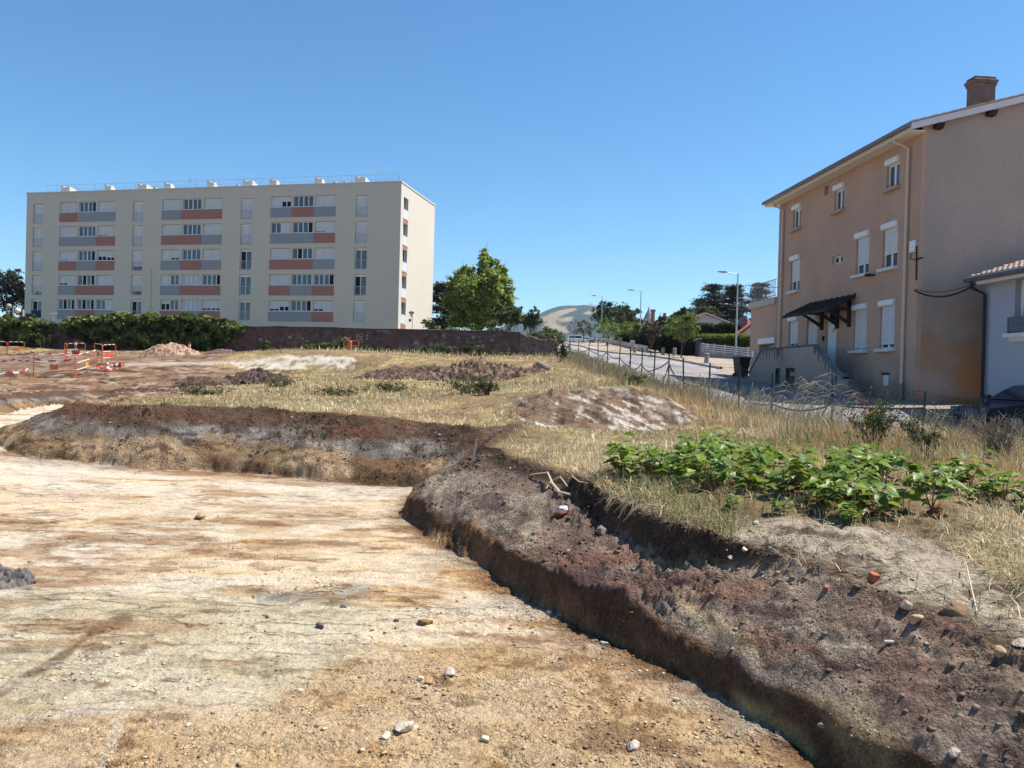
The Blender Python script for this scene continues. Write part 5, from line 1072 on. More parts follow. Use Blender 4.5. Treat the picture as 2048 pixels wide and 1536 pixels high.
lamp('second street lamp, behind the withered brown tree', 1279, 697.5, 94, 7.0)
lamp('third street lamp, in front of the big dark tree', 1202, 688, 114, 7.0)
lamp('farthest street lamp, just left of the third one', 1192, 684, 150, 7.2)
def bollard(px, pyb, D, label):
    p = P(px, pyb, D); o = thing('bollard', label, 'bollard', (p[0], p[1], tz(p[0], p[1])), 0, 'stone bollards along the pavement'); m = MB(); m.lathe([(.17, -.1), (.165, .52), (.18, .54), (.18, .62), (.12, .68)], 10); m.build('shaft', mat('weathered_bollard', (.28, .25, .22), rough=.9, var=.3, scale=5), o)
    m = MB(); m.lathe([(.181, .555), (.181, .60)], 10); m.build('cap_band', mat('dark_band', (.1, .09, .085), rough=.9), o)
for px, py, D, lb in ((1413, 733, 53, 'stone bollard nearest the rubbish bin'), (1349, 711, 68, 'stone bollard just left of the nearest green street tree'), (1326, 711, 69, 'stone bollard between the brown and the green street trees'), (1270, 704, 78, 'stone bollard left of the second lamp post'), (1214, 690, 98, 'farthest stone bollard below the spreading green tree')): bollard(px, py, D, lb)
p = P(1264.5, 699, 82); o = thing('utility_cabinet', 'narrow grey cabinet standing between bollard and green street tree', 'cabinet', (p[0], p[1], tz(p[0], p[1]))); m = MB(); m.box(-.22, .22, -.15, .15, -.1, 1.15, bev=.03); m.build('body', mat('grey_cabinet', (.45, .45, .45), rough=.6, var=.08), o); m = MB(); m.box(-.19, .19, -.158, -.151, .08, 1.08); m.build('door', mat('grey_cabinet_door', (.40, .40, .41), rough=.6, var=.08), o)
# wheelie bin
p = P(1482, 757.5, 38.5); z_ = tz(p[0], p[1]); o = thing('wheelie_bin', 'dark grey wheelie bin on the pavement by the garage', 'bin', (p[0], p[1], z_), math.radians(14))
m = MB(); m.add([(-.22, -.25, .06), (.22, -.25, .06), (.22, .25, .06), (-.22, .25, .06), (-.29, -.34, .92), (.29, -.34, .92), (.29, .32, .92), (-.29, .32, .92)], [(0, 3, 2, 1), (0, 1, 5, 4), (1, 2, 6, 5), (2, 3, 7, 6), (3, 0, 4, 7), (4, 5, 6, 7)]); m.box(-.31, .31, -.36, .34, .88, .94, bev=.015); BINM = mat('dark_bin_plastic', (.022, .024, .03), rough=.45, var=.1); m.build('body', BINM, o)
m = MB(); m.prism([(-.38, .945), (-.36, 1.0), (0, 1.04), (.34, 1.0), (.38, .95)], -.31, .31, 'x'); m.build('lid', mat('bin_lid', (.05, .05, .055), rough=.4, var=.1), o)
for sx in (-.25, .25): m = MB(); m.T = Matrix.Translation((sx, .26, .1)) @ Matrix.Rotation(math.radians(90), 4, 'Y'); m.lathe([(.1, -.03), (.1, .03)], 12); m.build('wheel', BINM, o)
# slat fence on a low wall
FA, FB_ = P(1400, 712, 66), P(1512, 724, 60.5)
v = FB_ - FA; fl = math.hypot(v[0], v[1]); yw = math.atan2(v[1], v[0]); zt0 = lambda t: zpx(1400, 701.5, 66) + (zpx(1512, 714, 60.5) - zpx(1400, 701.5, 66)) * t
lw = thing('low_wall', 'low grey rendered wall under the white slat fence', 'wall', (FA[0], FA[1], 0), yw); m = MB(); zb = min(tz(*FA[:2]), tz(*FB_[:2])) - .4
m.add([(0, 0, zb), (fl, 0, zb), (fl, 0, zt0(1)), (0, 0, zt0(0)), (0, .2, zb), (fl, .2, zb), (fl, .2, zt0(1)), (0, .2, zt0(0))], [(0, 1, 2, 3), (3, 2, 6, 7), (7, 6, 5, 4), (0, 3, 7, 4), (1, 5, 6, 2)]); m.build('masonry', mat('grey_wall_render', (.30, .30, .32), rough=.9, var=.12, scale=1.5), lw)
sf = thing('slat_fence', 'white slat fence of four boards on the low grey wall', 'fence', (FA[0], FA[1], 0), yw)
for k in range(4):
    z0 = .06 + k * .165; m = MB(); m.add([(0, .03, zt0(0) + z0), (fl, .03, zt0(1) + z0), (fl, .03, zt0(1) + z0 + .09), (0, .03, zt0(0) + z0 + .09), (0, .06, zt0(0) + z0), (fl, .06, zt0(1) + z0), (fl, .06, zt0(1) + z0 + .09), (0, .06, zt0(0) + z0 + .09)], [(0, 1, 2, 3), (3, 2, 6, 7), (7, 6, 5, 4), (0, 4, 5, 1), (0, 3, 7, 4), (1, 5, 6, 2)]); m.build('slat', mat('white_fence_board', (.58, .58, .60), rough=.6, var=.06), sf)
for k in range(5): s_ = fl * (k + .3) / 5; m = MB(); m.box(s_ - .035, s_ + .035, -.01, .028, zt0(s_ / fl) - .1, zt0(s_ / fl) + .72); m.build('post', mat('white_fence_board'), sf)
p = P(1396, 715, 66.3); o = thing('gate_post', 'dark gate pillar with a flat cap at the left end of the slat fence', 'gate post', (p[0], p[1], tz(p[0], p[1])), yw); m = MB(); m.box(-.17, .17, -.17, .17, -.2, 1.5); m.build('shaft', mat('dark_pillar', (.05, .05, .055), rough=.8, var=.2), o); m = MB(); m.box(-.24, .24, -.24, .24, 1.5, 1.57); m.build('cap', mat('dark_pillar_cap', (.22, .21, .2), rough=.8), o)
p = P(1411, 716, 65.6); o = thing('letterbox_post', 'small grey letterbox on a post before the low grey wall', 'letterbox', (p[0], p[1], tz(p[0], p[1])), yw); m = MB(); m.box(-.03, .03, -.03, .03, -.1, 1.0); m.build('post', METAL, o); m = MB(); m.box(-.2, .2, -.16, .16, .78, 1.12, bev=.02); m.build('box', mat('grey_letterbox', (.34, .36, .42), rough=.5), o)
# beige low wall further up
a, b2 = P(1218, 684, 112), P(1292, 700, 80); v = b2 - a; L_ = math.hypot(v[0], v[1]); o = thing('low_wall', 'low beige wall farther up the street in front of the dark hedge', 'wall', (a[0], a[1], 0), math.atan2(v[1], v[0])); m = MB(); za, zb = tz(*a[:2]), tz(*b2[:2])
m.add([(0, 0, za - .4), (L_, 0, zb - .4), (L_, 0, zb + .62), (0, 0, za + .62), (0, .25, za - .4), (L_, .25, zb - .4), (L_, .25, zb + .62), (0, .25, za + .62)], [(0, 1, 2, 3), (3, 2, 6, 7), (7, 6, 5, 4), (0, 3, 7, 4), (1, 5, 6, 2)]); m.build('masonry', mat('beige_wall', (.50, .43, .35), rough=.9, var=.12, scale=1), o)
m = MB(); s_ = L_ * .35; m.box(s_ - .25, s_ + .25, -.12, .36, za * .65 + zb * .35 - .3, za * .65 + zb * .35 + 1.15); m.build('gate_pillar', mat('beige_wall'), o)
# houses beyond
def bungalow(label, name, px, D, pxl, pxr, pyE, pyR, wallm, roofm, pyb, depth=9., yaw=0., ridge=None):
    c = P(px, pyb, D); o = thing(name, label, 'house', (c[0], c[1], 0), yaw); x0, x1 = (pxl - px) / F * D, (pxr - px) / F * D; zE, zR, zb = zpx(px, pyE, D), zpx(px, pyR, D), tz(c[0], c[1]) - .5
    m = MB(); m.prism([(x0 + .5, zb), (x1 - .5, zb), (x1 - .5, zE + .18), (0, zR - .1), (x0 + .5, zE + .18)], 0, depth, 'y'); m.build('wall', wallm, o)
    m = MB(); 
    for (xa, za), (xb, zb2) in (((x0, zE), (0, zR)), ((0, zR), (x1, zE))): m.add([(xa, -.4, za), (xb, -.4, zb2), (xb, depth + .4, zb2), (xa, depth + .4, za), (xa, -.4, za + .16), (xb, -.4, zb2 + .16), (xb, depth + .4, zb2 + .16), (xa, depth + .4, za + .16)], [(0, 1, 2, 3), (7, 6, 5, 4), (0, 4, 5, 1), (1, 5, 6, 2), (2, 6, 7, 3), (3, 7, 4, 0)])
    r = m.build('roof', roofm, o); return o, r, x0, x1, zE, zR
pw = mat('pale_house_render', (.40, .385, .36), rough=.9, var=.05)
o, r, x0, x1, zE, zR = bungalow('pale gabled bungalow behind the tall conifer hedge', 'bungalow', 1408, 92, 1366, 1478, 652, 627, pw, mat('brown_tiles', (.14, .095, .08), rough=.9, var=.2, scale=2), 690)
m = MB(); 
for (xa, za), (xb, zb2) in (((x0, zE), (0, zR)), ((0, zR), (x1, zE))): m.add([(xa, -.44, za - .06), (xb, -.44, zb2 - .06), (xb, -.44, zb2 + .1), (xa, -.44, za + .1)], [(0, 1, 2, 3)])
m.build('bargeboard', mat('pale_timber', (.46, .43, .43), rough=.8, var=.05), r)
m = MB(); m.box(-1.3, -.6, 2.0, 2.6, zR - .5, zR + .45); m.build('chimney', mat('brown_chimney', (.16, .12, .11), rough=.9, var=.2), r)
m = MB(); m.box(-1.9, -1.62, 1.2, 1.5, zR - .8, zR + .35); m.build('vent_pipe', pw, r)
o, r, x0, x1, zE, zR = bungalow('house with a bright red tiled roof just left of the garage', 'red_roof_house', 1512, 72, 1472, 1552, 672, 641, mat('pale_house_render'), mat('red_tiles', (.36, .10, .075), rough=.85, var=.2, scale=2), 700)
m = MB(); m.box(-1.2, -.6, 1, 1.6, zR - .6, zR + .4); m.build('chimney', mat('brown_chimney'), r)
o, r, x0, x1, zE, zR = bungalow('small far house with a low terracotta roof below the hills', 'far_house', 1108, 170, 1090, 1124, 667, 661, mat('pale_house_render'), mat('terracotta_tiles', (.34, .17, .12), rough=.9, var=.2), 680)
m = MB(); m.box(-1.5, -.9, -.01, .0, zE - 1.6, zE - .4); m.build('window', DARKIN, o)
o, r, x0, x1, zE, zR = bungalow('white far house front seen through the slender tree above the wall', 'far_house', 1056, 120, 1047, 1070, 656, 648, mat('white_house_front', (.55, .55, .54), rough=.9, var=.05), mat('brown_tiles'), 690)
m = MB(); m.box(.3, .6, -.012, .0, zE - 1.2, zE - .4); m.build('window', DARKIN, o)
o, r, x0, x1, zE, zR = bungalow('far house roof between the church spires and the green street tree', 'far_house', 1346, 150, 1326, 1366, 637, 632, mat('pale_house_render'), mat('grey_tiles', (.22, .20, .2), rough=.9, var=.2), 690)
m = MB(); m.box(-1.9, -1.4, .5, 1, zR - .3, zR + .6); m.build('chimney', mat('brown_chimney'), r)
def spire(label, px, D, tip, base, w, box=True):
    c = P(px, base, D); o = thing('church_spire', label, 'church tower', (c[0], c[1], 0)); zt, zb = zpx(px, tip, D), zpx(px, base, D); hw_ = w / 2 / F * D
    m = MB(); m.lathe([(hw_, zb), (hw_ * .52, zb + (zt - zb) * .42), (hw_ * .2, zb + (zt - zb) * .66), (hw_ * .06, zt - (zt - zb) * .12)], 8); m.build('spire_roof', mat('slate_spire', (.18, .17, .19), rough=.8, var=.15), o)
    m = MB(); m.box(-hw_ * .9, hw_ * .9, -hw_ * .9, hw_ * .9, tz(c[0], c[1]) - 1, zb - .02); m.build('tower', mat('pale_tower', (.38, .35, .33), rough=.9, var=.1), o)
    m = MB(); m.tube([(0, 0, zt - (zt - zb) * .14), (0, 0, zt)], .06, 5); m.box(-.35, .35, -.04, .04, zt - .9, zt - .75); m.build('cross', METAL, o)
spire('pointed slate church spire above the brown street tree', 1297, 240, 611, 638, 20)
spire('thin distant spire tip right of the factory chimney', 1320, 300, 623, 640, 5)
p = P(1305.7, 640, 200); o = thing('factory_chimney', 'slim brick chimney stack beside the church spire', 'chimney', (p[0], p[1], 0)); m = MB(); zt = zpx(1305.7, 619, 200); m.lathe([(.62, tz(p[0], p[1]) - 1), (.5, zt - .5)], 10); m.build('stack', mat('dark_red_brick', (.16, .11, .10), rough=.9, var=.15), o); m = MB(); m.lathe([(.68, zt - .5), (.7, zt - .05), (.6, zt)], 10); m.build('rim', mat('dark_red_brick_rim', (.12, .09, .085), rough=.9), o)
# vehicles
def car(name, label, loc, rz, paint, L_=4.2, Wd=1.75, H=1.46, van=False, cat='car'):
    """nose towards local -x"""
    o = thing(name, label, cat, loc, rz); h2 = Wd / 2
    if van: low = [(-L_ / 2, .45), (-L_ / 2 + .02, .78), (-L_ / 2 + .25, .98), (-L_ * .29, 1.12), (L_ / 2 - .03, 1.12), (L_ / 2, .45)]; cab = [(-L_ * .30, 1.10), (-L_ * .17, H - .06), (-L_ * .10, H), (L_ / 2 - .18, H), (L_ / 2 - .03, 1.10)]
    else: low = [(-L_ / 2, .38), (-L_ / 2 - .02, .58), (-L_ / 2 + .12, .74), (-L_ * .22, .92), (L_ * .33, .97), (L_ / 2 - .06, .96), (L_ / 2, .6), (L_ / 2 - .04, .38)]; cab = [(-L_ * .245, .90), (-L_ * .06, H - .06), (L_ * .03, H), (L_ * .22, H - .04), (L_ * .40, .95)]
    def loft(prof, ws, cuts=None):
        m = MB(); n = len(prof); rows = []
        for sgn in (-1, 1):
            for (x, z), w_ in zip(prof, ws): rows.append((x, sgn * w_, z))
        fs = [tuple(range(n - 1, -1, -1)), tuple(range(n, 2 * n))] + [(i, i + 1, n + i + 1, n + i) for i in range(n - 1)] + [(n - 1, 0, n, 2 * n - 1)]
        m.add(rows, fs); return m
    b_ = loft(low, [h2 * (.86 if i in (0, 1) else .95 if i == 2 else 1.0) for i in range(len(low))]); body = b_.build('body', paint, o)
    md = body.modifiers.new('bevel', 'BEVEL'); md.width = .05; md.segments = 3; md.limit_method = 'ANGLE'
    c_ = loft(cab, [h2 * .94] + [h2 * .76] * (len(cab) - 2) + [h2 * .94]); cc = c_.build('cabin', paint, o); md = cc.modifiers.new('bevel', 'BEVEL'); md.width = .05; md.segments = 3; md.limit_method = 'ANGLE'
    GL = mat('car_glass', (.02, .035, .06), rough=.12, var=.2, spec=.45)
    zt, zb_ = H - .14, (1.16 if van else .98)
    def lerp_x(z, side): 
        (xa, za), (xb, zb2) = (cab[0], cab[1]) if side == 0 else (cab[-1], cab[-2]); return xa + (xb - xa) * (z - za) / (zb2 - za)
    yat = lambda z: (h2 * .94 + (h2 * .76 - h2 * .94) * (z - cab[0][1]) / (H - .06 - cab[0][1])) + .012
    for sgn in (-1, 1):
        m = MB(); x0a, x0b = lerp_x(zb_, 0) + .12, lerp_x(zt, 0) + .14; x1a, x1b = lerp_x(zb_, 1) - .18, lerp_x(zt, 1) - .12; xm = (x0b + x1b) / 2 + .05
        for qa, qb, qc, qd in ((x0a, x0b, xm - .04, xm - .04), (xm + .04, xm + .04, x1a, x1b)):
            m.quad((qa, sgn * yat(zb_), zb_), (qc, sgn * yat(zb_), zb_), (qd, sgn * yat(zt), zt), (qb, sgn * yat(zt), zt))
        m.build('side_window', GL, o)
        m = MB(); m.box(lerp_x(zb_, 0) + .05, lerp_x(zb_, 0) + .22, sgn * (h2 + .12) - .1, sgn * (h2 + .12) + .1, zb_ - .02, zb_ + .14, bev=.03); m.build('mirror', paint, o)
        m = MB(); m.box(-L_ / 2 - .005, -L_ / 2 + .3, sgn * h2 * .72 - .14, sgn * h2 * .72 + .14, .62, .76, bev=.03); m.build('headlight', mat('headlight_glass', (.12, .13, .15), rough=.1, var=.1), o)
    m = MB(); e = .02; m.quad((lerp_x(zb_, 0) - e, -h2 * .84, zb_ + e), (lerp_x(zb_, 0) - e, h2 * .84, zb_ + e), (lerp_x(zt + .03, 0) - e, h2 * .7, zt + .03 + e), (lerp_x(zt + .03, 0) - e, -h2 * .7, zt + .03 + e)); m.build('windscreen', GL, o)
    for x in (-L_ * .30, L_ * .29):
        for sgn in (-1, 1):
            m = MB(); m.T = Matrix.Translation((x, sgn * (h2 - .08), .31)) @ Matrix.Rotation(math.radians(90), 4, 'X'); m.lathe([(.2, -.1), (.29, -.1), (.31, -.07), (.31, .07), (.29, .1), (.2, .1)], 18); wh = m.build('wheel', mat('tyre_rubber', (.018, .018, .018), rough=.9), o)
            m = MB(); m.T = Matrix.Translation((x, sgn * (h2 - .08), .31)) @ Matrix.Rotation(math.radians(90), 4, 'X')
            m.lathe([(.2, -.104), (.19, .104)], 14)
            for k in range(6): a = k * math.pi / 3; m.box(.0, .19, -.02, .02, -.112, .112) if False else None
            m.build('rim', mat('grey_hubcap', (.38, .39, .40), rough=.45, var=.15, metal=.3), wh)
    return o
navy = mat('navy_car_paint', (.012, .018, .045), rough=.2, var=.1, spec=.6)
p = P(1938, 868, 22.2); car('car', 'dark blue car parked at the right edge in front of the white house', (p[0] + 2.1, p[1] + .3, tz(p[0] + 1.0, p[1])), math.radians(4), navy)
wp_ = mat('white_car_paint', (.62, .63, .65), rough=.25, var=.05, spec=.6)
p = P(1155, 686, 190); car('van', 'white van parked at the far end of the street', (p[0], p[1], p[2] - .05), math.radians(180), wp_, 4.9, 1.95, 1.95, True, 'van')
p = P(1176, 686.5, 175); car('car', 'white hatchback at the far end of the street beside the van', (p[0], p[1], p[2] - .05), math.radians(160), wp_, 3.9)
p = P(1196, 686, 170); car('car', 'grey car parked far away below the spreading green street tree', (p[0], p[1], p[2] - .05), math.radians(20), mat('grey_car_paint', (.16, .17, .18), rough=.3, var=.1), 4.1)
p = P(8, 640, 78); car('car', 'silver car roof just showing above the wall at the left edge', (p[0], p[1], zpx(8, 637.5, 78) - 1.46), 0, mat('silver_car_paint', (.4, .42, .45), rough=.3, metal=.3, var=.05))
# signs and lanterns behind the wall
p = P(1141, 697, 63); o = thing('road_sign', 'round road sign seen from behind with a small plate below it', 'road sign', (p[0], p[1], tz(p[0], p[1]))); z_ = tz(p[0], p[1]); m = MB(); zt = zpx(1141, 647, 63) - z_; m.tube([(0, 0, -.2), (0, 0, zt)], .035, 6); m.build('post', METAL, o)
SG = mat('sign_back', (.42, .42, .43), rough=.5, var=.08)
m = MB(); m.T = Matrix.Translation((0, .05, zt - .36)) @ Matrix.Rotation(math.radians(90), 4, 'X'); m.lathe([(.33, -.012), (.33, .012)], 24); m.build('disc', SG, o); m = MB(); m.box(-.27, .27, .04, .055, zt - .92, zt - .76); m.build('plate', SG, o)
p = P(1042, 668, 60); o = thing('white_board', 'narrow white panel standing up behind the wall by the slender tree', 'sign', (p[0], p[1], tz(p[0], p[1]))); z_ = tz(p[0], p[1]); m = MB(); m.box(-.2, .14, 0, .05, zpx(1040, 672, 60) - z_, zpx(1040, 648, 60) - z_); m.build('panel', mat('white_panel', (.7, .71, .72), rough=.5, var=.04), o); m = MB(); m.tube([(-.03, .08, -.2), (-.03, .08, 2.2)], .03, 5); m.build('post', METAL, o)
p = P(875, 655, 66); z_ = tz(p[0], p[1]); o = thing('yellow_box', 'small yellow and orange box behind the wall beside the apartment gable', 'box', (p[0], p[1], z_)); zt = zpx(875, 651.5, 66) - z_; m = MB(); m.box(-.28, .12, -.1, .1, zt - .24, zt); m.build('orange_side', mat('orange_paint', (.45, .2, .06), rough=.6), o); m = MB(); m.box(.124, .24, -.1, .1, zt - .24, zt); m.build('yellow_side', mat('yellow_paint', (.6, .5, .2), rough=.6), o); m = MB(); m.box(-.05, .0, -.03, .03, -.2, zt - .242); m.build('post', METAL, o)
p = P(822, 660, 68); z_ = tz(p[0], p[1]); o = thing('park_lantern', 'lantern on a pole with a small red notice in front of the white gable', 'lantern', (p[0], p[1], z_)); zt = zpx(820, 624, 68) - z_; m = MB(); m.tube([(.1, 0, -.2), (.1, 0, zt - .35), (0, 0, zt - .42)], .03, 6); m.build('pole', METAL, o)
m = MB(); m.lathe([(.05, zt - .45), (.1, zt - .3), (.22, zt - .08), (.23, zt - .05)], 10); m.build('glass_shade', mat('clear_lantern', (.5, .5, .5), rough=.2, var=.1), o); m = MB(); m.lathe([(.26, zt - .05), (.24, zt), (.1, zt + .06)], 10); m.build('hood', DARKIN, o); m = MB(); m.box(-.22, .0, -.02, .0, zt - .86, zt - .6); m.build('notice', mat('red_notice', (.45, .06, .07), rough=.6, var=.2, scale=20), o)
for px, pyg, D, lb in ((17, 612.5, 70, 'globe lamp with two arms, dull left globe at the left edge'), (35, 621, 66, 'bright globe lamp on a short arm left of the apartment block')):
    p = P(px, 650, D); z_ = tz(p[0], p[1]); zt = zpx(px, pyg, D) - z_; o = thing('globe_lamp', lb, 'lamp post', (p[0], p[1], z_)); m = MB(); m.tube([(.4, 0, -.2), (.4, 0, zt + .05)], .045, 6); m.tube([(.4, 0, zt - .45), (.1, 0, zt - .5), (0, 0, zt - .2)], .025, 5); m.build('pole', METAL, o); m = MB(); m.lathe([(.02, -.24), (.16, -.19), (.235, -.06), (.24, .05), (.17, .18), (.03, .25)], 12, c=(0, 0, zt)); m.build('globe', mat('opal_globe' if px > 20 else 'dull_globe', (.72, .70, .6) if px > 20 else (.25, .26, .22), rough=.3, var=.1), o, smooth=True)
for px, D, h, lb in ((107, 63.5, 627, 'thin television aerial above the wall, left one'), (140, 63, 634, 'thin television aerial above the wall, right one'), (46, 64, 619, 'pale square post at the corner of the apartment block')):
    p = P(px, 650, D); z_ = tz(p[0], p[1]); zt = zpx(px, h, D) - z_; o = thing('aerial' if px > 50 else 'pale_post', lb, 'aerial' if px > 50 else 'post', (p[0], p[1], z_)); m = MB()
    if px > 50:
        m.tube([(0, 0, -.2), (0, 0, zt)], .02, 5); m.build('mast', mat('pale_aerial', (.5, .5, .46), rough=.5), o); m = MB()
        for k, w_ in ((0, .28), (.62, .16)): m.tube([(-w_, 0, zt - k), (w_, 0, zt - k - .02)], .016, 4)
        for k in range(5): m.tube([(-.24 + .12 * k, -.2, zt + .01), (-.24 + .12 * k, .2, zt + .01)], .009, 4)
        m.build('element', mat('pale_aerial'), o)
    else: m.box(-.05, .05, -.05, .05, -.2, zt, bev=.01); m.build('shaft', mat('pale_post_paint', (.5, .5, .5), rough=.6), o)

# ---- wire fence along the street
FENL = [(9.9, 16.4), (9.05, 17.0), (7.6, 18.3), (6.6, 19.6), (6.05, 20.6), (5.6, 22.0), (5.35, 24), (5.25, 26), (5.15, 28.2), (5.1, 30.4), (5.05, 33), (4.95, 36), (4.85, 39.5), (4.75, 43), (4.6, 47), (4.4, 52), (4.2, 57)]
FENL = [(13.5, 14.9), (11.6, 15.6)] + FENL
fence = thing('wire_fence', 'sagging green wire fence on thin posts along the street', 'fence')
FP = mat('green_fence_post', (.02, .045, .035), rough=.6, var=.3, scale=4); WIRE = mat('fence_wire', (.035, .05, .045), rough=.6, metal=.3)
rf_ = random.Random(3); tops = []
for i, (x, y) in enumerate(FENL):
    z_ = tz(x, y) if True else 0; h = 1.22 + rf_.uniform(-.06, .08); lx, ly = rf_.uniform(-.05, .05), rf_.uniform(-.05, .05)
    m = MB(); m.tube([(x, y, z_ - .3), (x + lx, y + ly, z_ + h)], .024, 6)
    if i in (4, 6, 9, 12): m.tube([(x + .02, y + .02, z_ + h * .7), (x - .1, y + .75, z_ - .05)], .018, 5)
    m.build('post', FP, fence); tops.append((x + lx, y + ly, z_, h))
m = MB()
for a, b2 in zip(tops[:-1], tops[1:]):
    for fr, sag in ((.98, .05), (.52, .1), (.06, .03)):
        pts = [(a[0] + (b2[0] - a[0]) * t, a[1] + (b2[1] - a[1]) * t, a[2] + a[3] * fr + (b2[2] + b2[3] * fr - a[2] - a[3] * fr) * t - sag * 4 * t * (1 - t)) for t in np.linspace(0, 1, 6)]; m.tube(pts, .004, 4, cap=False)
m.build('strand_wire', WIRE, fence)
hts = [.9, .9, .85, .82, .62, .40, .55, .62, .50, .95, .55, .62, .42, .68, .72, .58, .7, .6, .72]
m = MB(); pts = []
for k in range(len(tops) - 1):
    a, b2 = tops[k], tops[k + 1]
    for t in np.linspace(0, 1, 9)[:-1]:
        hh = hts[k] * (1 - t) + hts[k + 1] * t - .16 * 4 * t * (1 - t) * (1 if k % 3 else .3); pts.append((a[0] + (b2[0] - a[0]) * t - .03, a[1] + (b2[1] - a[1]) * t - .03, a[2] * (1 - t) + b2[2] * t + hh))
m.tube(pts[20:], .022, 6); m.build('sagging_edge', mat('dark_green_rope', (.025, .035, .035), rough=.6), fence)
m = MB()                                                # diamond mesh on the near, taller stretch
for k in range(0, 9):
    a, b2 = tops[k], tops[k + 1]; Ls = math.hypot(b2[0] - a[0], b2[1] - a[1]); H_ = 1.08 if k < 6 else .9; n_ = int(Ls / .075)
    dx, dy = (b2[0] - a[0]) / Ls, (b2[1] - a[1]) / Ls
    for i in range(-int(H_ / .075), n_):
        for sg in (1, -1):
            s0, s1 = i * .075, i * .075 + H_
            u0, u1 = max(0, s0), min(Ls, s1)
            if u1 <= u0: continue
            f0, f1 = (u0 - s0), (u1 - s0)
            z0_, z1_ = (f0, f1) if sg > 0 else (H_ - f0, H_ - f1)
            g0, g1 = a[2] + (b2[2] - a[2]) * u0 / Ls + .04, a[2] + (b2[2] - a[2]) * u1 / Ls + .04; w_ = .0035
            off = .006 * sg
            m.add([(a[0] + dx * u0 - off, a[1] + dy * u0 + off, g0 + z0_ - w_), (a[0] + dx * u1 - off, a[1] + dy * u1 + off, g1 + z1_ - w_), (a[0] + dx * u1 - off, a[1] + dy * u1 + off, g1 + z1_ + w_), (a[0] + dx * u0 - off, a[1] + dy * u0 + off, g0 + z0_ + w_)], [(0, 1, 2, 3)])
m.build('chain_link_mesh', WIRE, fence, fixn=False)

# ================================================================== SITE THINGS
ORG = mat('orange_red_tube', (.62, .13, .045), rough=.5, var=.12, scale=6); WHT = mat('white_band_tube', (.75, .73, .70), rough=.5, var=.08)
RED = mat('red_plastic', (.55, .045, .035), rough=.45, var=.12)
def barrier(label, p0, p1, h=1.0, plate=(.75, .19, .06), flip=False, legs=(0, 0), twist=0):
    p0, p1 = np.array(p0), np.array(p1); v = p1 - p0; L_ = math.hypot(v[0], v[1]); o = thing('barrier', label, 'barrier', (p0[0], p0[1], tz(p0[0], p0[1])), math.atan2(v[1], v[0]), 'orange tube barriers round the dig')
    dz = tz(p1[0], p1[1]) - tz(p0[0], p0[1])
    zz = lambda x: dz * x / L_
    m = MB(); m.tube([(0, 0, -.05), (0, 0, h - .1), (.03, 0, h - .03), (.1, 0, h + zz(.1)), (L_ - .1, 0, h + zz(L_ - .1)), (L_ - .03, 0, h + zz(L_) - .03), (L_, 0, h - .1 + dz), (L_, 0, -.05 + dz)], .017, 6)
    for hh in (.34, .66): m.tube([(0, 0, hh), (L_, 0, hh + dz)], .014, 6)
    for x in (0, L_): m.box(x - .02, x + .02, -.22, .22, zz(x) - .0, zz(x) + .03)
    m.build('tube_frame', ORG, o)
    for k in range(3):
        x0 = L_ * (.12 + .32 * k); m = MB(); m.tube([(x0, 0, h + zz(x0)), (x0 + L_ * .14, 0, h + zz(x0 + L_ * .14))], .020, 6); m.build('white_band', WHT, o)
    for hh in (.34, .66): m = MB(); m.tube([(L_ * .05, 0, hh + zz(L_ * .05)), (L_ * .62, 0, hh + zz(L_ * .62))], .017, 6); m.build('white_band', WHT, o)
    xm = L_ * .5; m = MB(); m.prism([(xm - .19, .36), (xm + .19, .36), (xm + .19, .60), (xm + .12, .60), (xm + .10, .57), (xm - .10, .57), (xm - .12, .60), (xm - .19, .60)], -.012, .012, 'y'); m.v = [(a, b_, c_ + zz(xm)) for a, b_, c_ in m.v]; m.build('plate', mat('plate_%d' % int(plate[0] * 100 + plate[2] * 1000), plate, rough=.5, var=.08), o); return o
g2 = lambda px, D: P(px, 730, D)[:2]
barrier('wide orange tube barrier nearest the camera, facing it, with an orange plate', g2(67, 34), g2(150, 34))
barrier('orange tube barrier set at an angle to the nearest one, with a yellow orange plate', g2(151.5, 34.1), g2(193.5, 36.6), plate=(.78, .30, .03))
barrier('dark red tube barrier farther back with a white striped top', g2(133, 44.2), g2(169.5, 44.6), plate=(.3, .03, .03))
barrier('narrow tube barrier seen almost edge on beside the dark red one', g2(128.5, 45.6), g2(132.4, 44.2), plate=(.3, .03, .03))
barrier('narrow red tube barrier standing behind the upright traffic cone', g2(204.5, 38.8), g2(230.5, 39.4), plate=(.72, .08, .05))
barrier('tube barrier seen at an angle behind the narrow red one', g2(188, 41.5), g2(203.5, 39.2), plate=(.10, .02, .02))
barrier('far left orange tube barrier at the wall, cut by the picture edge', g2(-40, 54.2), g2(13, 54.2))
barrier('far tube barrier at the wall, right of the one cut by the edge', g2(15, 54.2), g2(48, 54.6))
def cone(label, x, y, h=.52, lying=False, rz=0):
    o = thing('traffic_cone', label, 'traffic cone', (x, y, tz(x, y) + (.11 if lying else 0)), rz, 'red and white traffic cones'); 
    if lying: o.rotation_euler = (0, math.radians(98), rz)
    m = MB(); m.box(-.16, .16, -.16, .16, .0, .035, bev=.01); m.build('base', RED, o)
    rr = lambda t: .115 - .085 * t
    for a, b2, mt, nm in ((.0, .22, RED, 'red_ring'), (.22, .46, WHT, 'white_ring'), (.46, .68, RED, 'red_ring'), (.68, .86, WHT, 'white_ring'), (.86, 1., RED, 'red_ring')):
        m = MB(); m.lathe([(rr(a), .035 + a * (h - .035)), (rr(b2), .035 + b2 * (h - .035))], 14); m.build(nm, mt, o)
    return o
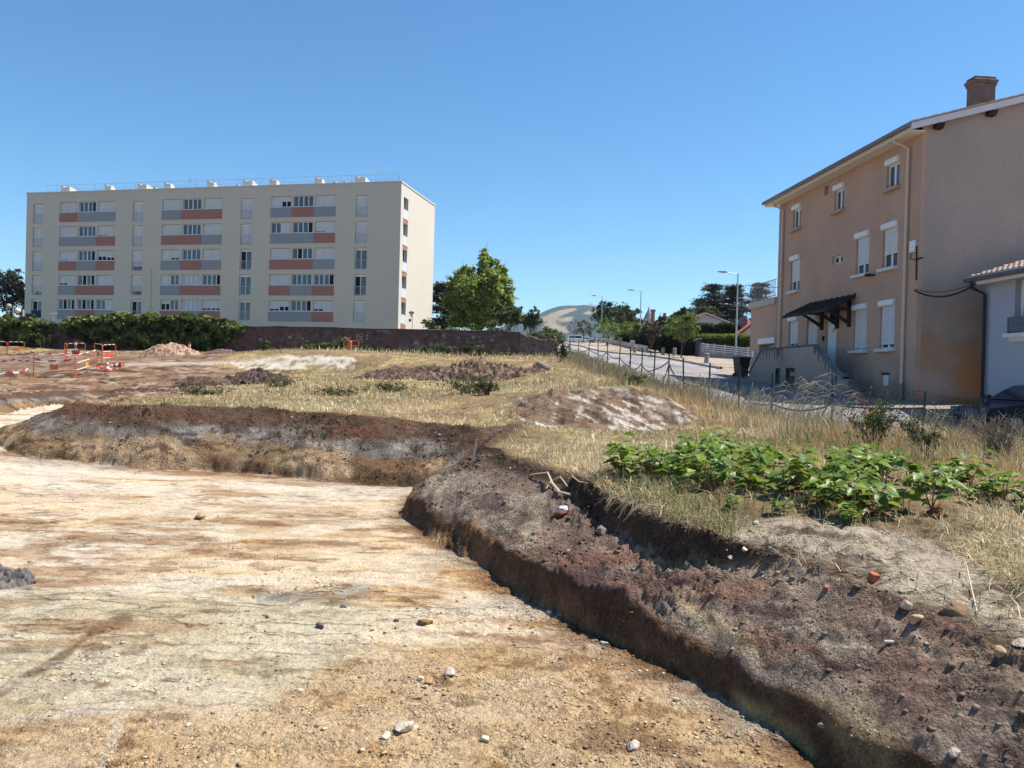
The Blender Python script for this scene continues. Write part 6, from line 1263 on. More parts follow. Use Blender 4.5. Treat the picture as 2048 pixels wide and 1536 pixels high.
x, y = g2(214.5, 36.5); cone('upright red and white traffic cone right of the angled barrier', x, y)
x, y = g2(243, 38.2); cone('traffic cone lying on its side next to the upright one', x, y, lying=True, rz=math.radians(200))
def tape(label, pts, zs):
    V = []; Fq = []; mi = []; seg = .16; k = 0
    for (a, za), (b2, zb) in zip(zip(pts[:-1], zs[:-1]), zip(pts[1:], zs[1:])):
        L_ = math.hypot(b2[0] - a[0], b2[1] - a[1]); n_ = max(2, int(L_ / seg))
        for i in range(n_):
            for t in (i / n_, (i + 1) / n_):
                x, y = a[0] + (b2[0] - a[0]) * t, a[1] + (b2[1] - a[1]) * t; z_ = za + (zb - za) * t - .12 * 4 * t * (1 - t) + .01 * math.sin(k * .9)
                V += [(x, y, z_ - .035), (x + .004, y, z_ + .035)]
            j_ = len(V) - 4; Fq.append((j_, j_ + 2, j_ + 3, j_ + 1)); mi.append((k // 2) % 2); k += 1
    me = bpy.data.meshes.new('barrier_tape'); me.from_pydata([tuple(map(float, v_)) for v_ in V], [], Fq); me.materials.append(RED); me.materials.append(WHT); me.polygons.foreach_set('material_index', np.array(mi, np.int32)); o = bpy.data.objects.new('barrier_tape', me); COL.objects.link(o)
    md = o.modifiers.new('thickness', 'SOLIDIFY'); md.thickness = .004
    tag(o, label, 'barrier tape', 'red and white barrier tape'); return o
def tp(px, py, D): p = P(px, py, D); return (p[0], p[1]), p[2]
def tape_px(label, lst): q = [tp(*a) for a in lst]; return tape(label, [a[0] for a in q], [a[1] for a in q])
tape_px('red and white tape from the left edge to the nearest barrier, upper strand', [(-30, 718, 36), (30, 718, 35), (66, 716.5, 34.05), (150, 717, 34.05)])
tape_px('red and white tape low at the left edge, trailing to the ground', [(-30, 745, 33), (20, 742, 33.5), (56, 737.5, 34.5)])
tape_px('red and white tape behind the nearest barrier towards the dark red one', [(60, 703, 46), (100, 706, 45.5), (134, 708, 44.5), (170, 706.5, 44.7), (205, 709, 40)])
tape_px('red and white tape from the angled barrier past the cones to the ground', [(194, 731, 36.6), (213, 733, 36.9), (230, 735, 37.4), (255, 733.5, 38.6)])
def stake(label, px, py, D):
    x, y = g2(px, D); z_ = zpx(px, py, D); zb = tz(x, y); o = thing('marker_stake', label, 'marker stake', (x, y, zb), 0, 'red and white marker stakes along the wall'); h = max(.5, z_ - zb)
    m = MB(); m.box(-.05, .05, -.04, .04, -.1, h - .42); m.build('stake', mat('weathered_stake', (.2, .15, .12), rough=.9), o)
    for k, mt in enumerate((RED, WHT, RED)): m = MB(); m.box(-.065, .065, -.05, .05, h - .42 + .14 * k, h - .28 + .14 * k - .002); m.build('band', mt, o)
for lb, px, py, D in (('red and white marker stake against the wall between the ivy clumps', 150, 682, 57), ('red and white marker stake beside the rubble heap', 378, 685, 54), ('red and white marker stake left of the orange tube frame', 602, 690, 54.5), ('red and white marker stake before the dark bush near the wall end', 948, 703, 53)): stake(lb, px, py, D)
x, y = g2(700, 51); z_ = tz(x, y); o = thing('orange_standpipe', 'orange post with a folded orange tube frame behind it', 'barrier', (x, y, z_)); m = MB(); m.tube([(0, 0, -.1), (0, 0, .62)], .085, 8); m.lathe([(.1, .56), (.1, .66), (.05, .7)], 8); m.build('post', mat('bright_orange', (.66, .15, .04), rough=.5, var=.1), o)
m = MB(); m.tube([(-.5, .3, .05), (-.52, .3, .85), (-.42, .3, .98), (-.2, .25, .72), (.4, .2, .72), (.5, .2, .85), (.5, .2, .4)], .028, 6); m.tube([(-.5, .3, .35), (.5, .2, .4)], .025, 6); m.build('tube_frame', ORG, o)
# ---- heaps of soil and rubble: solid lumpy mounds
def heap(name, label, cx, cy, L_, Wd, H, base, base2, seed, rough_=.5, rz=0, n=150, rock=11., cat='heap'):
    u = np.linspace(-1, 1, n); gx, gy = np.meshgrid(u, u); r = np.sqrt(gx ** 2 + gy ** 2) + (fbm(gx * 2.2 + seed, gy * 2.2, seed, 3) - .5) * .45
    body = np.clip(1 - r, 0, 1) ** .75
    X = gx * L_ / 2; Y = gy * Wd / 2; lump = np.abs(fbm(X * rock * .35, Y * rock * .35, seed + 1, 5, .62) - .5) * 2; crag = vnoise(X * rock, Y * rock, seed + 2)
    z = H * body * (1 - rough_ * .5 + rough_ * 1.3 * fbm(X * 1.1, Y * 1.1, seed + 4, 3)) + (lump * .6 + (crag - .5) * .32 + (vnoise(X * rock * 2.3, Y * rock * 2.3, seed + 8) - .5) * .2) * H * rough_ * np.clip(body * 4, 0, 1)
    c_, s_ = math.cos(rz), math.sin(rz); WX, WY = cx + X * c_ - Y * s_, cy + X * s_ + Y * c_; zg = terrain(WX.ravel(), WY.ravel()).reshape(WX.shape)
    z = np.where(body <= 0, -.12, z - .04) + zg
    cc = np.tile(np.array(base), (n * n, 1)); k = sst(.45, .62, fbm(X * rock * .6, Y * rock * .6, seed + 6, 4)).ravel(); cc = mixc(cc, base2, k); cc *= (.7 + .6 * crag.ravel())[:, None]
    ii = np.arange(n - 1)[:, None] * n + np.arange(n - 1)[None]; Fq = np.stack([ii, ii + 1, ii + n + 1, ii + n], -1).reshape(-1, 4)
    o = np_mesh(name, np.stack([WX.ravel(), WY.ravel(), z.ravel()], 1), Fq, mat('heap_soil', rough=.95, var=.3, scale=12, bump=.8, bscale=30, attr='Col'), cols=cc); tag(o, label, cat); return o
DK, DK2 = C(86, 66, 56), C(132, 108, 92)
x, y = g2(335, 50); heap('rubble_heap', 'pale heap of broken stone rubble in front of the big ivy', x, y + .3, 4.2, 3.2, .78, C(196, 164, 138), C(150, 116, 96), 3, .45, n=110, rock=9)
x, y = g2(420, 30.3); heap('soil_heap', 'long dark ridge of dug soil left of centre, its low left end', x, y, 3.6, 1.6, .30, DK, DK2, 12, .8, .05)
x, y = g2(500, 30.8); heap('soil_heap', 'dark clod heap rising at the right end of the dug ridge', x, y, 3.0, 2.0, .50, DK, C(112, 96, 88), 13, .8, .1)
x, y = g2(830, 32.5); heap('soil_heap', 'dark brown heap of clods in the middle, left part', x, y, 5.2, 2.2, .42, C(104, 78, 64), DK2, 14, .8)
x, y = g2(960, 31.0); heap('soil_heap', 'dark brown heap of clods in the middle, right and larger part', x, y, 5.2, 2.4, .62, C(100, 76, 64), C(150, 124, 106), 15, .75)
x, y = g2(440, 50); heap('soil_heap', 'small dark soil lump right of the rubble heap', x, y, 2.4, 1.4, .35, C(120, 96, 82), DK2, 16, .7, n=50)
x, y = g2(285, 22.8); heap('soil_heap', 'low dark crumbly ridge above the left bank', x, y, 3.2, 1.2, .16, DK, DK2, 17, .9, n=60)
x, y = g2(690, 26); 
p = G(-8, 1172, 0); heap('soil_heap', 'grey heap of clods cut by the left picture edge on the pit floor', p[0] - .08, p[1] + .1, .62, .6, .15, C(122, 114, 110), C(92, 86, 84), 18, 1.0, n=110, rock=30)

# ---- summer air between here and the hills
hz_m = bpy.data.materials.new('summer_haze'); hz_m.use_nodes = True; t = hz_m.node_tree; t.nodes.clear(); o_ = t.nodes.new('ShaderNodeOutputMaterial'); pv = t.nodes.new('ShaderNodeVolumePrincipled'); pv.inputs['Color'].default_value = (.72, .84, 1, 1); pv.inputs['Density'].default_value = .00009; pv.inputs['Anisotropy'].default_value = .2
t.links.new(pv.outputs[0], o_.inputs['Volume'])
m = MB(); m.box(-7200, 7200, -7200, 7200, float(TH.min()) - 1.0, 340); hzo = m.build('haze', hz_m); tag(hzo, kind='stuff')
# ================================================================== GROUND VEGETATION
GRASS = mat('dry_grass_blades', rough=.75, var=.1, scale=2, attr='Col', transl=.25, spec=.15)
def blades(name, x, y, z, h, w, col, lean=.5, wind=(-.15, -.05), rng=RNG, flat=None, seed_head=None):
    n = len(x); a = rng.uniform(0, 2 * math.pi, n); ln = rng.uniform(.2, 1., n) * lean
    if flat is not None: ln = np.where(flat, rng.uniform(1.5, 3.5, n), ln)
    dx, dy = np.cos(a) * ln + wind[0], np.sin(a) * ln + wind[1]
    sc_ = 1 / np.sqrt(1 + (dx ** 2 + dy ** 2) * .8)
    b = rng.uniform(0, 2 * math.pi, n); wx, wy = np.cos(b) * w * .5, np.sin(b) * w * .5
    B = np.stack([x, y, z - .01], 1); M_ = B + np.stack([dx * h * .28 * sc_, dy * h * .28 * sc_, h * .58 * sc_ + .01], 1); T_ = B + np.stack([dx * h * .9 * sc_, dy * h * .9 * sc_, h * sc_ * np.clip(1 - .12 * ln, .3, 1) + .01], 1)
    W_ = np.stack([wx, wy, np.zeros(n)], 1)
    tipw = .25 if seed_head is None else np.where(seed_head, 1.5, .2)[:, None]
    midw = .8 if seed_head is None else np.where(seed_head, .5, .8)[:, None]
    V = np.stack([B - W_, B + W_, M_ - W_ * midw, M_ + W_ * midw, T_ - W_ * tipw, T_ + W_ * tipw], 1).reshape(-1, 3)
    i = np.arange(n)[:, None] * 6; Fq = np.concatenate([i + np.array([[0, 1, 3, 2]]), i + np.array([[2, 3, 5, 4]])])
    cc = np.repeat(col, 6, 0); k = np.tile(np.array([.8, .8, 1, 1, 1.12, 1.12]), n)[:, None]
    return np_mesh(name, V, Fq, GRASS, cols=cc)
def bm(x, y, z, pts, soft=14, wob=16, s=50):          # same patch test as the ground colours, for loose points
    px, py = proj(x, y, z); return sst(soft, -soft, poly_sd(px, py, pts) + (fbm(x * 1.6, y * 1.6, s, 4) - .5) * 2 * wob)
HEAPS = [(g2(335, 50), 2.4), (g2(420, 30.3), 1.5), (g2(500, 30.8), 1.4), (g2(830, 32.5), 2.3), (g2(960, 31), 2.3)]
def field(n, ymin, ymax, xlo, xhi, seed, wscale, dens=1.):
    rng = np.random.default_rng(seed); y = ymin * (ymax / ymin) ** rng.random(n); x = rng.uniform(-.74, .98, n) * y + (rng.random(n) - .5); k = (x > xlo) & (x < xhi); x, y = x[k], y[k]
    z, t, onr, dF, dU, stt, _ = terrain(x, y, True)
    bare = np.maximum.reduce([bm(x, y, z, BROWN_L, 6, 8, 55) * (y > 14), sst(.3, -.5, x + 16) * (y < 50), bm(x, y, z, SCARP, 4, 5, 57) * (y > 12) * (y < 18) * .985, bm(x, y, z, BARE_R, 16, 24, 76) * (y < 9) * .93,
        bm(x, y, z, [(455, 724), (560, 712), (690, 711), (712, 718), (708, 738), (600, 740), (480, 737)], 3, 4, 59) * (y > 38) * (y < 46)])
    for (hx_, hy_), r_ in HEAPS: bare = np.maximum(bare, sst(r_ * .9, r_ * .5, np.hypot(x - hx_, (y - hy_) * 1.8)))
    ed = np.maximum(0, -poly_sd(x, y, UPOLY)); bare = np.maximum(bare, sst(.22, .02, ed) * (y < 14))
    # trampled, thinner patches
    patch = sst(.40, .58, fbm(x * .8, y * .8, 101, 4))
    pr = (1 - bare) * (t >= 1) * (onr < .05) * (.16 + .84 * patch)
    pr *= np.where((stt > .5) & (y > 24), .0, 1)
    keep = rng.random(len(x)) < pr * dens
    return x[keep], y[keep], z[keep], rng
straw, straw2, orange_, green_, pale_s = C(212, 194, 154, .84), C(176, 158, 120, .82), C(202, 164, 112, .82), C(124, 128, 82, .8), C(236, 222, 188, .86)
def grass_cols(x, y, rng, gk=.5):
    n = len(x); c = np.tile(straw, (n, 1)); c = mixc(c, straw2, sst(.4, .6, fbm(x * 1.2, y * 1.2, 111, 3)) * rng.random(n)); c = mixc(c, pale_s, (rng.random(n) < .3) * .8)
    c = mixc(c, orange_, sst(.52, .66, fbm(x * .5 + 3, y * .5, 112, 3)) * .45); g_ = sst(.52, .62, fbm(x * .45, y * .45, 54, 4)) * (rng.random(n) < gk + .2); c = mixc(c, green_, g_ * .85)
    return c * rng.uniform(.55, 1.35, n)[:, None]
# short dry turf near the pit
x, y, z, rng = field(190000, 3.0, 24, -12, 14, 1, 1)
tall = sst(.5, 1.2, x - 3.2 - np.maximum(0, 10 - y) * .35) * sst(20.5, 14, y) * sst(7.0, 10, y)          # taller towards the fence
tall = np.maximum(tall, sst(15.5, 17.2, y) * sst(.3, 1.6, x) * .75); tall = np.maximum(tall, sst(13, 17, y) * sst(2.4, 3.4, x))
n = len(x); flat = rng.random(n) < (.45 + .2 * sst(9, 14, y)) * (1 - tall)
h = (.035 + .09 * rng.random(n) * (.5 + fbm(x * 2, y * 2, 121, 3))) * (1 - tall) + tall * rng.uniform(.12, .42, n); h = np.where(flat, rng.uniform(.10, .24, n), h)
w = np.clip(.0028 + .0006 * y, .0035, .016) * rng.uniform(.7, 1.4, n)
c_ = grass_cols(x, y, rng); c_ = mixc(c_, orange_ * .95, tall * (rng.random(n) < .35) * .7)
blades('dry_grass', x, y, z, h, w, c_, .7, (-.12, -.05), rng, flat); tag(bpy.data.objects['dry_grass'], 'dry straw coloured grass covering the ground round the pit', kind='stuff')
# far field
x, y, z, rng = field(120000, 20, 64, -30, 5.2, 2, 1); n = len(x)
hb = sst(42, 52, y) * sst(-20, -8, x) * .35 + .0
h = rng.uniform(.05, .17, n) * (.6 + .8 * fbm(x * .6, y * .6, 122, 3)) + hb * rng.random(n); w = (.006 + .0007 * y) * rng.uniform(.5, 1.6, n)
blades('far_dry_grass', x, y, z, h, w, grass_cols(x, y, rng, .45), .7, (-.1, 0), rng, rng.random(n) < .68); tag(bpy.data.objects['far_dry_grass'], 'dry grass of the field in front of the stone wall', kind='stuff')
# tall seeding grass along the wire fence
rng = np.random.default_rng(9); n = 9000; t = rng.random(n); fp = resample([(13.0, 14.6), (10.5, 15.4), (9.0, 16.3), (7.4, 17.6), (6.2, 19.2), (5.4, 21.4), (5.0, 25), (4.8, 30), (4.4, 40), (4.1, 54)], 400); q = fp[(t ** 1.15 * 399).astype(int)]
x = q[:, 0] - np.abs(rng.normal(0, .75, n)) + .25; y = q[:, 1] - np.abs(rng.normal(0, .6, n)) + .2; z = terrain(x, y); cl = fbm(x * 1.3, y * 1.3, 131, 3)
h = rng.uniform(.3, .62, n) * (.5 + cl) * np.where(y > 24, .8, 1.15); w = np.clip(.003 + .00035 * y, .006, .02) * rng.uniform(.8, 1.3, n)
cc = mixc(np.tile(C(196, 182, 148, .8), (n, 1)), C(160, 146, 114, .8), rng.random(n)); cc = mixc(cc, orange_, sst(.5, .6, fbm(x * .4, y * .4, 133, 3)) * .5)
blades('tall_dry_grass', x, y, z, h, w, cc * rng.uniform(.75, 1.15, n)[:, None], .45, (.35, .05), rng, None, rng.random(n) < .4); tag(bpy.data.objects['tall_dry_grass'], 'tall seeding dry grass along the wire fence', kind='stuff')
# pale arching seed stalks in front of the house stairs
rng = np.random.default_rng(19); n = 90; px = rng.uniform(1480, 1690, n); V = []
m = MB()
for i in range(n):
    D = rng.uniform(13.5, 15.6); p = P(px[i], 860, D); z_ = tz(p[0], p[1]); h_ = rng.uniform(.45, .95) * (1.25 - abs(px[i] - 1580) / 220); lean_ = rng.uniform(.1, .5) * h_
    pts = [(p[0], p[1], z_), (p[0] + lean_ * .25, p[1], z_ + h_ * .5), (p[0] + lean_ * .75, p[1], z_ + h_ * .92), (p[0] + lean_ * 1.2, p[1], z_ + h_ * .98), (p[0] + lean_ * 1.6, p[1], z_ + h_ * .9)]
    m.tube(pts, [.003, .0025, .0035, .006, .002], 4, cap=False)
sk = m.build('seed_stalks', mat('pale_seed_stalk', (.40, .34, .24), rough=.8, var=.2), fixn=False); tag(sk, 'pale arching seed stalks in front of the outside stair', kind='stuff')

# ---- knotweed: broad leaves on short jointed stems
def leaf_shape(Lf, Wf, fold, curl):
    us = [0, .18, .42, .7, 1.0]; ws = [.18, .86, 1.0, .66, .0]; V = []
    for u, w_ in zip(us, ws):
        zc = curl * (u ** 2); V += [(u * Lf, -w_ * Wf / 2, zc * Lf + fold * w_ * Wf / 2), (u * Lf, 0, zc * Lf), (u * Lf, w_ * Wf / 2, zc * Lf + fold * w_ * Wf / 2)]
    Fq = []
    for i in range(4): a = i * 3; Fq += [(a, a + 3, a + 4, a + 1), (a + 1, a + 4, a + 5, a + 2)]
    return np.array(V), np.array(Fq)
KW = mat('knotweed_leaf', rough=.42, var=.12, scale=18, attr='Col', transl=.42, spec=.4, bump=.15, bscale=60)
KST = mat('knotweed_stem', (.20, .13, .06), rough=.6, var=.3)
def knotweed(seed, tall_):
    rng = random.Random(seed); o = thing('knotweed_plant', 'broad leaved knotweed plant in the green patch above the bank', 'plant', (0, 0, 0), 0, 'knotweed plants in the green patch'); ms = MB(); Vs = []; Fs = []; Cs = []; nV = 0
    for s_ in range(rng.randint(2, 3)):
        a = rng.uniform(0, 6.28); ln = rng.uniform(.1, .5); h_ = tall_ * rng.uniform(.6, 1.1); pts = [(0, 0, -.03)]; 
        for k in range(1, 7): t = k / 6; pts.append((math.cos(a) * ln * h_ * t ** 1.3 + rng.uniform(-.012, .012), math.sin(a) * ln * h_ * t ** 1.3, h_ * t))
        ms.tube(pts, [.006, .0055, .005, .0045, .004, .003, .002], 5)
        for k in range(1, 7):
            for sd_ in ((1, -1) if k > 3 else (rng.choice((1, -1)),)):
                az = a + sd_ * (1.2 + rng.uniform(-.5, .5)) + (k % 2) * .8; Lf = rng.uniform(.10, .17) * (1.1 - .4 * (k / 6) ** 3); Wf = Lf * rng.uniform(.6, .78)
                v_, f_ = leaf_shape(Lf, Wf, rng.uniform(.1, .55), rng.uniform(-.35, .05)); el = rng.uniform(-.35, .45)
                R = np.array(Matrix.Rotation(az, 3, 'Z') @ Matrix.Rotation(-el, 3, 'Y') @ Matrix.Rotation(rng.uniform(-.5, .5), 3, 'X')); v_ = v_ @ R.T + np.array(pts[k]) + np.array([math.cos(az), math.sin(az), .3]) * .02
                col_ = np.array((.125, .20, .03)) * rng.uniform(.75, 1.35)
                if rng.random() < .25: col_ = np.array((.24, .30, .04))
                if k <= 2 and rng.random() < .25: col_ = np.array((.22, .10, .03))
                Vs.append(v_); Fs.append(f_ + nV); Cs.append(np.tile(col_, (len(v_), 1))); nV += len(v_)
    ms.build('stem', KST, o); np_mesh('foliage', np.concatenate(Vs), np.concatenate(Fs), KW, o, cols=np.concatenate(Cs), smooth=True); return o
KPOLY = [(1235, 935), (1290, 915), (1390, 905), (1480, 915), (1580, 940), (1700, 945), (1800, 935), (1890, 935), (1960, 965), (2060, 1005), (2200, 1040), (2200, 1060), (2050, 1020), (1950, 1000), (1880, 1010), (1730, 1022), (1610, 1012), (1500, 990), (1400, 968), (1300, 950), (1240, 945)]
protos = [knotweed(200 + i, .25 + .05 * (i % 3)) for i in range(7)]
rng = random.Random(5); spots = []; tries = 0
while len(spots) < 74 and tries < 6000:
    tries += 1; px, py = rng.uniform(1230, 2190), rng.uniform(905, 1065)
    if poly_sd(np.array([px]), np.array([py]), KPOLY)[0] > 0: continue
    g_ = G(px, py, .84)
    if fbm(np.array([g_[0] * 1.1]), np.array([g_[1] * 1.1]), 160, 3)[0] < .45: continue
    if any((g_[0] - s_[0]) ** 2 + (g_[1] - s_[1]) ** 2 < .22 ** 2 for s_ in spots): continue
    spots.append((g_[0], g_[1]))
for i, (x, y) in enumerate(spots):
    o = protos[i] if i < 7 else copy_tree(protos[i % 7]); o.location = (x, y, tz(x, y)); o.rotation_euler = (0, 0, rng.uniform(0, 6.28)); s_ = rng.uniform(.65, 1.1); o.scale = (s_, s_, s_)
# small red-tinged seedlings in front of the patch
rs_ = []
for i, (px, py) in enumerate(((1468, 1005), (1355, 975), (1700, 1040), (1935, 1000), (1560, 1020))):
    o = copy_tree(protos[i]); g_ = G(px, py, .80); o.location = (g_[0], g_[1], tz(g_[0], g_[1])); o.scale = (.45, .45, .45)
def fine_shrub(label, px, py, D, w, h, n, col, seed, name='shrub', size=.032, dead=False, nst=16):
    p = P(px, py, D); z_ = tz(p[0], p[1]); o = thing(name, label, name.replace('_', ' '), (p[0], p[1], z_)); rng = np.random.default_rng(seed); m = MB(); pts = []; 
    for k in range(nst):
        a = rng.uniform(0, 6.28); r_ = rng.uniform(.2, 1.) * w / 2; e = np.array([math.cos(a) * r_, math.sin(a) * r_ * .7, h * rng.uniform(.55, 1.05)]); mid = e * .5 + rng.normal(size=3) * .06; m.tube([(0, 0, -.03), tuple(mid), tuple(e)], [.009, .006, .002], 4, cap=False)
        for b_ in range(7):
            t = rng.uniform(.3, 1); q0 = mid + (e - mid) * (t * 2 - 1) if t > .5 else mid * t * 2; q1 = q0 + rng.normal(size=3) * np.array([.10, .10, .10]) + [0, 0, .05]; m.tube([tuple(q0), tuple(q1)], [.004, .0015], 4, cap=False); c2 = max(2, n // (nst * 7)); tt_ = rng.uniform(0, 1.1, c2)[:, None]; pts.append(q0 * (1 - tt_) + q1 * tt_ + rng.normal(0, .014, (c2, 3)))
    m.build('stem', mat('dead_twigs', (.20, .16, .12), rough=.9, var=.3) if dead else BARK, o, fixn=False)
    if not dead: p_ = np.concatenate(pts); V, Fq, c4 = leaf_quads(p_, np.full(len(p_), size), vcol(col, len(p_), rng, .35, .08), .3, rng, .5); np_mesh('foliage', V, Fq, LEAF, o, cols=c4)
    return o
fine_shrub('dark small leaved shrub by the fence, the left and larger of two', 1750, 905, 10.5, 1.15, .72, 2400, (.06, .085, .03), 301)
fine_shrub('dark small leaved shrub by the fence, the right one in front of the parked car', 1855, 912, 10.2, .95, .55, 1900, (.06, .085, .03), 302)
fine_shrub('thin shrub with dull red leaves in front of the house corner', 1752, 832, 16.5, .85, .85, 700, (.20, .065, .05), 303, size=.05, nst=10)
fine_shrub('yellow green sprig below the red leaved shrub', 1742, 850, 14.2, .5, .5, 500, (.20, .22, .05), 304, size=.045, nst=8)
fine_shrub('dead thorny brush at the right edge in front of the dark car', 2000, 905, 11.5, 1.3, .62, 0, DKG, 305, 'dead_brush', dead=True, nst=60)
fine_shrub('green weed clump in the dry grass beside the scarp top', 1270, 752, 22, 1.0, .55, 500, (.06, .08, .03), 306, 'weed', size=.09, nst=10)
fine_shrub('green weed clump standing at the near end of the broken wall', 1120, 722, 44, 2.0, 1.3, 700, (.07, .085, .035), 307, 'weed', size=.14, nst=12)
for i, (px, py, D, w, h) in enumerate(((660, 775, 22, 2.6, .30), (780, 770, 24, 1.8, .28), (940, 800, 20, 2.0, .30), (975, 806, 19, 1.2, .35), (560, 752, 27, 2.2, .3), (400, 792, 20, 2.2, .2))):
    fine_shrub(('green weed patch in the straw field, left of centre', 'small green weed patch above the middle of the back bank', 'green weed patch left of the scarp', 'denser dark weed clump close to the scarp', 'green weeds beside the dark clod heap', 'low green weeds above the left part of the back bank')[i], px, py, D, w, h, 700, (.075, .095, .035), 320 + i, 'weed', size=.07, nst=22)

# ================================================================== STONES AND CLODS
def ico():
    t = (1 + 5 ** .5) / 2; v = np.array([(-1, t, 0), (1, t, 0), (-1, -t, 0), (1, -t, 0), (0, -1, t), (0, 1, t), (0, -1, -t), (0, 1, -t), (t, 0, -1), (t, 0, 1), (-t, 0, -1), (-t, 0, 1)], float); v /= np.linalg.norm(v[0])
    f = np.array([(0, 11, 5), (0, 5, 1), (0, 1, 7), (0, 7, 10), (0, 10, 11), (1, 5, 9), (5, 11, 4), (11, 10, 2), (10, 7, 6), (7, 1, 8), (3, 9, 4), (3, 4, 2), (3, 2, 6), (3, 6, 8), (3, 8, 9), (4, 9, 5), (2, 4, 11), (6, 2, 10), (8, 6, 7), (9, 8, 1)]); return v, f
IV, IF = ico()
def sub(v, f):
    v = list(map(tuple, v)); c = {}; nf = []
    def md(a, b):
        k = (min(a, b), max(a, b))
        if k not in c: p = (np.array(v[a]) + np.array(v[b])) / 2; p /= np.linalg.norm(p); v.append(tuple(p)); c[k] = len(v) - 1
        return c[k]
    for a, b, d in f: x, y, z = md(a, b), md(b, d), md(d, a); nf += [(a, x, z), (x, b, y), (z, y, d), (x, y, z)]
    return np.array(v), np.array(nf)
IV1, IF1 = sub(IV, IF); IV2, IF2 = sub(IV1, IF1)
def scatter(name, x, y, z, size, cols, material, seed, flat=.6, sink=.2):
    rng = np.random.default_rng(seed); n = len(x); k = 12
    V = IV[None] * rng.uniform(.55, 1.25, (n, k, 1)) * size[:, None, None] * np.stack([rng.uniform(.7, 1.3, n), rng.uniform(.7, 1.3, n), rng.uniform(.45, 1., n) * flat * 1.15], 1)[:, None]
    a = rng.uniform(0, 6.28, n); c, s = np.cos(a)[:, None], np.sin(a)[:, None]; X = V[..., 0] * c - V[..., 1] * s; Y = V[..., 0] * s + V[..., 1] * c
    V = np.stack([X + x[:, None], Y + y[:, None], V[..., 2] + (z + size * sink)[:, None]], -1).reshape(-1, 3); Fq = (IF[None] + (np.arange(n) * k)[:, None, None]).reshape(-1, 3)
    return np_mesh(name, V, Fq, material, cols=np.repeat(cols, k, 0))
STONE = mat('loose_stone', rough=.9, var=.22, scale=30, attr='Col', bump=.4, bscale=80)
rng = np.random.default_rng(31); n = 26000; y = 2.9 * (12.5 / 2.9) ** (rng.random(n) ** 1.15); x = rng.uniform(-.72, .5, n) * y; z, t, *_ = terrain(x, y, True); px, py = proj(x, y, z)
rim_ = np.exp(-(poly_sd(x, y, FPOLY) / .22) ** 2); dens = .10 + .9 * sst(1180, 1480, py) * sst(.42, .6, fbm(x * 1.3, y * 1.3, 141, 4)) + .75 * rim_ + .6 * sst(.56, .62, fbm(x * .9, y * 2.6, 142, 4)); dens *= sst(.40, .62, fbm(x * 2.2, y * 2.2, 147, 3)); k = (t <= 0) & (rng.random(n) < dens)
x, y, z = x[k], y[k], z[k]; n = len(x); s_ = .003 + .011 * rng.random(n) ** 4 + .0005 * y
cc = mixc(ground_col(x, y), C(232, 214, 186), (rng.random(n) < .18) * .9); cc = mixc(cc, C(150, 112, 80), (rng.random(n) < .35) * .7); sp_ = scatter('gravel', x, y, z, s_, cc * rng.uniform(.75, 1.1, n)[:, None], STONE, 32); tag(sp_, 'small loose gravel on the pit floor', kind='stuff')
rng = np.random.default_rng(33); n = 200000; y = 2.7 * (16 / 2.7) ** (rng.random(n) ** 1.1); x = rng.uniform(-.8, .8, n) * y; z, t, onr, dF, dU, *_ = terrain(x, y, True)
dens = .05 + .65 * sst(.50, .64, fbm(x * 2.0, y * 2.0, 143, 5, .6)); k = (((t > .02) & (t < 1)) | ((t >= 1) & (np.maximum(0, -poly_sd(x, y, UPOLY)) < .35) & (y < 9))) & (rng.random(n) < dens); x, y, z, t = x[k], y[k], z[k], t[k]; n = len(x); s_ = .004 + .020 * rng.random(n) ** 8 + .0006 * y + (y > 9) * .022 * rng.random(n) ** 7
cc = ground_col(x, y); cc = mixc(cc, C(112, 92, 78), (rng.random(n) < .3) * .5); cc = mixc(cc, C(214, 200, 184), (rng.random(n) < .04) * .9)
sp_ = scatter('soil_clods', x, y, z, s_, cc * rng.uniform(.7, 1.1, n)[:, None], STONE, 34, .55, -.05); tag(sp_, 'crumbly clods of soil on the cut slopes', kind='stuff')
def rock(label, px, py, wpx, col, seed, name='stone', squash=.62, group=None, cat='stone', jag=.35):
    g_ = GT(px, py); D = g_[1]; r_ = wpx / F * D / 2; rng = np.random.default_rng(seed); v = IV2.copy(); nrm = rng.normal(size=(15, 3)); nrm /= np.linalg.norm(nrm, axis=1)[:, None]
    for q in nrm: d = v @ q; lim = rng.uniform(.45, .78); v = v - np.outer(np.maximum(0, d - lim), q)
    v *= (1 + jag * .22 * (rng.random((len(v), 1)) - .5)); v *= np.array([1, rng.uniform(.7, 1.1), squash]) * r_ * 1.45; a = rng.uniform(0, 6.28); v = v @ np.array(Matrix.Rotation(a, 3, 'Z')).T
    o = np_mesh(name, v, IF2, mat('stone_%d_%d' % (int(col[0] * 100), int(col[2] * 100)), col, rough=.9, var=.28, scale=14, bump=.6, bscale=60)); o.location = (g_[0], g_[1], g_[2] + r_ * squash * .45); tag(o, label, cat, group); return o
WS, TS, DS, GS = C(232, 216, 192), C(196, 160, 120), C(110, 104, 104), C(160, 140, 124)
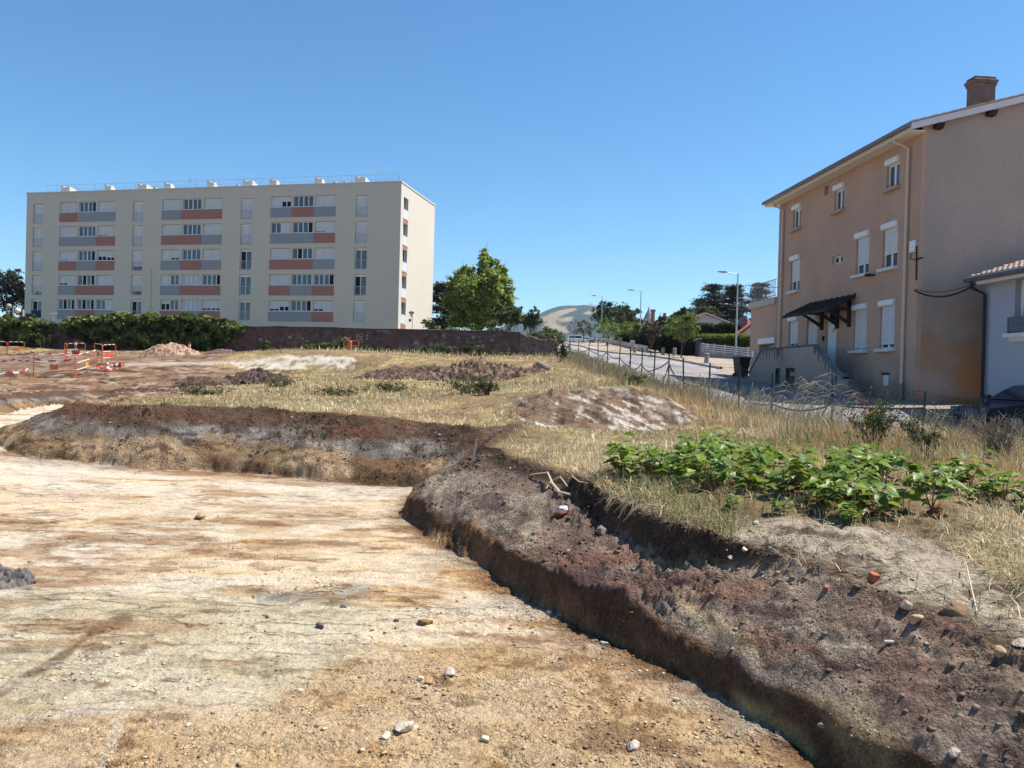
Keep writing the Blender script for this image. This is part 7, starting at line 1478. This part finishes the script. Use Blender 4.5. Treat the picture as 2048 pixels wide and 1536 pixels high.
RK = [('angular pale stone in the foreground, the lower of the front pair', 770, 1478, 27, WS), ('broad pale stone in the foreground, right of the lower angular one', 808, 1460, 34, WS), ('small pale stone touching the broad foreground stone on its right', 829, 1458, 16, WS), ('chalky white lump on the pit floor below the trench middle', 900, 1352, 27, C(226, 206, 192)), ('upright small pale stone left of the chalky lump', 843, 1361, 14, WS), ('flat brown edged stone between the upright stone and the chalky lump', 860, 1368, 20, TS), ('squarish tan stone below the flat brown edged one', 836, 1398, 17, TS),
 ('dark grey clod standing on the pale cracked floor', 641, 1254, 17, DS), ('small dark clod left of the standing dark one', 533, 1237, 10, DS), ('small dark clod above the standing dark one on its right', 687, 1215, 12, DS), ('small dark clod right of the standing dark one', 793, 1243, 11, DS), ('flat brown stone on the floor towards the trench', 852, 1248, 24, C(150, 120, 80)), ('tan boulder lying alone on the far pale floor', 403, 1037, 18, C(190, 164, 120)),
 ('white crumbly stone right of the foreground pair', 1265, 1497, 26, C(226, 212, 196)), ('pale stone between the foreground pair and the crumbly white one', 968, 1480, 20, WS), ('small pale stone at the left of the brown foreground', 600, 1382, 13, WS), ('pale stone on the trench edge, upper one', 1099, 1227, 15, WS), ('pale stone inside the trench shadow', 1119, 1231, 14, GS), ('pale stone on the trench edge, lower one', 1208, 1291, 14, WS), ('tan stone near the trench in the middle foreground', 1283, 1402, 13, TS), ('white stone below the tan one near the trench', 1352, 1404, 15, WS), ('small pale stone far left in the foreground', 377, 1452, 10, WS), ('grey stone with dark side low in the left foreground', 481, 1530, 20, TS),
 ('pale tan block on the bench right, the lower of two', 1831, 1244, 30, C(206, 180, 146)), ('pale flat stone just above the tan block on the bench', 1815, 1213, 26, C(206, 186, 158)), ('large brown clod at the edge of the cracked pale ground', 1908, 1228, 44, C(160, 130, 102)), ('dark brown boulder by the little bank in the middle right', 1546, 1115, 27, C(116, 98, 90)), ('round flat grey stone half sunk in the slope top', 1204, 1066, 32, C(150, 138, 128)), ('white stone at the foot of the little dark bank', 1488, 1107, 13, WS), ('white stone left of the one at the bank foot', 1462, 1119, 11, WS), ('pale block at the right picture edge', 2043, 1290, 30, C(214, 196, 170)), ('tan clod beside the pale block at the right edge', 2000, 1312, 28, C(196, 166, 128)), ('white stone in the dark bank under the dry grass', 1513, 1049, 12, WS), ('tall pale stone in the lower right of the slope', 1907, 1508, 22, C(190, 180, 170)), ('pale stone where the trench meets the bottom edge', 1644, 1455, 16, GS),
 ('grey fieldstone slab half hidden in dry grass before the broken wall', 1078, 741, 36, C(140, 122, 112)), ('brown boulder in front of the rubble heap, left', 333, 706, 22, C(150, 96, 76)), ('white topped boulder in front of the rubble heap, right', 351, 705, 20, C(196, 172, 156))]
for i, (lb, px, py, w_, col) in enumerate(RK): rock(lb, px, py, w_, tuple(col), 400 + i)
g_ = GT(1744, 1166); r_ = 20 / F * g_[1]; m = MB(); m.box(-r_ * .5, r_ * .5, -r_ * .35, r_ * .35, 0, r_ * .85, bev=r_ * .06); o = m.build('brick_fragment', mat('broken_brick', (.42, .12, .06), rough=.9, var=.25, scale=30)); o.location = tuple(g_); o.rotation_euler = (.25, .15, .5); tag(o, 'broken orange red brick on the soil edge, the bigger of two', 'brick')
g_ = GT(1652, 1183); r_ = 15 / F * g_[1]; m = MB(); m.box(-r_ * .5, r_ * .5, -r_ * .3, r_ * .3, 0, r_ * .5, bev=r_ * .06); o = m.build('brick_fragment', mat('dull_brick', (.26, .10, .07), rough=.9, var=.3, scale=30)); o.location = tuple(g_); o.rotation_euler = (.2, -.2, 1.0); tag(o, 'smaller dull red brick piece left of the orange one', 'brick')
g_ = GT(1778, 1289); L_ = 20 / F * g_[1]; m = MB(); m.T = Matrix.Translation((0, 0, L_ * .16)) @ Matrix.Rotation(math.radians(90), 4, 'Y'); m.lathe([(L_ * .12, -L_ / 2), (L_ * .18, -L_ / 2), (L_ * .18, L_ / 2), (L_ * .12, L_ / 2)], 12); o = m.build('pipe_piece', mat('grey_pipe', (.40, .36, .34), rough=.6, var=.2)); o.location = tuple(g_); tag(o, 'short grey piece of pipe lying on the bench of the slope', 'pipe')
# crumpled white bag and its red brown stone
g_ = GT(1126, 1026); r_ = 26 / F * g_[1] / 2; rng = np.random.default_rng(71); v = IV2.copy(); v *= (1 + .55 * (rng.random((len(v), 1)) - .45)); v *= np.array([1.1, .7, .55]) * r_; o = np_mesh('crumpled_bag', v, IF2, mat('white_bag', (.42, .42, .42), rough=.6, var=.15, scale=30)); o.location = (g_[0], g_[1], g_[2] + r_ * .35); tag(o, 'crumpled white plastic bag on the slope top', 'bag')
rock('red brown stone under the crumpled white bag', 1121, 1033, 24, tuple(C(130, 80, 66)), 455)
# pale dead root on the slope
gp = lambda px, py, dz=.02: tuple(GT(px, py) + np.array([0, 0, dz]))
ROOT = mat('pale_root', (.52, .42, .30), rough=.8, var=.2)
o = thing('root', 'pale forked root lying on the top of the right hand slope', 'root'); m = MB(); m.tube([gp(1062, 953), gp(1095, 958, .06), gp(1104, 978, .05), gp(1118, 990, .03), gp(1142, 996, .02)], [.006, .008, .01, .012, .012], 6); m.build('main_root', ROOT, o); m = MB(); m.tube([gp(1092, 984), gp(1102, 972, .05), gp(1120, 969, .07), gp(1135, 980, .02)], [.004, .006, .006, .006], 5); m.build('root_branch', ROOT, o); m = MB(); m.tube([gp(1144, 955), gp(1146, 968, .05), gp(1158, 975, .03), gp(1175, 978)], [.004, .005, .005, .003], 5); m.build('root_branch', ROOT, o)
o = thing('dry_stick', 'long dry stick leaning on the cracked pale ground at the right', 'stick'); m = MB(); m.tube([gp(1955, 1232, .01), gp(1944, 1190, .02), gp(1930, 1145, .06)], [.003, .004, .003], 5); m.build('shaft', ROOT, o)
for px, py, px2, py2, lb in ((945, 925, 952, 882, 'thin wooden peg standing in the back bank, right one'), (908, 905, 915, 888, 'thin wooden peg standing in the back bank, left one')):
    g_ = GT(px, py); h_ = (py - py2) / F * g_[1]; o = thing('wooden_peg', lb, 'peg', tuple(g_)); m = MB(); m.tube([(0, 0, -.03), ((px2 - px) / F * g_[1], 0, h_)], [.018, .014], 5); m.build('shaft', mat('grey_wood', (.34, .31, .28), rough=.9), o)
# dead roots and straw hanging from the little dark bank
rng = np.random.default_rng(81); n = 300; px = rng.uniform(1225, 1500, n); m = MB()
for i in range(n):
    py = np.interp(px[i], [1225, 1330, 1440, 1500], [990, 1024, 1042, 1040]) + rng.uniform(-8, 8); p = GT(px[i], py); d = rng.normal(size=2) * .03; L_ = rng.uniform(.03, .10); m.tube([(p[0], p[1], p[2] + .01), (p[0] + d[0] - .03, p[1] + d[1] - .03, p[2] + rng.uniform(-.01, .03)), (p[0] + d[0] * 2 - .05, p[1] + d[1] * 2 - .06, p[2] - L_)], [.0014, .0012, .0008], 4, cap=False)
o = m.build('hanging_straw', mat('hanging_straw_mat', (.42, .34, .22), rough=.9, var=.3), fixn=False); tag(o, 'dead straw and roots hanging over the little dark bank', kind='stuff')
